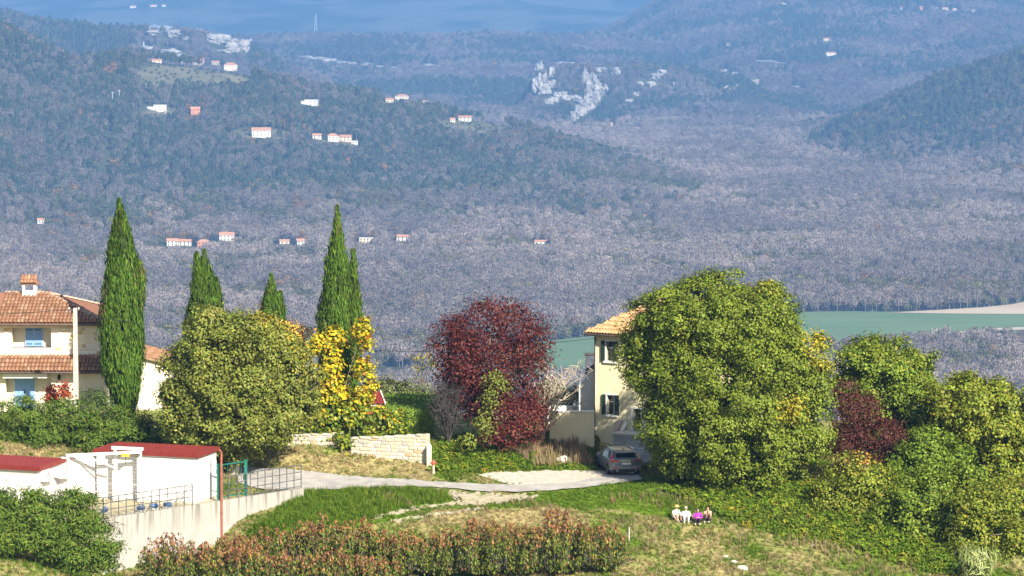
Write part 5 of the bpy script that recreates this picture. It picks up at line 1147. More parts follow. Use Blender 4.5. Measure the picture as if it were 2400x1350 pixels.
for sgn in (-1, 1):
    for (i, j, lo, hi) in ((3,4,0.12,0.86),(4,5,0.10,0.88),(5,6,0.10,0.88),(6,7,0.10,0.86)):
        A_, B_ = ST[i], ST[j]; d0 = 0.05
        def mixs(t): return tuple(a+(b2-a)*t for a, b2 in zip(A_, B_))
        s0, s1 = mixs(0.04), mixs(0.96); panel('side_window', [sidept(s0,lo,sgn), sidept(s1,lo,sgn), sidept(s1,hi,sgn), sidept(s0,hi,sgn)], m_cglass, 0.012)
    panel('belt_trim', [sidept(ST[3],0.03,sgn), sidept(ST[7],0.03,sgn), sidept(ST[7],0.08,sgn), sidept(ST[3],0.08,sgn)], m_chrome, 0.014)
    MB().tube([(sgn*0.60,-1.75,1.42),(sgn*0.61,-1.6,1.49),(sgn*0.62,-0.7,1.52),(sgn*0.61,0.1,1.50),(sgn*0.60,0.25,1.45)], 0.022, 6).build('roof_rail', m_chrome, car)
    mr_ = MB().cbox((sgn*1.0,0.62,0.98),(0.2,0.10,0.14)).build('mirror', m_paint, car); MB().bar((sgn*0.88,0.62,0.94),(sgn*0.95,0.62,0.95),0.05).build('arm', m_blackp, mr_)
    panel('tail_light', [(sgn*0.91,-2.16,0.80),(sgn*0.885,-2.31,0.80),(sgn*0.885,-2.31,0.90),(sgn*0.60,-2.385,0.90),(sgn*0.60,-2.385,0.83)][:4] if False else [(sgn*0.45,-2.375,0.86),(sgn*0.80,-2.355,0.86),(sgn*0.80,-2.355,0.95),(sgn*0.45,-2.375,0.95)], m_tail, 0.02)
    panel('tail_light', [(sgn*0.80,-2.36,0.80),(sgn*0.90,-2.27,0.80),(sgn*0.885,-2.25,1.02),(sgn*0.80,-2.33,1.02)], m_tail, 0.03)
    panel('tail_light', [(sgn*0.80,-2.29,1.02),(sgn*0.86,-2.22,1.02),(sgn*0.70,-1.98,1.34),(sgn*0.66,-2.03,1.34)], m_tail, 0.02)
    for i, y in enumerate((-1.52,-0.35)): MB().cbox((sgn*0.945,y+0.25,0.86),(0.03,0.2,0.035)).build('door_handle', m_chrome, car)
    for y in (-1.42, 1.42):
        MB().add([(sgn*(0.935), y+0.40*math.cos(a), 0.32+0.40*math.sin(a)) for a in np.linspace(0, 2*math.pi, 20, endpoint=False)], [tuple(range(20))] if sgn > 0 else [tuple(reversed(range(20)))]).build('wheel_arch', m_blackp, car)
        wh = MB().tube([(sgn*0.74,y,0.30),(sgn*0.76,y,0.30),(sgn*0.93,y,0.30),(sgn*0.95,y,0.30)], [0.30,0.335,0.335,0.30], 24).build('wheel', m_tyre, car)
        MB().tube([(sgn*0.951,y,0.30),(sgn*0.958,y,0.30)], [0.225,0.22], 20).build('rim', m_rim, wh)
        for k in range(5): a = 2*math.pi*k/5; MB().bar((sgn*0.962,y,0.30),(sgn*0.962,y+0.20*math.cos(a),0.30+0.20*math.sin(a)),0.02,0.05).build('spoke', m_blackp, wh)
panel('rear_window', [(-0.60,-2.24,1.08),(0.60,-2.24,1.08),(0.54,-1.99,1.34),(-0.54,-1.99,1.34)], m_cglass, 0.03)
MB().add([(-0.6,-2.13,1.36),(0.6,-2.13,1.36),(0.6,-1.85,1.42),(-0.6,-1.85,1.42),(-0.6,-2.13,1.33),(0.6,-2.13,1.33),(0.6,-1.85,1.36),(-0.6,-1.85,1.36)], [(0,1,2,3),(7,6,5,4),(0,4,5,1),(1,5,6,2),(2,6,7,3),(3,7,4,0)]).build('roof_spoiler', m_paint, car)
panel('windscreen', [(-0.62,1.08,1.06),(0.62,1.08,1.06),(0.56,0.58,1.35),(-0.56,0.58,1.35)], m_cglass, 0.03)
MB().cbox((0,-2.385,0.74),(0.54,0.02,0.12)).build('number_plate', m_plate, car)
MB().add([(-0.86,-2.40,0.42),(0.86,-2.40,0.42),(0.90,-2.26,0.42),(-0.90,-2.26,0.42),(-0.86,-2.40,0.62),(0.86,-2.40,0.62),(0.90,-2.26,0.62),(-0.90,-2.26,0.62)], [(0,3,2,1),(4,5,6,7),(0,1,5,4),(1,2,6,5),(2,3,7,6),(3,0,4,7)]).build('rear_bumper', m_paint, car)
MB().box(-0.8,0.8,-2.385,-2.2,0.24,0.415).build('lower_bumper', m_blackp, car)
for sgn in (-1,1):
    MB().cbox((sgn*0.68,-2.405,0.50),(0.22,0.015,0.05)).build('reflector', m_tail, car); MB().tube([(sgn*0.55,-2.36,0.33),(sgn*0.55,-2.42,0.33)],0.05,8).build('exhaust', m_chrome, car)
MB().cbox((0,-2.375,0.90),(0.60,0.012,0.035)).build('tailgate_trim', m_chrome, car)
MB().tube([(0,-2.17,1.27),(0.25,-2.17,1.26)],0.012,5).build('wiper', m_blackp, car)
MB().add([(-0.03,-1.6,1.46),(0.03,-1.6,1.46),(0.03,-1.4,1.47),(-0.03,-1.4,1.47),(0,-1.58,1.54)], [(0,1,4),(1,2,4),(2,3,4),(3,0,4)]).build('fin_antenna', m_paint, car)

# ------------------------------------------------------------------ near trees and shrubs
m_leaf = leaf_material('leaves', transl=0.22); m_needle = leaf_material('needles', transl=0.15, rough=0.7, spec=0.15)
m_bark = pm('bark', (0.16,0.12,0.09), (0.26,0.21,0.16), 5, 0.9, 0.6, stretch=(1,1,0.3)); m_palebark = pm('pale_bark', (0.42,0.36,0.28), (0.55,0.48,0.38), 5, 0.9, 0.5, stretch=(1,1,0.3))
m_twig = pm('pale_twigs', (0.46,0.38,0.27), (0.58,0.50,0.38), 5, 0.9); m_dtwig = pm('dark_twigs', (0.05,0.045,0.04), (0.09,0.08,0.07), 5, 0.9)
LIN = ([(0.165,0.218,0.018),(0.108,0.158,0.013),(0.215,0.26,0.028),(0.26,0.26,0.03)], (5,4,3,0.3))
LIN2 = ([(0.19,0.22,0.034),(0.14,0.175,0.024),(0.245,0.26,0.048),(0.31,0.28,0.045)], (5,4,3,0.7))
YEL = ([(0.48,0.36,0.02),(0.40,0.33,0.03),(0.28,0.28,0.03)], (4,3,2))
def world_lobes(lobes, Y):
    out = []
    for lb in lobes:
        px, py, rx, ry = lb[:4]; dy = lb[4] if len(lb) > 4 else 0.0; yy = Y + dy; k = yy/F; dr = lb[5] if len(lb) > 5 else rx*k
        c = at(px, py, yy); out.append((np.array(c), np.array([rx*k, dr, ry*k])))
    return out
def crown_leaves(lobes, rng, per_m2=2.4, leaves=42, size=(0.13,0.22), spread=0.22, pal=LIN, patches=(), aspect=1.5, fill=0.42, bump=0.2, droop=0.0, zmin=None, colour=None, axis_mode=None, flat=0.75, bough=0.82):
    """Leaves in clumps over the outside of a union of ellipsoids, and some within."""
    Pc, Nc = [], []
    for c, r in lobes:
        area = 4*np.pi*(((r[0]*r[1])**1.6+(r[0]*r[2])**1.6+(r[1]*r[2])**1.6)/3)**(1/1.6); rb0 = min(bough, 0.55*r.min()); nb = max(5, int(area*0.48/rb0**2)); d = norm(rng.normal(size=(nb, 3)))
        s = rng.uniform(0, 99); bmp = 1 + bump*2*(fbm(d[:, 0]*2.2+s, d[:, 2]*2.2+d[:, 1]*1.7+s, 3, 3)-0.5) - np.abs(rng.normal(0, 0.06, nb))
        rb = rb0*rng.uniform(0.65, 1.25, nb); Bc = c + d*(r*bmp[:, None] - rb[:, None]*0.75); on = norm(d/r)
        n = max(6, int(area*per_m2)); k = rng.integers(0, nb, n); e = norm(rng.normal(size=(n, 3)) + 1.2*on[k] + np.array([0, 0, 0.35]))
        Pc.append(Bc[k] + e*rb[k][:, None]*np.array([1, 1, 0.85])); Nc.append(e)
        m = int(n*fill); d2 = norm(rng.normal(size=(m, 3))); Pc.append(c + d2*r*rng.uniform(0.35, 0.66, (m, 1))); Nc.append(d2)
    Pc, Nc = np.concatenate(Pc), np.concatenate(Nc); ok = np.ones(len(Pc), bool)
    for c, r in lobes: ok &= (((Pc-c)/r)**2).sum(1) > 0.14
    if zmin is not None: ok &= Pc[:, 2] > zmin(Pc[:, 0], Pc[:, 1])
    Pc, Nc = Pc[ok], Nc[ok]; k = np.repeat(np.arange(len(Pc)), leaves); n = len(k); cs = rng.uniform(0.7, 1.35, len(Pc))
    g = rng.normal(size=(n, 3))*np.array([1, 1, flat]); P = Pc[k] + g*spread*cs[k][:, None]
    N_ = 0.75*Nc[k] + np.array([0, 0, 0.35-droop]) + 0.3*g + 0.42*rng.normal(size=(n, 3))
    sz = rng.uniform(size[0], size[1], n); ax = None
    if axis_mode == 'down': ax = np.array([0, 0, -1.0]) + 0.5*Nc[k]
    elif axis_mode == 'out': ax = Nc[k]*0.9 + np.array([0, 0, 0.5]) + g*0.4
    elif axis_mode == 'up': ax = np.array([0, 0, 1.0]) + 0.35*Nc[k]
    V = leaf_quads(P, N_, sz, rng, aspect, axis=ax)
    C = palette(n, pal[0], pal[1], rng); cl = (1+0.13*rng.normal(size=(len(Pc), 1)))[k]; C = C*cl
    if patches:
        qx, qy = pix(Pc)
        for (px, py, rr, pp, pr) in patches:
            w = np.clip(1.3*(1 - np.hypot(qx-px, qy-py)/rr), 0, 1)*pr; hit_ = rng.random(n) < w[k]; C[hit_] = palette(int(hit_.sum()), pp[0], pp[1], rng)
    if colour is not None: C = colour(P, C, rng)
    if zmin is not None:
        ok = V[:, :, 2].min(1) > zmin(P[:, 0], P[:, 1]) - 0.1; V, C = V[ok], C[ok]
    return V, C
def ground_min(off=0.05): return lambda x, y: ground_z(x, y) + off
def limbs(root, base, lobes, mat, r0, rng, name='trunk', fork=0.35, n=None):
    """A tapered trunk and limbs reaching into the crown (world points)."""
    b = Vector(base); cs = [Vector(c) for c, r in lobes]; top = max(cs, key=lambda q: q.z); mb = MB()
    fk = b + (Vector((sum(q.x for q in cs)/len(cs), sum(q.y for q in cs)/len(cs), top.z)) - b)*fork
    mid = b.lerp(fk, 0.5) + Vector((rng.uniform(-.1,.1), rng.uniform(-.1,.1), 0))
    mb.tube([b-Vector((0,0,0.4)), b+Vector((0,0,0.15)), mid, fk], [r0*1.45, r0*1.1, r0*0.85, r0*0.72], 9); t = mb.build(name, mat, root, world=True, smooth=True)
    for q in cs:
        m1 = fk.lerp(q, 0.5) + Vector((rng.uniform(-.3,.3), rng.uniform(-.3,.3), rng.uniform(-.2,.3)))
        MB().tube([fk - Vector((0,0,0.15)), m1, q, q + (q-m1)*0.5], [r0*0.5, r0*0.3, r0*0.16, r0*0.05], 6).build('limb', mat, root, world=True, smooth=True)
    return t
def tree(name, label, cat, base, lobes, Y, seed, bark=None, r0=0.22, group=None, trunk=True, fork=0.35, mat=None, **kw):
    rng = np.random.default_rng(seed); b = Vector(base) if not isinstance(base, tuple) or len(base) == 3 else on_ground(base[0], base[1])
    root = empty(name, b, 0, label, cat, group); wl = world_lobes(lobes, Y); kw.setdefault('zmin', ground_min())
    V, C = crown_leaves(wl, rng, **kw); V = V - np.array(b)
    link(bpy.data.objects.new('crown', quads_mesh('crown', V, C, mat or m_leaf)), root)
    if trunk: limbs(root, b, wl[:7], bark or m_bark, r0, rng, fork=fork)
    return root

# ---- the two limes
tree('lime_tree', 'big dense round lime tree hiding most of the yellow house', 'tree', (1690, 213.6),
     [(1700,760,165,115),(1620,740,120,85),(1775,745,90,90),(1560,830,95,130,1.0),(1700,880,200,150),(1830,870,115,120),(1880,960,85,120),(1590,985,92,92),(1690,1010,190,110),(1830,1045,105,85),(1608,1082,64,52),(1730,1085,150,45),(1520,770,55,80,1.2),(1500,850,52,70,1.5)],
     213.6, 21, r0=0.42, per_m2=2.3, leaves=60, size=(0.12,0.21), spread=0.23, pal=LIN,
     patches=[(1850,960,42,YEL,0.9),(1905,800,40,YEL,0.8),(1925,850,36,YEL,0.5),(1790,660,35,YEL,0.45),(1900,750,26,YEL,0.6)])
tree('lime_tree', 'rounded olive-green lime tree beside the sheds and the road', 'tree', (545, 216.6),
     [(555,840,150,95),(500,790,75,70),(600,800,90,70),(470,880,95,90),(640,870,95,100),(690,900,65,90),(440,950,75,75),(560,950,170,100),(650,970,85,65),(500,1010,105,52),(590,1015,70,48),(555,1050,60,40),(488,745,42,34)],
     216.6, 22, bark=m_palebark, r0=0.30, fork=0.3, per_m2=2.4, leaves=44, size=(0.14,0.23), pal=LIN2,
     patches=[(690,790,60,YEL,0.35),(620,745,45,YEL,0.45),(490,720,40,([(0.30,0.28,0.07),(0.26,0.24,0.06)],(1,1)),0.6),(720,860,40,YEL,0.25)])
# yellow-orange tree peeping over the lime
tree('yellow_tree', 'orange-yellow treetop showing behind the olive-green lime', 'tree', (650, 228.5), [(610,762,30,22),(650,780,40,26),(700,785,36,26),(660,840,60,60)], 228.5, 23, r0=0.12,
     pal=([(0.70,0.42,0.08),(0.62,0.46,0.06),(0.50,0.24,0.08),(0.35,0.33,0.06)],(4,3,2,2)), per_m2=2.5, leaves=26)

# ---- cypresses
CYP = [(0.068,0.130,0.011),(0.045,0.092,0.009),(0.095,0.165,0.016),(0.12,0.13,0.02)]
def cypress(label, Y, base_px, prof, seed, spires=(), n=26000, tone=1.0, base_y=None):
    """prof: (row, left column, right column) of the measured outline from the tip down."""
    rng = np.random.default_rng(seed); b = on_ground(base_px, Y); root = empty('cypress_tree', b, 0, label, 'tree', 'cypresses along the garden'); k = Y/F
    def body(prof, n, dy=0.0):
        rows = np.array([p[0] for p in prof], float); lf = np.array([p[1] for p in prof], float); rt = np.array([p[2] for p in prof], float)
        z_ = at_np(np.full(len(rows), 1200.), rows, np.full(len(rows), Y+dy))[:, 2][::-1]; cx = (((lf+rt)/2-CX)*k)[::-1]; rr = ((rt-lf)/2*k)[::-1]
        zs = np.linspace(z_[0], z_[-1], 200); rad = np.interp(zs, z_, rr); cdf = np.cumsum(rad+0.05); cdf /= cdf[-1]
        npl = max(40, n//90); zp = np.interp(rng.random(npl), cdf, zs); a = rng.uniform(0, 2*np.pi, npl); L = rng.uniform(1.6, 3.6, npl); off = rng.uniform(0.74, 1.05, npl) + 0.10*(rng.random(npl) < 0.12)
        kk = np.repeat(np.arange(npl), 90); m = len(kk); t = rng.random(m); z = np.minimum(zp[kk] + (t-0.4)*L[kk], z_[-1]+0.25*rng.random(m)*0.6)
        R = np.interp(z, z_, rr); tip = 0.14*(1-t)+0.02; th = a[kk] + rng.normal(0, 1, m)*np.minimum(0.085/np.maximum(R, 0.12), 1.2)
        rad_ = np.maximum(R*off[kk] + rng.normal(0, 1, m)*tip*0.8 - 0.10*t*np.minimum(R, 1), 0.01)
        P = np.stack([np.interp(z, z_, cx) + np.cos(th)*rad_, Y+dy + np.sin(th)*rad_, z], -1); o = np.stack([np.cos(th), np.sin(th), np.zeros(m)], -1)
        V = leaf_quads(P, o + 0.5*rng.normal(size=(m, 3))*np.array([1,1,0.5]), rng.uniform(0.22, 0.46, m), rng, 5.0, axis=np.array([0,0,1.0]) + 0.12*o, jitter=0.5)
        C = palette(m, CYP, (5,4,3,0.5), rng, 0.16)*tone*(1+0.18*rng.normal(size=(npl,1)))[kk]; br = (rng.random(npl) < 0.025)[kk]; C[br] = palette(int(br.sum()), [(0.14,0.10,0.035),(0.10,0.08,0.03)], (1,1), rng)
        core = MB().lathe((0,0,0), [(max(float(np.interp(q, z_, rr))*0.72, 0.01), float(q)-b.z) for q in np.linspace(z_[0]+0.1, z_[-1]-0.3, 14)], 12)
        cm = [(p_[0] + float(np.interp(p_[2]+b.z, z_, cx)) - b.x, p_[1] + dy + Y - b.y, p_[2]) for p_ in core.v]
        return V, C, (cm, core.f)
    V, C, core = body(prof, n); cores = [core]
    for (pr, nn_, dy) in spires: v2, c2, co = body(pr, nn_, dy); V = np.concatenate([V, v2]); C = np.concatenate([C, c2]); cores.append(co)
    link(bpy.data.objects.new('crown', quads_mesh('crown', V - np.array(b), C, m_needle)), root)
    mb = MB()
    for co in cores: mb.add(*co)
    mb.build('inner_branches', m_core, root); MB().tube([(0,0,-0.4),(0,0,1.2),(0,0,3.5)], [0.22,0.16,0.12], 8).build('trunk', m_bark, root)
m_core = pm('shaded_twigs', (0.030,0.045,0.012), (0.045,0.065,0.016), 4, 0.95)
cypress('broad tall cypress standing before the stone house', 226.5, 285, [(474,276,280),(500,270,288),(530,262,297),(570,254,305),(620,246,318),(660,240,328),(720,234,330),(790,230,331),(850,233,329),(900,243,325),(935,262,318),(968,280,308)], 31,
        spires=[([(500,284,288),(530,278,300),(590,276,316),(660,280,326)], 3000, -0.5), ([(618,318,326),(640,314,334),(690,314,334),(730,312,328)], 2600, 0.0)], n=34000)
cypress('medium cypress with forked tip behind the olive-green lime', 236.0, 470, [(594,474,478),(620,464,484),(650,452,498),(690,442,508),(730,432,514),(780,427,516),(850,430,512),(930,444,500)], 32, spires=[([(600,458,462),(630,452,470),(680,448,480)], 1800, -0.3), ([(660,502,506),(690,498,514),(730,494,516)], 1500, 0)], n=19000, tone=0.85)
cypress('smallest cypress of the row, behind the lime', 238.0, 634, [(650,632,635),(675,624,644),(700,616,650),(740,608,654),(790,606,656),(860,610,652),(930,620,645)], 33, spires=[([(692,652,656),(720,649,662),(760,648,664)], 1600, 0)], n=12000, tone=0.9)
cypress('tall slender double-tipped cypress rising from the yellow vine', 226.5, 790, [(490,788,791),(520,783,796),(560,776,804),(620,764,815),(680,752,826),(740,744,836),(800,744,838),(860,752,838),(920,768,834),(975,784,820)], 34, spires=[([(594,826,829),(630,820,834),(700,818,842),(770,816,846)], 4200, 0.1)], n=28000)

# ---- hedges and conifers
HED = ([(0.10,0.165,0.02),(0.068,0.125,0.016),(0.15,0.205,0.026),(0.20,0.20,0.04)], (5,4,3,0.5))
def conifer(name, label, cat, base, lobes, Y, seed, size=(0.16,0.34), per=2.6, leaves=46, spread=0.24, pal=HED, tone=0.9, group=None, aspect=4.2, trunks=()):
    rng = np.random.default_rng(seed); b = on_ground(*base); root = empty(name, b, 0, label, cat, group); wl = world_lobes(lobes, Y)
    V, C = crown_leaves(wl, rng, per, leaves, size, spread, pal, aspect=aspect, fill=0.35, bump=0.16, bough=0.5, zmin=ground_min(0.0), axis_mode='out', flat=0.5)
    link(bpy.data.objects.new('foliage', quads_mesh('foliage', V - np.array(b), C*tone, m_needle)), root)
    for (px, dy) in trunks:
        q = on_ground(px, Y+dy); MB().tube([q-Vector((0,0,0.3)), q+Vector((0.05,0,0.9)), q+Vector((0,0,1.8))], [0.09,0.06,0.03], 6).build('stem', m_bark, root, world=True)
    return root
conifer('conifer_hedge', 'shaggy green conifer hedge below the stone house', 'hedge', (150, 220.5),
        [(-20,985,70,58,0,2.0),(60,985,70,58,0,2.0),(140,988,75,55,-0.3,2.0),(215,1000,70,50,-0.5,2.0),(290,1005,65,48,-0.6,1.8),(345,1015,40,42,-0.6,1.6),(200,1035,60,28,-1.5,1.4),(110,1022,60,30,-1.2,1.4)], 220.5, 41, per=2.2, trunks=((0,0),(100,0),(200,0),(300,-.5)))
conifer('young_conifer', 'bushy young conifer at the lower left edge', 'conifer', (60, 193.5), [(-10,1215,70,55,0,1.2),(60,1210,65,60,0,1.2),(20,1258,84,36,0,1.2),(90,1262,50,34,0.2,1.0),(110,1225,40,55,0.3,1.0),(75,1165,25,22,0,0.6),(5,1160,30,16,0,0.6)], 193.5, 42, per=4.2, trunks=((30,0.6),(75,0.6)))
conifer('young_conifer', 'feathery young conifer before the concrete wall', 'conifer', (180, 194.5), [(165,1205,60,55,0,1.1),(200,1250,60,55,0,1.1),(215,1310,48,48,-0.2,1.0),(140,1280,62,40,0,1.0),(170,1315,40,32,0,0.9),(175,1160,22,18,0,0.5),(205,1170,18,14,0,0.5),(250,1290,30,12,-0.3,0.4),(268,1277,22,7,-0.3,0.25),(250,1325,26,9,-0.3,0.3)], 194.5, 43, per=4.4, trunks=((205,0.3),))
# clipped hedge by the outhouse
rng = np.random.default_rng(44); hb = at(955,1012,225.0); hb.z = gz(hb.x, hb.y)
root = empty('clipped_hedge', hb, 0, 'bright green clipped hedge right of the outhouse', 'hedge')
hx0, hx1 = at(893,1000,225).x, at(1018,1000,225).x; zt = at(1200,962,224.2).z; n = 15000
u, v_, w_ = rng.random(n), rng.random(n), rng.random(n); topf = rng.random(n) < 0.5
Px = hx0 + (hx1-hx0)*u + rng.normal(0,.05,n); Py = np.where(topf, 224.2 + 8.5*v_, 224.2 + rng.normal(0,.06,n)); Pz = np.where(topf, zt + 0.10*(fbm(Px*1.5, Py*1.5, 3, 3)-0.5) + rng.normal(0,.04,n) - 0.012*(Py-224.2)*0, hb.z + (zt-hb.z)*w_)
Nn = np.where(topf[:,None], [0,-0.1,1.0], [0,-1.0,0.3]) + 0.6*rng.normal(size=(n,3)); P = np.stack([Px,Py,Pz],-1)
Cc = palette(n, [(0.18,0.29,0.03),(0.13,0.22,0.025),(0.25,0.34,0.05)], (5,3,2), rng)
link(bpy.data.objects.new('foliage', quads_mesh('foliage', leaf_quads(P, Nn, rng.uniform(0.09,0.16,n), rng, 1.5) - np.array(hb), Cc, m_leaf)), root)
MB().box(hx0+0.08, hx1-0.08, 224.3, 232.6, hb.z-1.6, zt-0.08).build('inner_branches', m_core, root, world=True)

# ---- vine over wall and cypress
def vine_col(P, C, rng):
    qx, qy = pix(P); t = np.clip((qy-915)/60 + 0.25*rng.normal(size=len(P)), 0.2, 1); g = rng.random(len(P)) < t
    C[g] = palette(int(g.sum()), [(0.14,0.20,0.016),(0.10,0.155,0.014),(0.28,0.29,0.02),(0.42,0.33,0.025)], (4,4,2,0.7), rng); return C
VY = ([(0.60,0.45,0.012),(0.48,0.39,0.015),(0.58,0.30,0.02),(0.28,0.31,0.02),(0.36,0.09,0.02)], (6,5,1.0,3.2,0.5))
tree('climbing_vine', 'golden yellow climbing vine over the cypress foot and wall', 'vine', (790, 223.0),
     [(765,795,36,26,0,0.8),(742,812,18,22,0,0.6),(783,835,20,36,0,0.6),(774,880,26,36,0,0.7),(790,925,30,28,-0.2,0.7),(850,770,20,22,-0.2,0.6),(860,798,12,20,0,0.5),(856,862,18,30,-0.2,0.5),(863,903,11,34,0,0.4),(838,932,22,22,-0.2,0.5),(755,950,30,34,-0.3,0.8),(790,978,56,34,-0.6,1.0),(838,975,40,26,-0.4,0.8),(890,990,60,30,-0.6,1.0),(740,985,34,34,-0.5,0.8),(925,1000,30,22,-0.8,0.7),(808,1040,16,28,-2.6,0.35),(765,1020,30,18,-1.5,0.5),(875,1030,28,12,-2.6,0.3)],
     223.0, 45, r0=0.09, per_m2=4.2, leaves=26, size=(0.16,0.28), spread=0.20, pal=VY, aspect=1.25, colour=vine_col, fill=0.15, bark=m_bark, fork=0.15)

# ---- plum trees and shrubs with dark red leaves
PLUM = ([(0.112,0.022,0.018),(0.075,0.016,0.014),(0.15,0.034,0.024),(0.19,0.07,0.03)], (5,4,3,1))
tree('plum_tree', 'dark red-leaved plum tree in the middle', 'tree', (1145, 222.5),
     [(1150,790,120,80),(1080,820,62,58),(1215,810,62,70),(1150,850,110,70),(1110,890,70,60),(1235,860,42,55),(1100,940,48,40),(1215,930,58,50),(1240,960,40,40),(1185,985,75,48,-1.2),(1180,1015,60,30,-1.5),(1140,935,75,58,-0.3),(1175,965,75,48,-0.6),(1088,900,50,58),(1225,985,48,42,-0.8),(1030,815,28,34),(1055,765,30,24),(1268,790,22,26),(1250,750,24,20),(1262,850,22,30),(1045,870,26,30),(1215,735,26,16),(1120,730,35,18),(1180,725,40,16)],
     222.5, 51, r0=0.2, per_m2=2.6, leaves=20, size=(0.13,0.23), spread=0.34, pal=PLUM, aspect=1.9, fill=0.2, bump=0.38)
tree('ivy', 'yellow-green ivy climbing inside the red plum tree', 'ivy', (1150, 219.8), [(1155,895,20,34,0,0.5),(1148,950,24,44,0,0.5),(1180,905,16,22,0,0.4),(1140,1005,26,32,0,0.6),(1100,1035,26,20,0,0.6)], 219.6, 52, trunk=False,
     pal=([(0.18,0.21,0.03),(0.12,0.16,0.025),(0.25,0.26,0.04)],(4,4,2)), per_m2=3.2, leaves=16, size=(0.12,0.2), spread=0.2)
tree('plum_shrub', 'dark red-leaved shrub right of the big lime tree', 'shrub', (2030, 213.6), [(2010,980,58,62),(1975,930,30,40),(2050,1020,60,55),(2085,1060,36,48),(1990,1050,60,50),(2100,1020,22,30)], 213.6, 53, r0=0.1,
     pal=([(0.105,0.032,0.022),(0.075,0.024,0.018),(0.14,0.055,0.03)],(5,4,2)), per_m2=4, leaves=24, size=(0.11,0.19), spread=0.25, aspect=2.0)
tree('red_shrub', 'small orange-red shrub by the stone house porch', 'shrub', (140, 227.0), [(130,925,22,22),(155,915,14,20),(118,940,16,16)], 227.0, 54, r0=0.04, pal=([(0.40,0.06,0.03),(0.30,0.05,0.03),(0.46,0.16,0.05)],(4,3,2)), per_m2=6, leaves=18, size=(0.12,0.2), spread=0.18)
tree('green_shrub', 'low dark green shrub between the pole and the broad cypress', 'shrub', (225, 226.0), [(215,935,26,22),(245,938,22,18)], 226.0, 55, r0=0.04, pal=([(0.07,0.12,0.03),(0.10,0.15,0.03)],(1,1)), per_m2=6, leaves=20, size=(0.09,0.16), spread=0.18)

# ---- bare shrub and bare tree
def twigs(name, label, cat, base, n, seed, mat, height, spread, lean=(0,0), r0=0.03, sub=5, leaves=None):
    rng = random.Random(seed); b = on_ground(*base); root = empty(name, b, 0, label, cat); mb = MB(); tr = MB()
    tr.tube([(0,0,-0.3),(lean[0]*0.1,lean[1]*0.1,height*0.25)], [r0*2.2,r0*1.6], 6)
    for i in range(n):
        a = rng.uniform(0, 6.28); L = height*rng.uniform(0.45, 1.0); out = spread*rng.uniform(0.2, 1.0); p0 = Vector((lean[0]*0.1*rng.random(), lean[1]*0.1, height*0.25*rng.random()))
        p2 = Vector((math.cos(a)*out + lean[0]*L/height, math.sin(a)*out + lean[1]*L/height, L)); p1 = p0.lerp(p2, 0.5) + Vector((rng.uniform(-.2,.2), rng.uniform(-.2,.2), 0.15*L))
        mb.tube([p0,p1,p2], [r0, r0*0.6, r0*0.18], 4, cap=False)
        for k in range(sub):
            t = rng.uniform(0.35, 1.0); q = p0.lerp(p1, t*2) if t < 0.5 else p1.lerp(p2, t*2-1); d = Vector((rng.gauss(0,1), rng.gauss(0,1), rng.gauss(0.4,0.7))).normalized()*rng.uniform(0.3, 0.9)*height*0.16
            mb.tube([q, q+d*0.5+Vector((0,0,.03)), q+d], [r0*0.4, r0*0.28, r0*0.12], 3, cap=False)
    tr.build('trunk', mat, root); mb.build('branches', mat, root); return root
twigs('bare_shrub', 'dark leafless shrub at the left foot of the red plum', 'shrub', (1050, 221.8), 170, 61, m_dtwig, 4.2, 1.3, r0=0.034, sub=11)
twigs('bare_tree', 'pale leafless branches reaching over the yard wall', 'tree', (1268, 225.0), 20, 62, m_twig, 5.4, 2.4, lean=(1.7,-0.2), r0=0.04, sub=16)
tree('yellow_sapling', 'thin yellow-leaved sapling left of the red plum', 'tree', (985, 229.0), [(975,850,10,16),(995,835,12,14),(985,880,12,20),(1010,850,10,12)], 229.0, 63, r0=0.03, pal=YEL, per_m2=3, leaves=8, size=(0.12,0.2))

# ---- bushes on the crest behind
CREST = ([(0.13,0.155,0.05),(0.10,0.125,0.04),(0.20,0.19,0.07)], (4,4,2))
tree('crest_bush', 'grey-green bushes on the crest behind the clipped hedge', 'bush', (930, 238.0), [(905,915,40,26),(950,920,45,24),(990,935,30,26),(880,930,30,24),(1010,960,28,30),(1040,985,26,26)], 238.0, 64, r0=0.06, pal=CREST, per_m2=2.4, leaves=30)
tree('crest_bush', 'grey-green bush behind the low white parapet', 'bush', (1310, 238.0), [(1300,925,36,32),(1340,935,30,28),(1270,940,30,34)], 238.0, 65, r0=0.06, pal=CREST, per_m2=2.4, leaves=30)

# ---- right-hand thicket
WAL = ([(0.158,0.225,0.018),(0.114,0.178,0.015),(0.21,0.265,0.026),(0.265,0.265,0.03)], (5,4,3,0.4))
OLV = ([(0.195,0.24,0.02),(0.14,0.19,0.016),(0.265,0.275,0.03),(0.34,0.29,0.03)], (5,4,3,0.5))
tree('walnut_tree', 'tall green tree at the back of the right thicket', 'tree', (2080, 219.5), [(2060,855,100,60),(2040,820,50,34),(2110,870,80,75),(2060,920,110,80),(2140,950,80,80),(2170,1010,60,70),(2100,1040,70,50)], 219.5, 71, pal=WAL, per_m2=2.2, leaves=40, size=(0.15,0.25), patches=[(2050,800,60,OLV,0.6),(2130,830,50,OLV,0.6)])
tree('olive_green_tree', 'broad yellowing tree at the right edge of the thicket', 'tree', (2330, 215.5), [(2290,950,100,75),(2230,925,60,45),(2370,960,90,70),(2300,1030,120,80),(2410,1050,90,90),(2220,1000,55,75),(2330,1110,110,70)], 215.5, 72, pal=OLV, per_m2=2.2, leaves=40, size=(0.15,0.25))
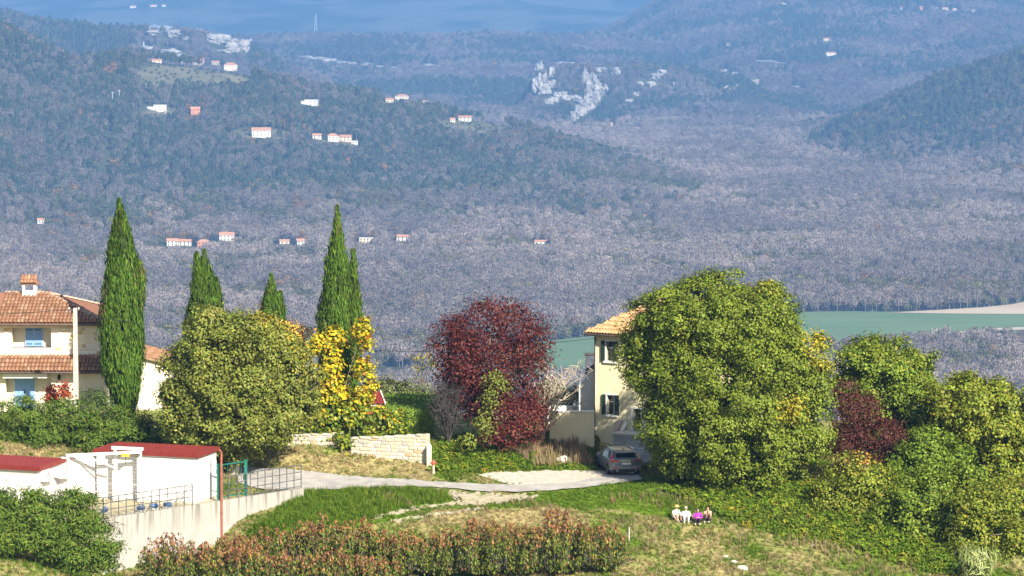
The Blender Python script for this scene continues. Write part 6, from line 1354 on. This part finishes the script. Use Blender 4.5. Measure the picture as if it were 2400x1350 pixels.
tree('green_bush', 'bright green bush under the red-leaved shrub', 'bush', (2170, 212.0), [(2170,1060,62,60),(2140,1105,56,50),(2215,1085,60,66),(2120,1130,50,50),(2250,1110,50,50)], 212.0, 73, r0=0.08, pal=([(0.15,0.225,0.018),(0.105,0.175,0.015),(0.20,0.265,0.026)],(5,4,2)), per_m2=2.6, leaves=36, size=(0.14,0.22))
tree('yellowing_bush', 'yellow-green bush with golden tips right of the lime', 'bush', (2000, 209.5), [(1985,1110,45,48),(2035,1140,62,58),(1955,1165,52,48),(2020,1195,70,48),(2085,1165,55,52),(1930,1185,40,30),(2070,1215,55,40)], 209.5, 74, r0=0.08, pal=OLV, per_m2=2.6, leaves=36, size=(0.13,0.21), patches=[(2030,1075,30,([(0.5,0.24,0.05),(0.5,0.34,0.05)],(1,1)),0.8)])
tree('thicket_bush', 'olive-green bush in the front middle of the right thicket', 'bush', (2170, 207.0), [(2160,1160,75,65),(2115,1205,66,58),(2210,1210,78,66),(2165,1250,75,48),(2255,1150,65,66),(2240,1270,60,40)], 207.0, 75, r0=0.09, pal=WAL, per_m2=2.5, leaves=38, size=(0.14,0.22))
tree('thicket_bush', 'big yellowing bush at the lower right corner', 'bush', (2310, 204.0), [(2300,1180,70,60),(2370,1170,60,60),(2280,1245,60,50),(2390,1250,50,60),(2330,1300,55,42),(2260,1300,60,42),(2400,1330,45,40)], 204.0, 76, r0=0.09, pal=OLV, per_m2=2.4, leaves=38, size=(0.14,0.22))

# ---- fruit bushes in the foreground row, red-brown shoots above green leaves
ORD = ['first','second','third','fourth','fifth','sixth','seventh','eighth','ninth','tenth','eleventh','twelfth']
def fruit_bush(px, base, top, width, seed, label, n=74):
    rng = np.random.default_rng(seed); b = gp(px, base); Y = b.y; b.z = gz(b.x, b.y); root = empty('fruit_bush', b, 0, label, 'fruit bush', 'fruit bushes in the foreground rows')
    H = max(at(px, top, Y).z - b.z, 1.2); W = width*Y/F/2; mb = MB(); PP, AX, HH = [], [], []
    for i in range(n):
        a = rng.uniform(0, 6.28); o = W*math.sqrt(rng.random()); L = H*(1-0.30*(o/W)**2)*rng.uniform(0.74, 1.03); p0 = np.array([math.cos(a)*o*0.25, math.sin(a)*o*0.25, 0.1]); p2 = np.array([math.cos(a)*o, math.sin(a)*o, L]); p1 = np.array([math.cos(a)*o*1.15, math.sin(a)*o*1.15, L*0.35])
        mb.tube([tuple(p0), tuple(p1), tuple(p2)], [0.03, 0.018, 0.006], 3, cap=False)
        m = int(62*L/2.6); t = rng.uniform(0.12, 1.02, m)[:, None]; q = (1-t)**2*p0 + 2*t*(1-t)*p1 + t*t*p2; ang = rng.uniform(0, 6.28, m); rad = rng.uniform(0.04, 0.42, m)*(1.2-0.85*t[:, 0])
        d = np.stack([np.cos(ang), np.sin(ang), np.zeros(m)], -1); PP.append(q + d*rad[:, None]); AX.append(d*0.6 + np.array([0,0,-1.0])); HH.append(q[:, 2]/H)
    P, A, Hh = np.concatenate(PP), np.concatenate(AX), np.concatenate(HH); m = len(P)
    V = leaf_quads(P, A*np.array([1,1,0]) + np.array([0,-0.25,0.5]) + 0.45*rng.normal(size=(m,3)), rng.uniform(0.15,0.26,m), rng, 2.2, axis=A)
    g = palette(m, [(0.125,0.165,0.018),(0.09,0.13,0.015),(0.19,0.205,0.026)], (4,4,2), rng); r_ = palette(m, [(0.27,0.115,0.048),(0.31,0.155,0.06),(0.19,0.075,0.04),(0.29,0.20,0.05),(0.42,0.16,0.04)], (5,4,4,3,0.5), rng)
    k = rng.random(m) < np.clip((Hh-0.52)*2.2 + 0.14, 0.09, 0.92); C = np.where(k[:, None], r_, g)
    link(bpy.data.objects.new('leaves', quads_mesh('leaves', V, C, m_leaf)), root); mb.build('stems', m_dtwig, root)
for i, (px, top, base) in enumerate([(560,1250,1352),(650,1230,1350),(745,1206,1348),(840,1210,1348),(930,1238,1350),(1030,1232,1352),(1125,1206,1350),(1220,1224,1348),(1310,1196,1346),(1400,1220,1340)]):
    fruit_bush(px, base, top, 150, 200+i, ORD[i] + ' red-tipped fruit bush of the back row counting from the concrete wall')
for i, (px, top, base) in enumerate([(395,1250,1395),(475,1268,1400),(570,1266,1405),(670,1284,1405),(770,1278,1405),(875,1294,1405)]):
    fruit_bush(px, base, top, 150, 230+i, ORD[i] + ' red-tipped fruit bush of the front row counting from the concrete wall')

# ------------------------------------------------------------------ grass, weeds and ground ivy
gcol = bpy.data.collections.new('grass_templates'); m_grass = leaf_material('grass_blades', inst=True, transl=0.3, rough=0.7, spec=0.15)
def tuft(i, kind):
    rng = np.random.default_rng(300+i)
    if kind == 'grass':
        n = 16; a = rng.uniform(0, 6.28, n); r = rng.uniform(0, 0.12, n); P = np.stack([np.cos(a)*r, np.sin(a)*r, np.zeros(n)], -1); L = rng.uniform(0.14, 0.30, n); ln = rng.uniform(0.1, 0.7, n)[:, None]
        d = norm(np.stack([np.cos(a), np.sin(a), np.zeros(n)], -1)*ln + np.array([0,0,1.0])); s = np.stack([-np.sin(a), np.cos(a), np.zeros(n)], -1)*0.016
        V = np.stack([P-s, P+s, P+d*L[:, None]*0.6+s*0.8+np.array([0,0,0.0]), P+d*L[:, None]], 1); C = palette(n, [(1,1,1),(0.8,0.85,0.8),(1.2,1.15,1.0)], (4,3,2), rng)
    elif kind == 'tall':
        n = 14; a = rng.uniform(0, 6.28, n); r = rng.uniform(0, 0.15, n); P = np.stack([np.cos(a)*r, np.sin(a)*r, np.zeros(n)], -1); L = rng.uniform(0.5, 1.0, n); d = norm(np.stack([np.cos(a), np.sin(a), np.zeros(n)], -1)*rng.uniform(0.05,0.35,n)[:, None] + np.array([0,0,1.0])); s = np.stack([-np.sin(a), np.cos(a), np.zeros(n)], -1)*0.014
        V = np.stack([P-s, P+s, P+d*L[:, None]*0.7+s, P+d*L[:, None]], 1); C = palette(n, [(1,1,1),(0.8,0.8,0.8),(1.2,1.1,1.0)], (4,3,2), rng)
    else:
        n = 34; d = norm(rng.normal(size=(n,3))); d[:, 2] = np.abs(d[:, 2]); P = d*np.array([0.26,0.26,0.30])*rng.uniform(0.4,1,n)[:, None]; V = leaf_quads(P, d+0.6*rng.normal(size=(n,3)), rng.uniform(0.09,0.17,n), rng, 1.5); C = palette(n, [(1,1,1),(0.75,0.8,0.75),(1.3,1.2,0.9)], (4,3,2), rng)
    return bpy.data.objects.new('tuft_%02d' % i, quads_mesh('tuft_%02d' % i, V, C, m_grass))
for i, k in enumerate(['grass','grass','grass','tall','tall','leafy','leafy']): gcol.objects.link(tuft(i, k))
def cover(name, n, x0, x1, y0, y1, label, cat, pick, seed, margin=0.15):
    """pick(px,py,dry,rng) -> keep, template, scale, colour"""
    rng = np.random.default_rng(seed); X_ = rng.uniform(x0, x1, n); Y_ = rng.uniform(y0, y1, n); Z_ = ground_z(X_, Y_); ok = np.ones(n, bool)
    for poly in PAVED:
        ok &= ~in_poly(X_ + rng.normal(0, margin, n), Y_ + rng.normal(0, margin*2, n), poly)
    ok &= ~((np.abs(X_-car.location.x) < 1.3) & (np.abs(Y_-car.location.y) < 2.8))
    sw = (X_-WA.x)*wd.x + (Y_-WA.y)*wd.y; ow = (X_-WA.x)*wnr.x + (Y_-WA.y)*wnr.y; ok &= ~((ow < 0.03) & (ow > -14) & (sw < Lw*0.66) & (sw > -1.5)) & ~((np.abs(ow+0.15) < 0.2) & (sw < Lw) & (sw > 0))
    X_, Y_, Z_ = X_[ok], Y_[ok], Z_[ok]; px, py = pix(np.stack([X_, Y_, Z_], -1)); dr, n2 = near_cover(X_, Y_, Z_)
    k, t, s, c = pick(px, py, dr, X_, Y_, rng); P = np.stack([X_, Y_, Z_-0.02], -1)[k]; m = len(P)
    rot = np.stack([rng.normal(0,.12,m), rng.normal(0,.12,m), rng.uniform(0,6.28,m)], -1); sv = s[k][:, None]*rng.uniform(0.8,1.25,(m,3))
    print(name, m); return scatter(name, P, rot, sv, c[k], t[k], gcol, label, cat)
def p_grass(px, py, dr, X_, Y_, rng):
    n = len(px); k = (px > -60) & (px < 2460) & (py > 1030) & (py < 1400); pd = rng.random(n) < dr
    c = np.where(pd[:, None], palette(n, [(0.41,0.335,0.15),(0.33,0.26,0.12),(0.48,0.40,0.21)], (4,3,2), rng), palette(n, [(0.12,0.20,0.012),(0.09,0.165,0.010),(0.175,0.24,0.02)], (4,3,2), rng))
    s = 0.45 + 0.6*fbm(X_/1.5, Y_/1.5, 131, 3); mound = in_poly(px, py, [(560,1260),(720,1150),(1050,1150),(1060,1175),(880,1215),(700,1270)]); s = np.where(mound, s*1.7, s)
    return k, rng.integers(0, 3, n), s, c
cover('grass', 70000, -33, 33, 188, 224, 'green and straw-coloured grass over the hillside', 'grass', p_grass, 81)
BANK = [(1005,1045),(1080,1020),(1200,1040),(1330,1000),(1400,1020),(1390,1100),(1280,1106),(1120,1110),(1060,1128),(1020,1105)]
IVYB = [(1560,1150),(1700,1128),(1900,1128),(1960,1150),(2060,1230),(2250,1290),(2300,1360),(2150,1340),(1980,1285),(1860,1262),(1760,1240),(1660,1200)]
def p_weeds(px, py, dr, X_, Y_, rng):
    n = len(px); a, b_ = in_poly(px, py, BANK), in_poly(px, py, IVYB); u = rng.random(n)
    fringe = in_poly(px, py, [(1850,1262),(2000,1285),(2160,1340),(2120,1355),(1960,1310),(1840,1280)]) | in_poly(px, py, [(1200,1060),(1360,1040),(1390,1095),(1260,1100)])
    bank_ = fringe & (px < 1450); tall = fringe & (u < np.where(bank_, 0.5, 0.25)); k = a | b_ | tall
    t = np.where(tall, 3 + rng.integers(0, 2, n), 5 + rng.integers(0, 2, n)); s = np.where(tall, rng.uniform(0.3, 0.65, n)*np.where(bank_, 1.6, 1.0), np.where(b_, rng.uniform(0.8, 1.7, n), rng.uniform(0.6, 1.3, n)))
    c = palette(n, [(0.15,0.225,0.016),(0.11,0.175,0.013),(0.24,0.28,0.022),(0.33,0.29,0.03)], (5,4,3,0.5), rng); c[tall] = palette(int(tall.sum()), [(0.44,0.33,0.18),(0.36,0.26,0.15)], (1,1), rng)
    return k, t, s, c
cover('ground_ivy', 34000, -12, 32, 198, 232, 'bright green brambles and ivy on the banks', 'brambles', p_weeds, 82)
def p_tall(px, py, dr, X_, Y_, rng):
    n = len(px); nn_ = fbm(X_/2.0, Y_/2.0, 141, 3); k = (py > 1160) & (py < 1400) & (px > 860) & (px < 2250) & (nn_ > 0.62)
    return k, 3 + rng.integers(0, 2, n), rng.uniform(0.25, 0.5, n), palette(n, [(0.36,0.27,0.14),(0.26,0.19,0.10),(0.18,0.19,0.06)], (4,3,3), rng)
cover('dry_stalks', 9000, -12, 28, 196, 212, 'thin dry stalks standing in the grass', 'grass', p_tall, 83)
# pale stones lying in the grass
rk = random.Random(9)
for i, (px, py, w_, lab) in enumerate([(1457,1299,14,'flat pale stone in the grass near the broken fence'), (1720,1320,20,'larger pale rock low in the dry grass below the people'), (1700,1306,14,'pale rock beside the larger one in the dry grass'), (1740,1335,26,'biggest pale rock at the lower edge of the grass'), (1905,1280,12,'small pale stone at the edge of the brambles'), (1480,1310,9,'tiny pale stone by the last fruit bush'), (1320,1085,44,'long pale boulder on the bank left of the car'), (1318,1042,22,'pale boulder on the bank below the yard wall')]):
    p = gp(px, py); r = w_*p.y/F/2; bpy_m = MB(); nu, nv = 10, 6; v = []
    for a in range(nu):
        for b_ in range(nv):
            t, f_ = 2*math.pi*a/nu, math.pi*(b_+0.3)/(nv-0.4); rr = r*(1+rk.uniform(-.18,.18)); v.append((rr*math.sin(f_)*math.cos(t), rr*0.7*math.sin(f_)*math.sin(t), rr*0.55*math.cos(f_)))
    fs = [(a*nv+b_, a*nv+b_+1, ((a+1) % nu)*nv+b_+1, ((a+1) % nu)*nv+b_) for a in range(nu) for b_ in range(nv-1)] + [tuple(a*nv for a in range(nu)), tuple((nu-1-a)*nv+nv-1 for a in range(nu))]
    o = bpy_m.add(v, fs).build('rock', m_stone[1]); o.location = p + Vector((0,0,r*0.2)); tag(o, lab, 'rock')
# broken fence: three stakes and a strand of wire
m_stake = pm('weathered_stake', (0.10,0.08,0.06), (0.18,0.15,0.12), 6, 0.9); m_stake2 = pm('pale_stake', (0.48,0.40,0.30), (0.58,0.50,0.40), 6, 0.9)
for (px, py, h_, ln, mt_, lab) in [(1478,1278,0.75,-0.25,m_stake,'dark leaning fence stake, leftmost of the three'), (1474,1272,0.85,0.02,m_stake2,'pale upright fence stake, middle of the three'), (1485,1263,0.75,0.04,m_stake,'dark upright fence stake, farthest of the three')]:
    p = gp(px, py); o = MB().tube([(0,0,-0.2),(ln*0.5,0,h_*0.5),(ln,0,h_)], [0.045,0.042,0.035], 6).build('fence_stake', mt_); o.location = p; tag(o, lab, 'stake')
a, b_ = gp(1478,1278), gp(1425,1295); o = MB().tube([a+Vector((-0.1,0,0.4)), a.lerp(b_,0.5)+Vector((0,0,0.42)), b_+Vector((0,0,0.15))], 0.012, 4).build('fence_wire', m_iron); tag(o, 'rusty strand of wire falling from the leaning stake', 'wire')
# reeds at the lower right
rng = np.random.default_rng(85); b = on_ground(2295, 200.5); root = empty('reed_clump', b, 0, 'pale green reed clump at the lower right edge', 'reeds'); n = 420
a = rng.uniform(0,6.28,n); r = 0.7*np.sqrt(rng.random(n)); P0 = np.stack([np.cos(a)*r, np.sin(a)*r, np.zeros(n)],-1); h_ = rng.uniform(0.6,1.9,n)[:,None]; d = norm(np.stack([np.cos(a),np.sin(a),np.zeros(n)],-1)*rng.uniform(0,0.5,n)[:,None]+np.array([0,0,1.0]))
V = leaf_quads(P0+d*h_, np.stack([np.cos(a),np.sin(a),0.5+0*a],-1), rng.uniform(0.4,0.7,n), rng, 7, axis=d+np.stack([np.cos(a),np.sin(a),0*a],-1)*0.6)
link(bpy.data.objects.new('leaves', quads_mesh('leaves', V, palette(n, [(0.26,0.30,0.10),(0.20,0.25,0.07),(0.34,0.36,0.16)],(4,3,2),rng), m_leaf)), root)

# ------------------------------------------------------------------ four people sitting on the grass
m_skin = pm('skin', (0.55,0.33,0.23), (0.62,0.39,0.28), 8, 0.6)
def cloth(name, c): return pm(name, tuple(x*0.9 for x in c), c, 7, 0.9, 0.2)
m_shoe = cloth('pale_shoes', (0.55,0.48,0.42))
def person(px, py, Y, rz, label, top, legs, hair, sleeves='long', shorts=False, hat=False, lean=0.0, arms='knees', hairlen=0.0):
    """Seated with knees drawn up; local -y is the way the person faces."""
    b = gp(px, py); b.z -= 0.02; o = empty('person', b, rz, label, 'person', 'people sitting in a row on the grass')
    J = {'pel':(0,0,0.13,0.15,0.13),'ab':(0,-0.03-lean*0.3,0.30,0.145,0.115),'ch':(0,-0.05-lean*0.7,0.48,0.165,0.12),'nb':(0,-0.06-lean*0.95,0.60,0.07,0.065),'nk':(0,-0.075-lean,0.66,0.052,0.052)}
    E = [('pel','ab'),('ab','ch'),('ch','nb'),('nb','nk')]
    hd = np.array([0,-0.10-lean*1.15,0.76])
    J['hd0'] = (hd[0],hd[1]+0.012,hd[2]-0.045,0.062,0.068); J['hd1'] = (hd[0],hd[1]+0.015,hd[2]+0.03,0.078,0.095); J['hd2'] = (hd[0],hd[1]+0.02,hd[2]+0.085,0.062,0.075); E += [('nk','hd0'),('hd0','hd1'),('hd1','hd2')]
    J['nose'] = (hd[0],hd[1]-0.098,hd[2]+0.0,0.012,0.016); E += [('hd1','nose')]
    for s in (-1, 1):
        n = 'L' if s < 0 else 'R'
        J['hip'+n] = (s*0.10,-0.04,0.12,0.095,0.095); J['kn'+n] = (s*0.12,-0.40,0.42,0.062,0.062); J['cf'+n] = (s*0.12,-0.45,0.26,0.058,0.055); J['ank'+n] = (s*0.11,-0.52,0.07,0.036,0.038); J['toe'+n] = (s*0.13,-0.70,0.035,0.038,0.028)
        E += [('pel','hip'+n),('hip'+n,'kn'+n),('kn'+n,'cf'+n),('cf'+n,'ank'+n),('ank'+n,'toe'+n)]
        c = J['ch']; J['sh'+n] = (s*0.19,c[1]+0.0,0.545,0.062,0.062)
        if arms == 'knees': J['el'+n] = (s*0.25,c[1]-0.19,0.37,0.043,0.043); J['wr'+n] = (s*0.10,-0.44,0.40,0.028,0.026)
        elif arms == 'chin': J['el'+n] = (s*0.16,-0.36,0.46,0.043,0.043); J['wr'+n] = (s*0.05,c[1]-0.16,0.62,0.028,0.026)
        else: J['el'+n] = (s*0.24,c[1]-0.13,0.34,0.043,0.043); J['wr'+n] = (s*0.17,c[1]-0.26,0.14,0.028,0.026)
        w = np.array(J['wr'+n][:3]); el = np.array(J['el'+n][:3]); d = norm((w-el)[None])[0]; J['pm'+n] = (*(w+d*0.06),0.034,0.018)
        E += [('ch','sh'+n),('sh'+n,'el'+n),('el'+n,'wr'+n),('wr'+n,'pm'+n)]
        side = norm(np.cross(d, [0,0,1.0])[None])[0]
        for q, (of, ln_) in enumerate([(-0.028,0.055),(-0.009,0.068),(0.010,0.064),(0.028,0.050)]):
            m0 = w + d*0.085 + side*of; J['f%d%s' % (q,n)] = (*m0,0.0085,0.0085); J['g%d%s' % (q,n)] = (*(m0+d*ln_*0.8+np.array([0,0,-0.02])),0.007,0.007); E += [('pm'+n,'f%d%s' % (q,n)),('f%d%s' % (q,n),'g%d%s' % (q,n))]
        th = w + d*0.045 - side*s*0.045; J['th'+n] = (*th,0.010,0.010); J['ti'+n] = (*(th + d*0.04),0.008,0.008); E += [('pm'+n,'th'+n),('th'+n,'ti'+n)]
    ks = list(J); me = bpy.data.meshes.new('body'); me.from_pydata([J[k][:3] for k in ks], [(ks.index(a_), ks.index(c_)) for a_, c_ in E], [])
    t = bpy.data.objects.new('body', me); link(t, o); t.modifiers.new('skin', 'SKIN'); sm = t.modifiers.new('sub', 'SUBSURF'); sm.levels = sm.render_levels = 1
    for i, k in enumerate(ks): me.skin_vertices[0].data[i].radius = J[k][3:5]; me.skin_vertices[0].data[i].use_root = (k == 'pel')
    dg = bpy.context.evaluated_depsgraph_get(); dg.update(); nm = bpy.data.meshes.new_from_object(t.evaluated_get(dg)); t.modifiers.clear(); t.data = nm; nm.name = 'body'
    for mt_ in (m_skin, top, legs, m_shoe): nm.materials.append(mt_)
    for p in nm.polygons:
        c = p.center; k = 0
        armd = min((np.linalg.norm(np.array(c) - (np.array(J['el'+s][:3])*(1-u_) + np.array(J[e_+s][:3])*u_)) for s in 'LR' for e_ in ('wr','pm') for u_ in (0,0.25,0.5,0.75,1.0)))
        if c.z > 0.655 - 0.0 and abs(c.x) < 0.12: k = 0
        elif c.y < -0.50 and c.z < 0.10: k = 3
        elif c.z > 0.20 and c.y > -0.26-lean*0.7 and (abs(c.x) < 0.30) and (armd > 0.075): k = 1
        elif armd < 0.075: k = 1 if sleeves == 'long' and armd < 0.075 and min(np.linalg.norm(np.array(c)-np.array(J['pm'+s][:3])) for s in 'LR') > 0.07 else 0
        elif shorts and c.y < -0.24: k = 0
        else: k = 2
        p.material_index = k; p.use_smooth = True
    h = MB(); R_ = 0.098                                          # hair as a shell over the skull
    v, nu, nv = [], 14, 8
    for a_ in range(nu):
        for c_ in range(nv):
            th, ph_ = 2*math.pi*a_/nu, math.pi*c_/(nv-1)*0.62; front = max(0, -math.sin(th)); ph2 = ph_*(1-0.42*front)
            v.append((hd[0]+R_*0.92*math.sin(ph2)*math.cos(th), hd[1]+0.02+R_*1.06*math.sin(ph2)*math.sin(th), hd[2]+0.025+R_*1.05*math.cos(ph2) - (hairlen*(1-front) if c_ == nv-1 else 0)))
    h.add(v, [(a_*nv+c_, a_*nv+c_+1, ((a_+1) % nu)*nv+c_+1, ((a_+1) % nu)*nv+c_) for a_ in range(nu) for c_ in range(nv-1)] + [tuple(reversed([a_*nv for a_ in range(nu)]))]).build('hair', hair, o, smooth=True)
    for s in (-1, 1): MB().lathe((hd[0]+s*0.03, hd[1]-0.075, hd[2]+0.025), [(0.004,-0.008),(0.011,0),(0.004,0.008)], 8).build('eye', m_blackp, o)
    MB().cbox((hd[0], hd[1]-0.078, hd[2]-0.045), (0.04,0.012,0.01)).build('mouth', m_redp, o)
    if hat:
        MB().lathe((hd[0],hd[1]+0.005,hd[2]+0.055), [(0.175,-0.01),(0.17,0.0),(0.105,0.015),(0.10,0.07),(0.06,0.10),(0.01,0.105)], 16).build('hat', pm('straw_hat',(0.55,0.36,0.12),(0.65,0.45,0.18),9,0.9), o, smooth=True)
    return o
W_ = cloth('white_cotton', (0.80,0.79,0.76)); BLK_ = cloth('black_cloth', (0.025,0.022,0.028)); PUR = cloth('purple_cloth', (0.36,0.05,0.38)); PINK = cloth('peach_cloth', (0.62,0.38,0.28)); WL = cloth('white_linen', (0.75,0.75,0.77))
hb_, hdk, hbl = cloth('blond_hair', (0.62,0.46,0.22)), cloth('dark_hair', (0.04,0.02,0.015)), cloth('pale_hair', (0.70,0.58,0.42))
person(1581,1219,207,0.55,'person in straw hat and white shirt, leaning forward','' or W_,BLK_,hb_,'short',True,True,0.10,'down')
person(1607,1222,206.8,0.05,'person with fair hair dressed all in white',WL,WL,hbl,'long',False,False,0.04,'knees',0.03)
person(1636,1226,206.5,-0.1,'person in purple top with long dark hair',PUR,BLK_,hdk,'long',False,False,0.06,'knees',0.10)
person(1660,1221,206.9,-0.2,'person in peach top and black trousers, chin on hands',PINK,BLK_,hdk,'short',False,False,0.08,'chin',0.02)
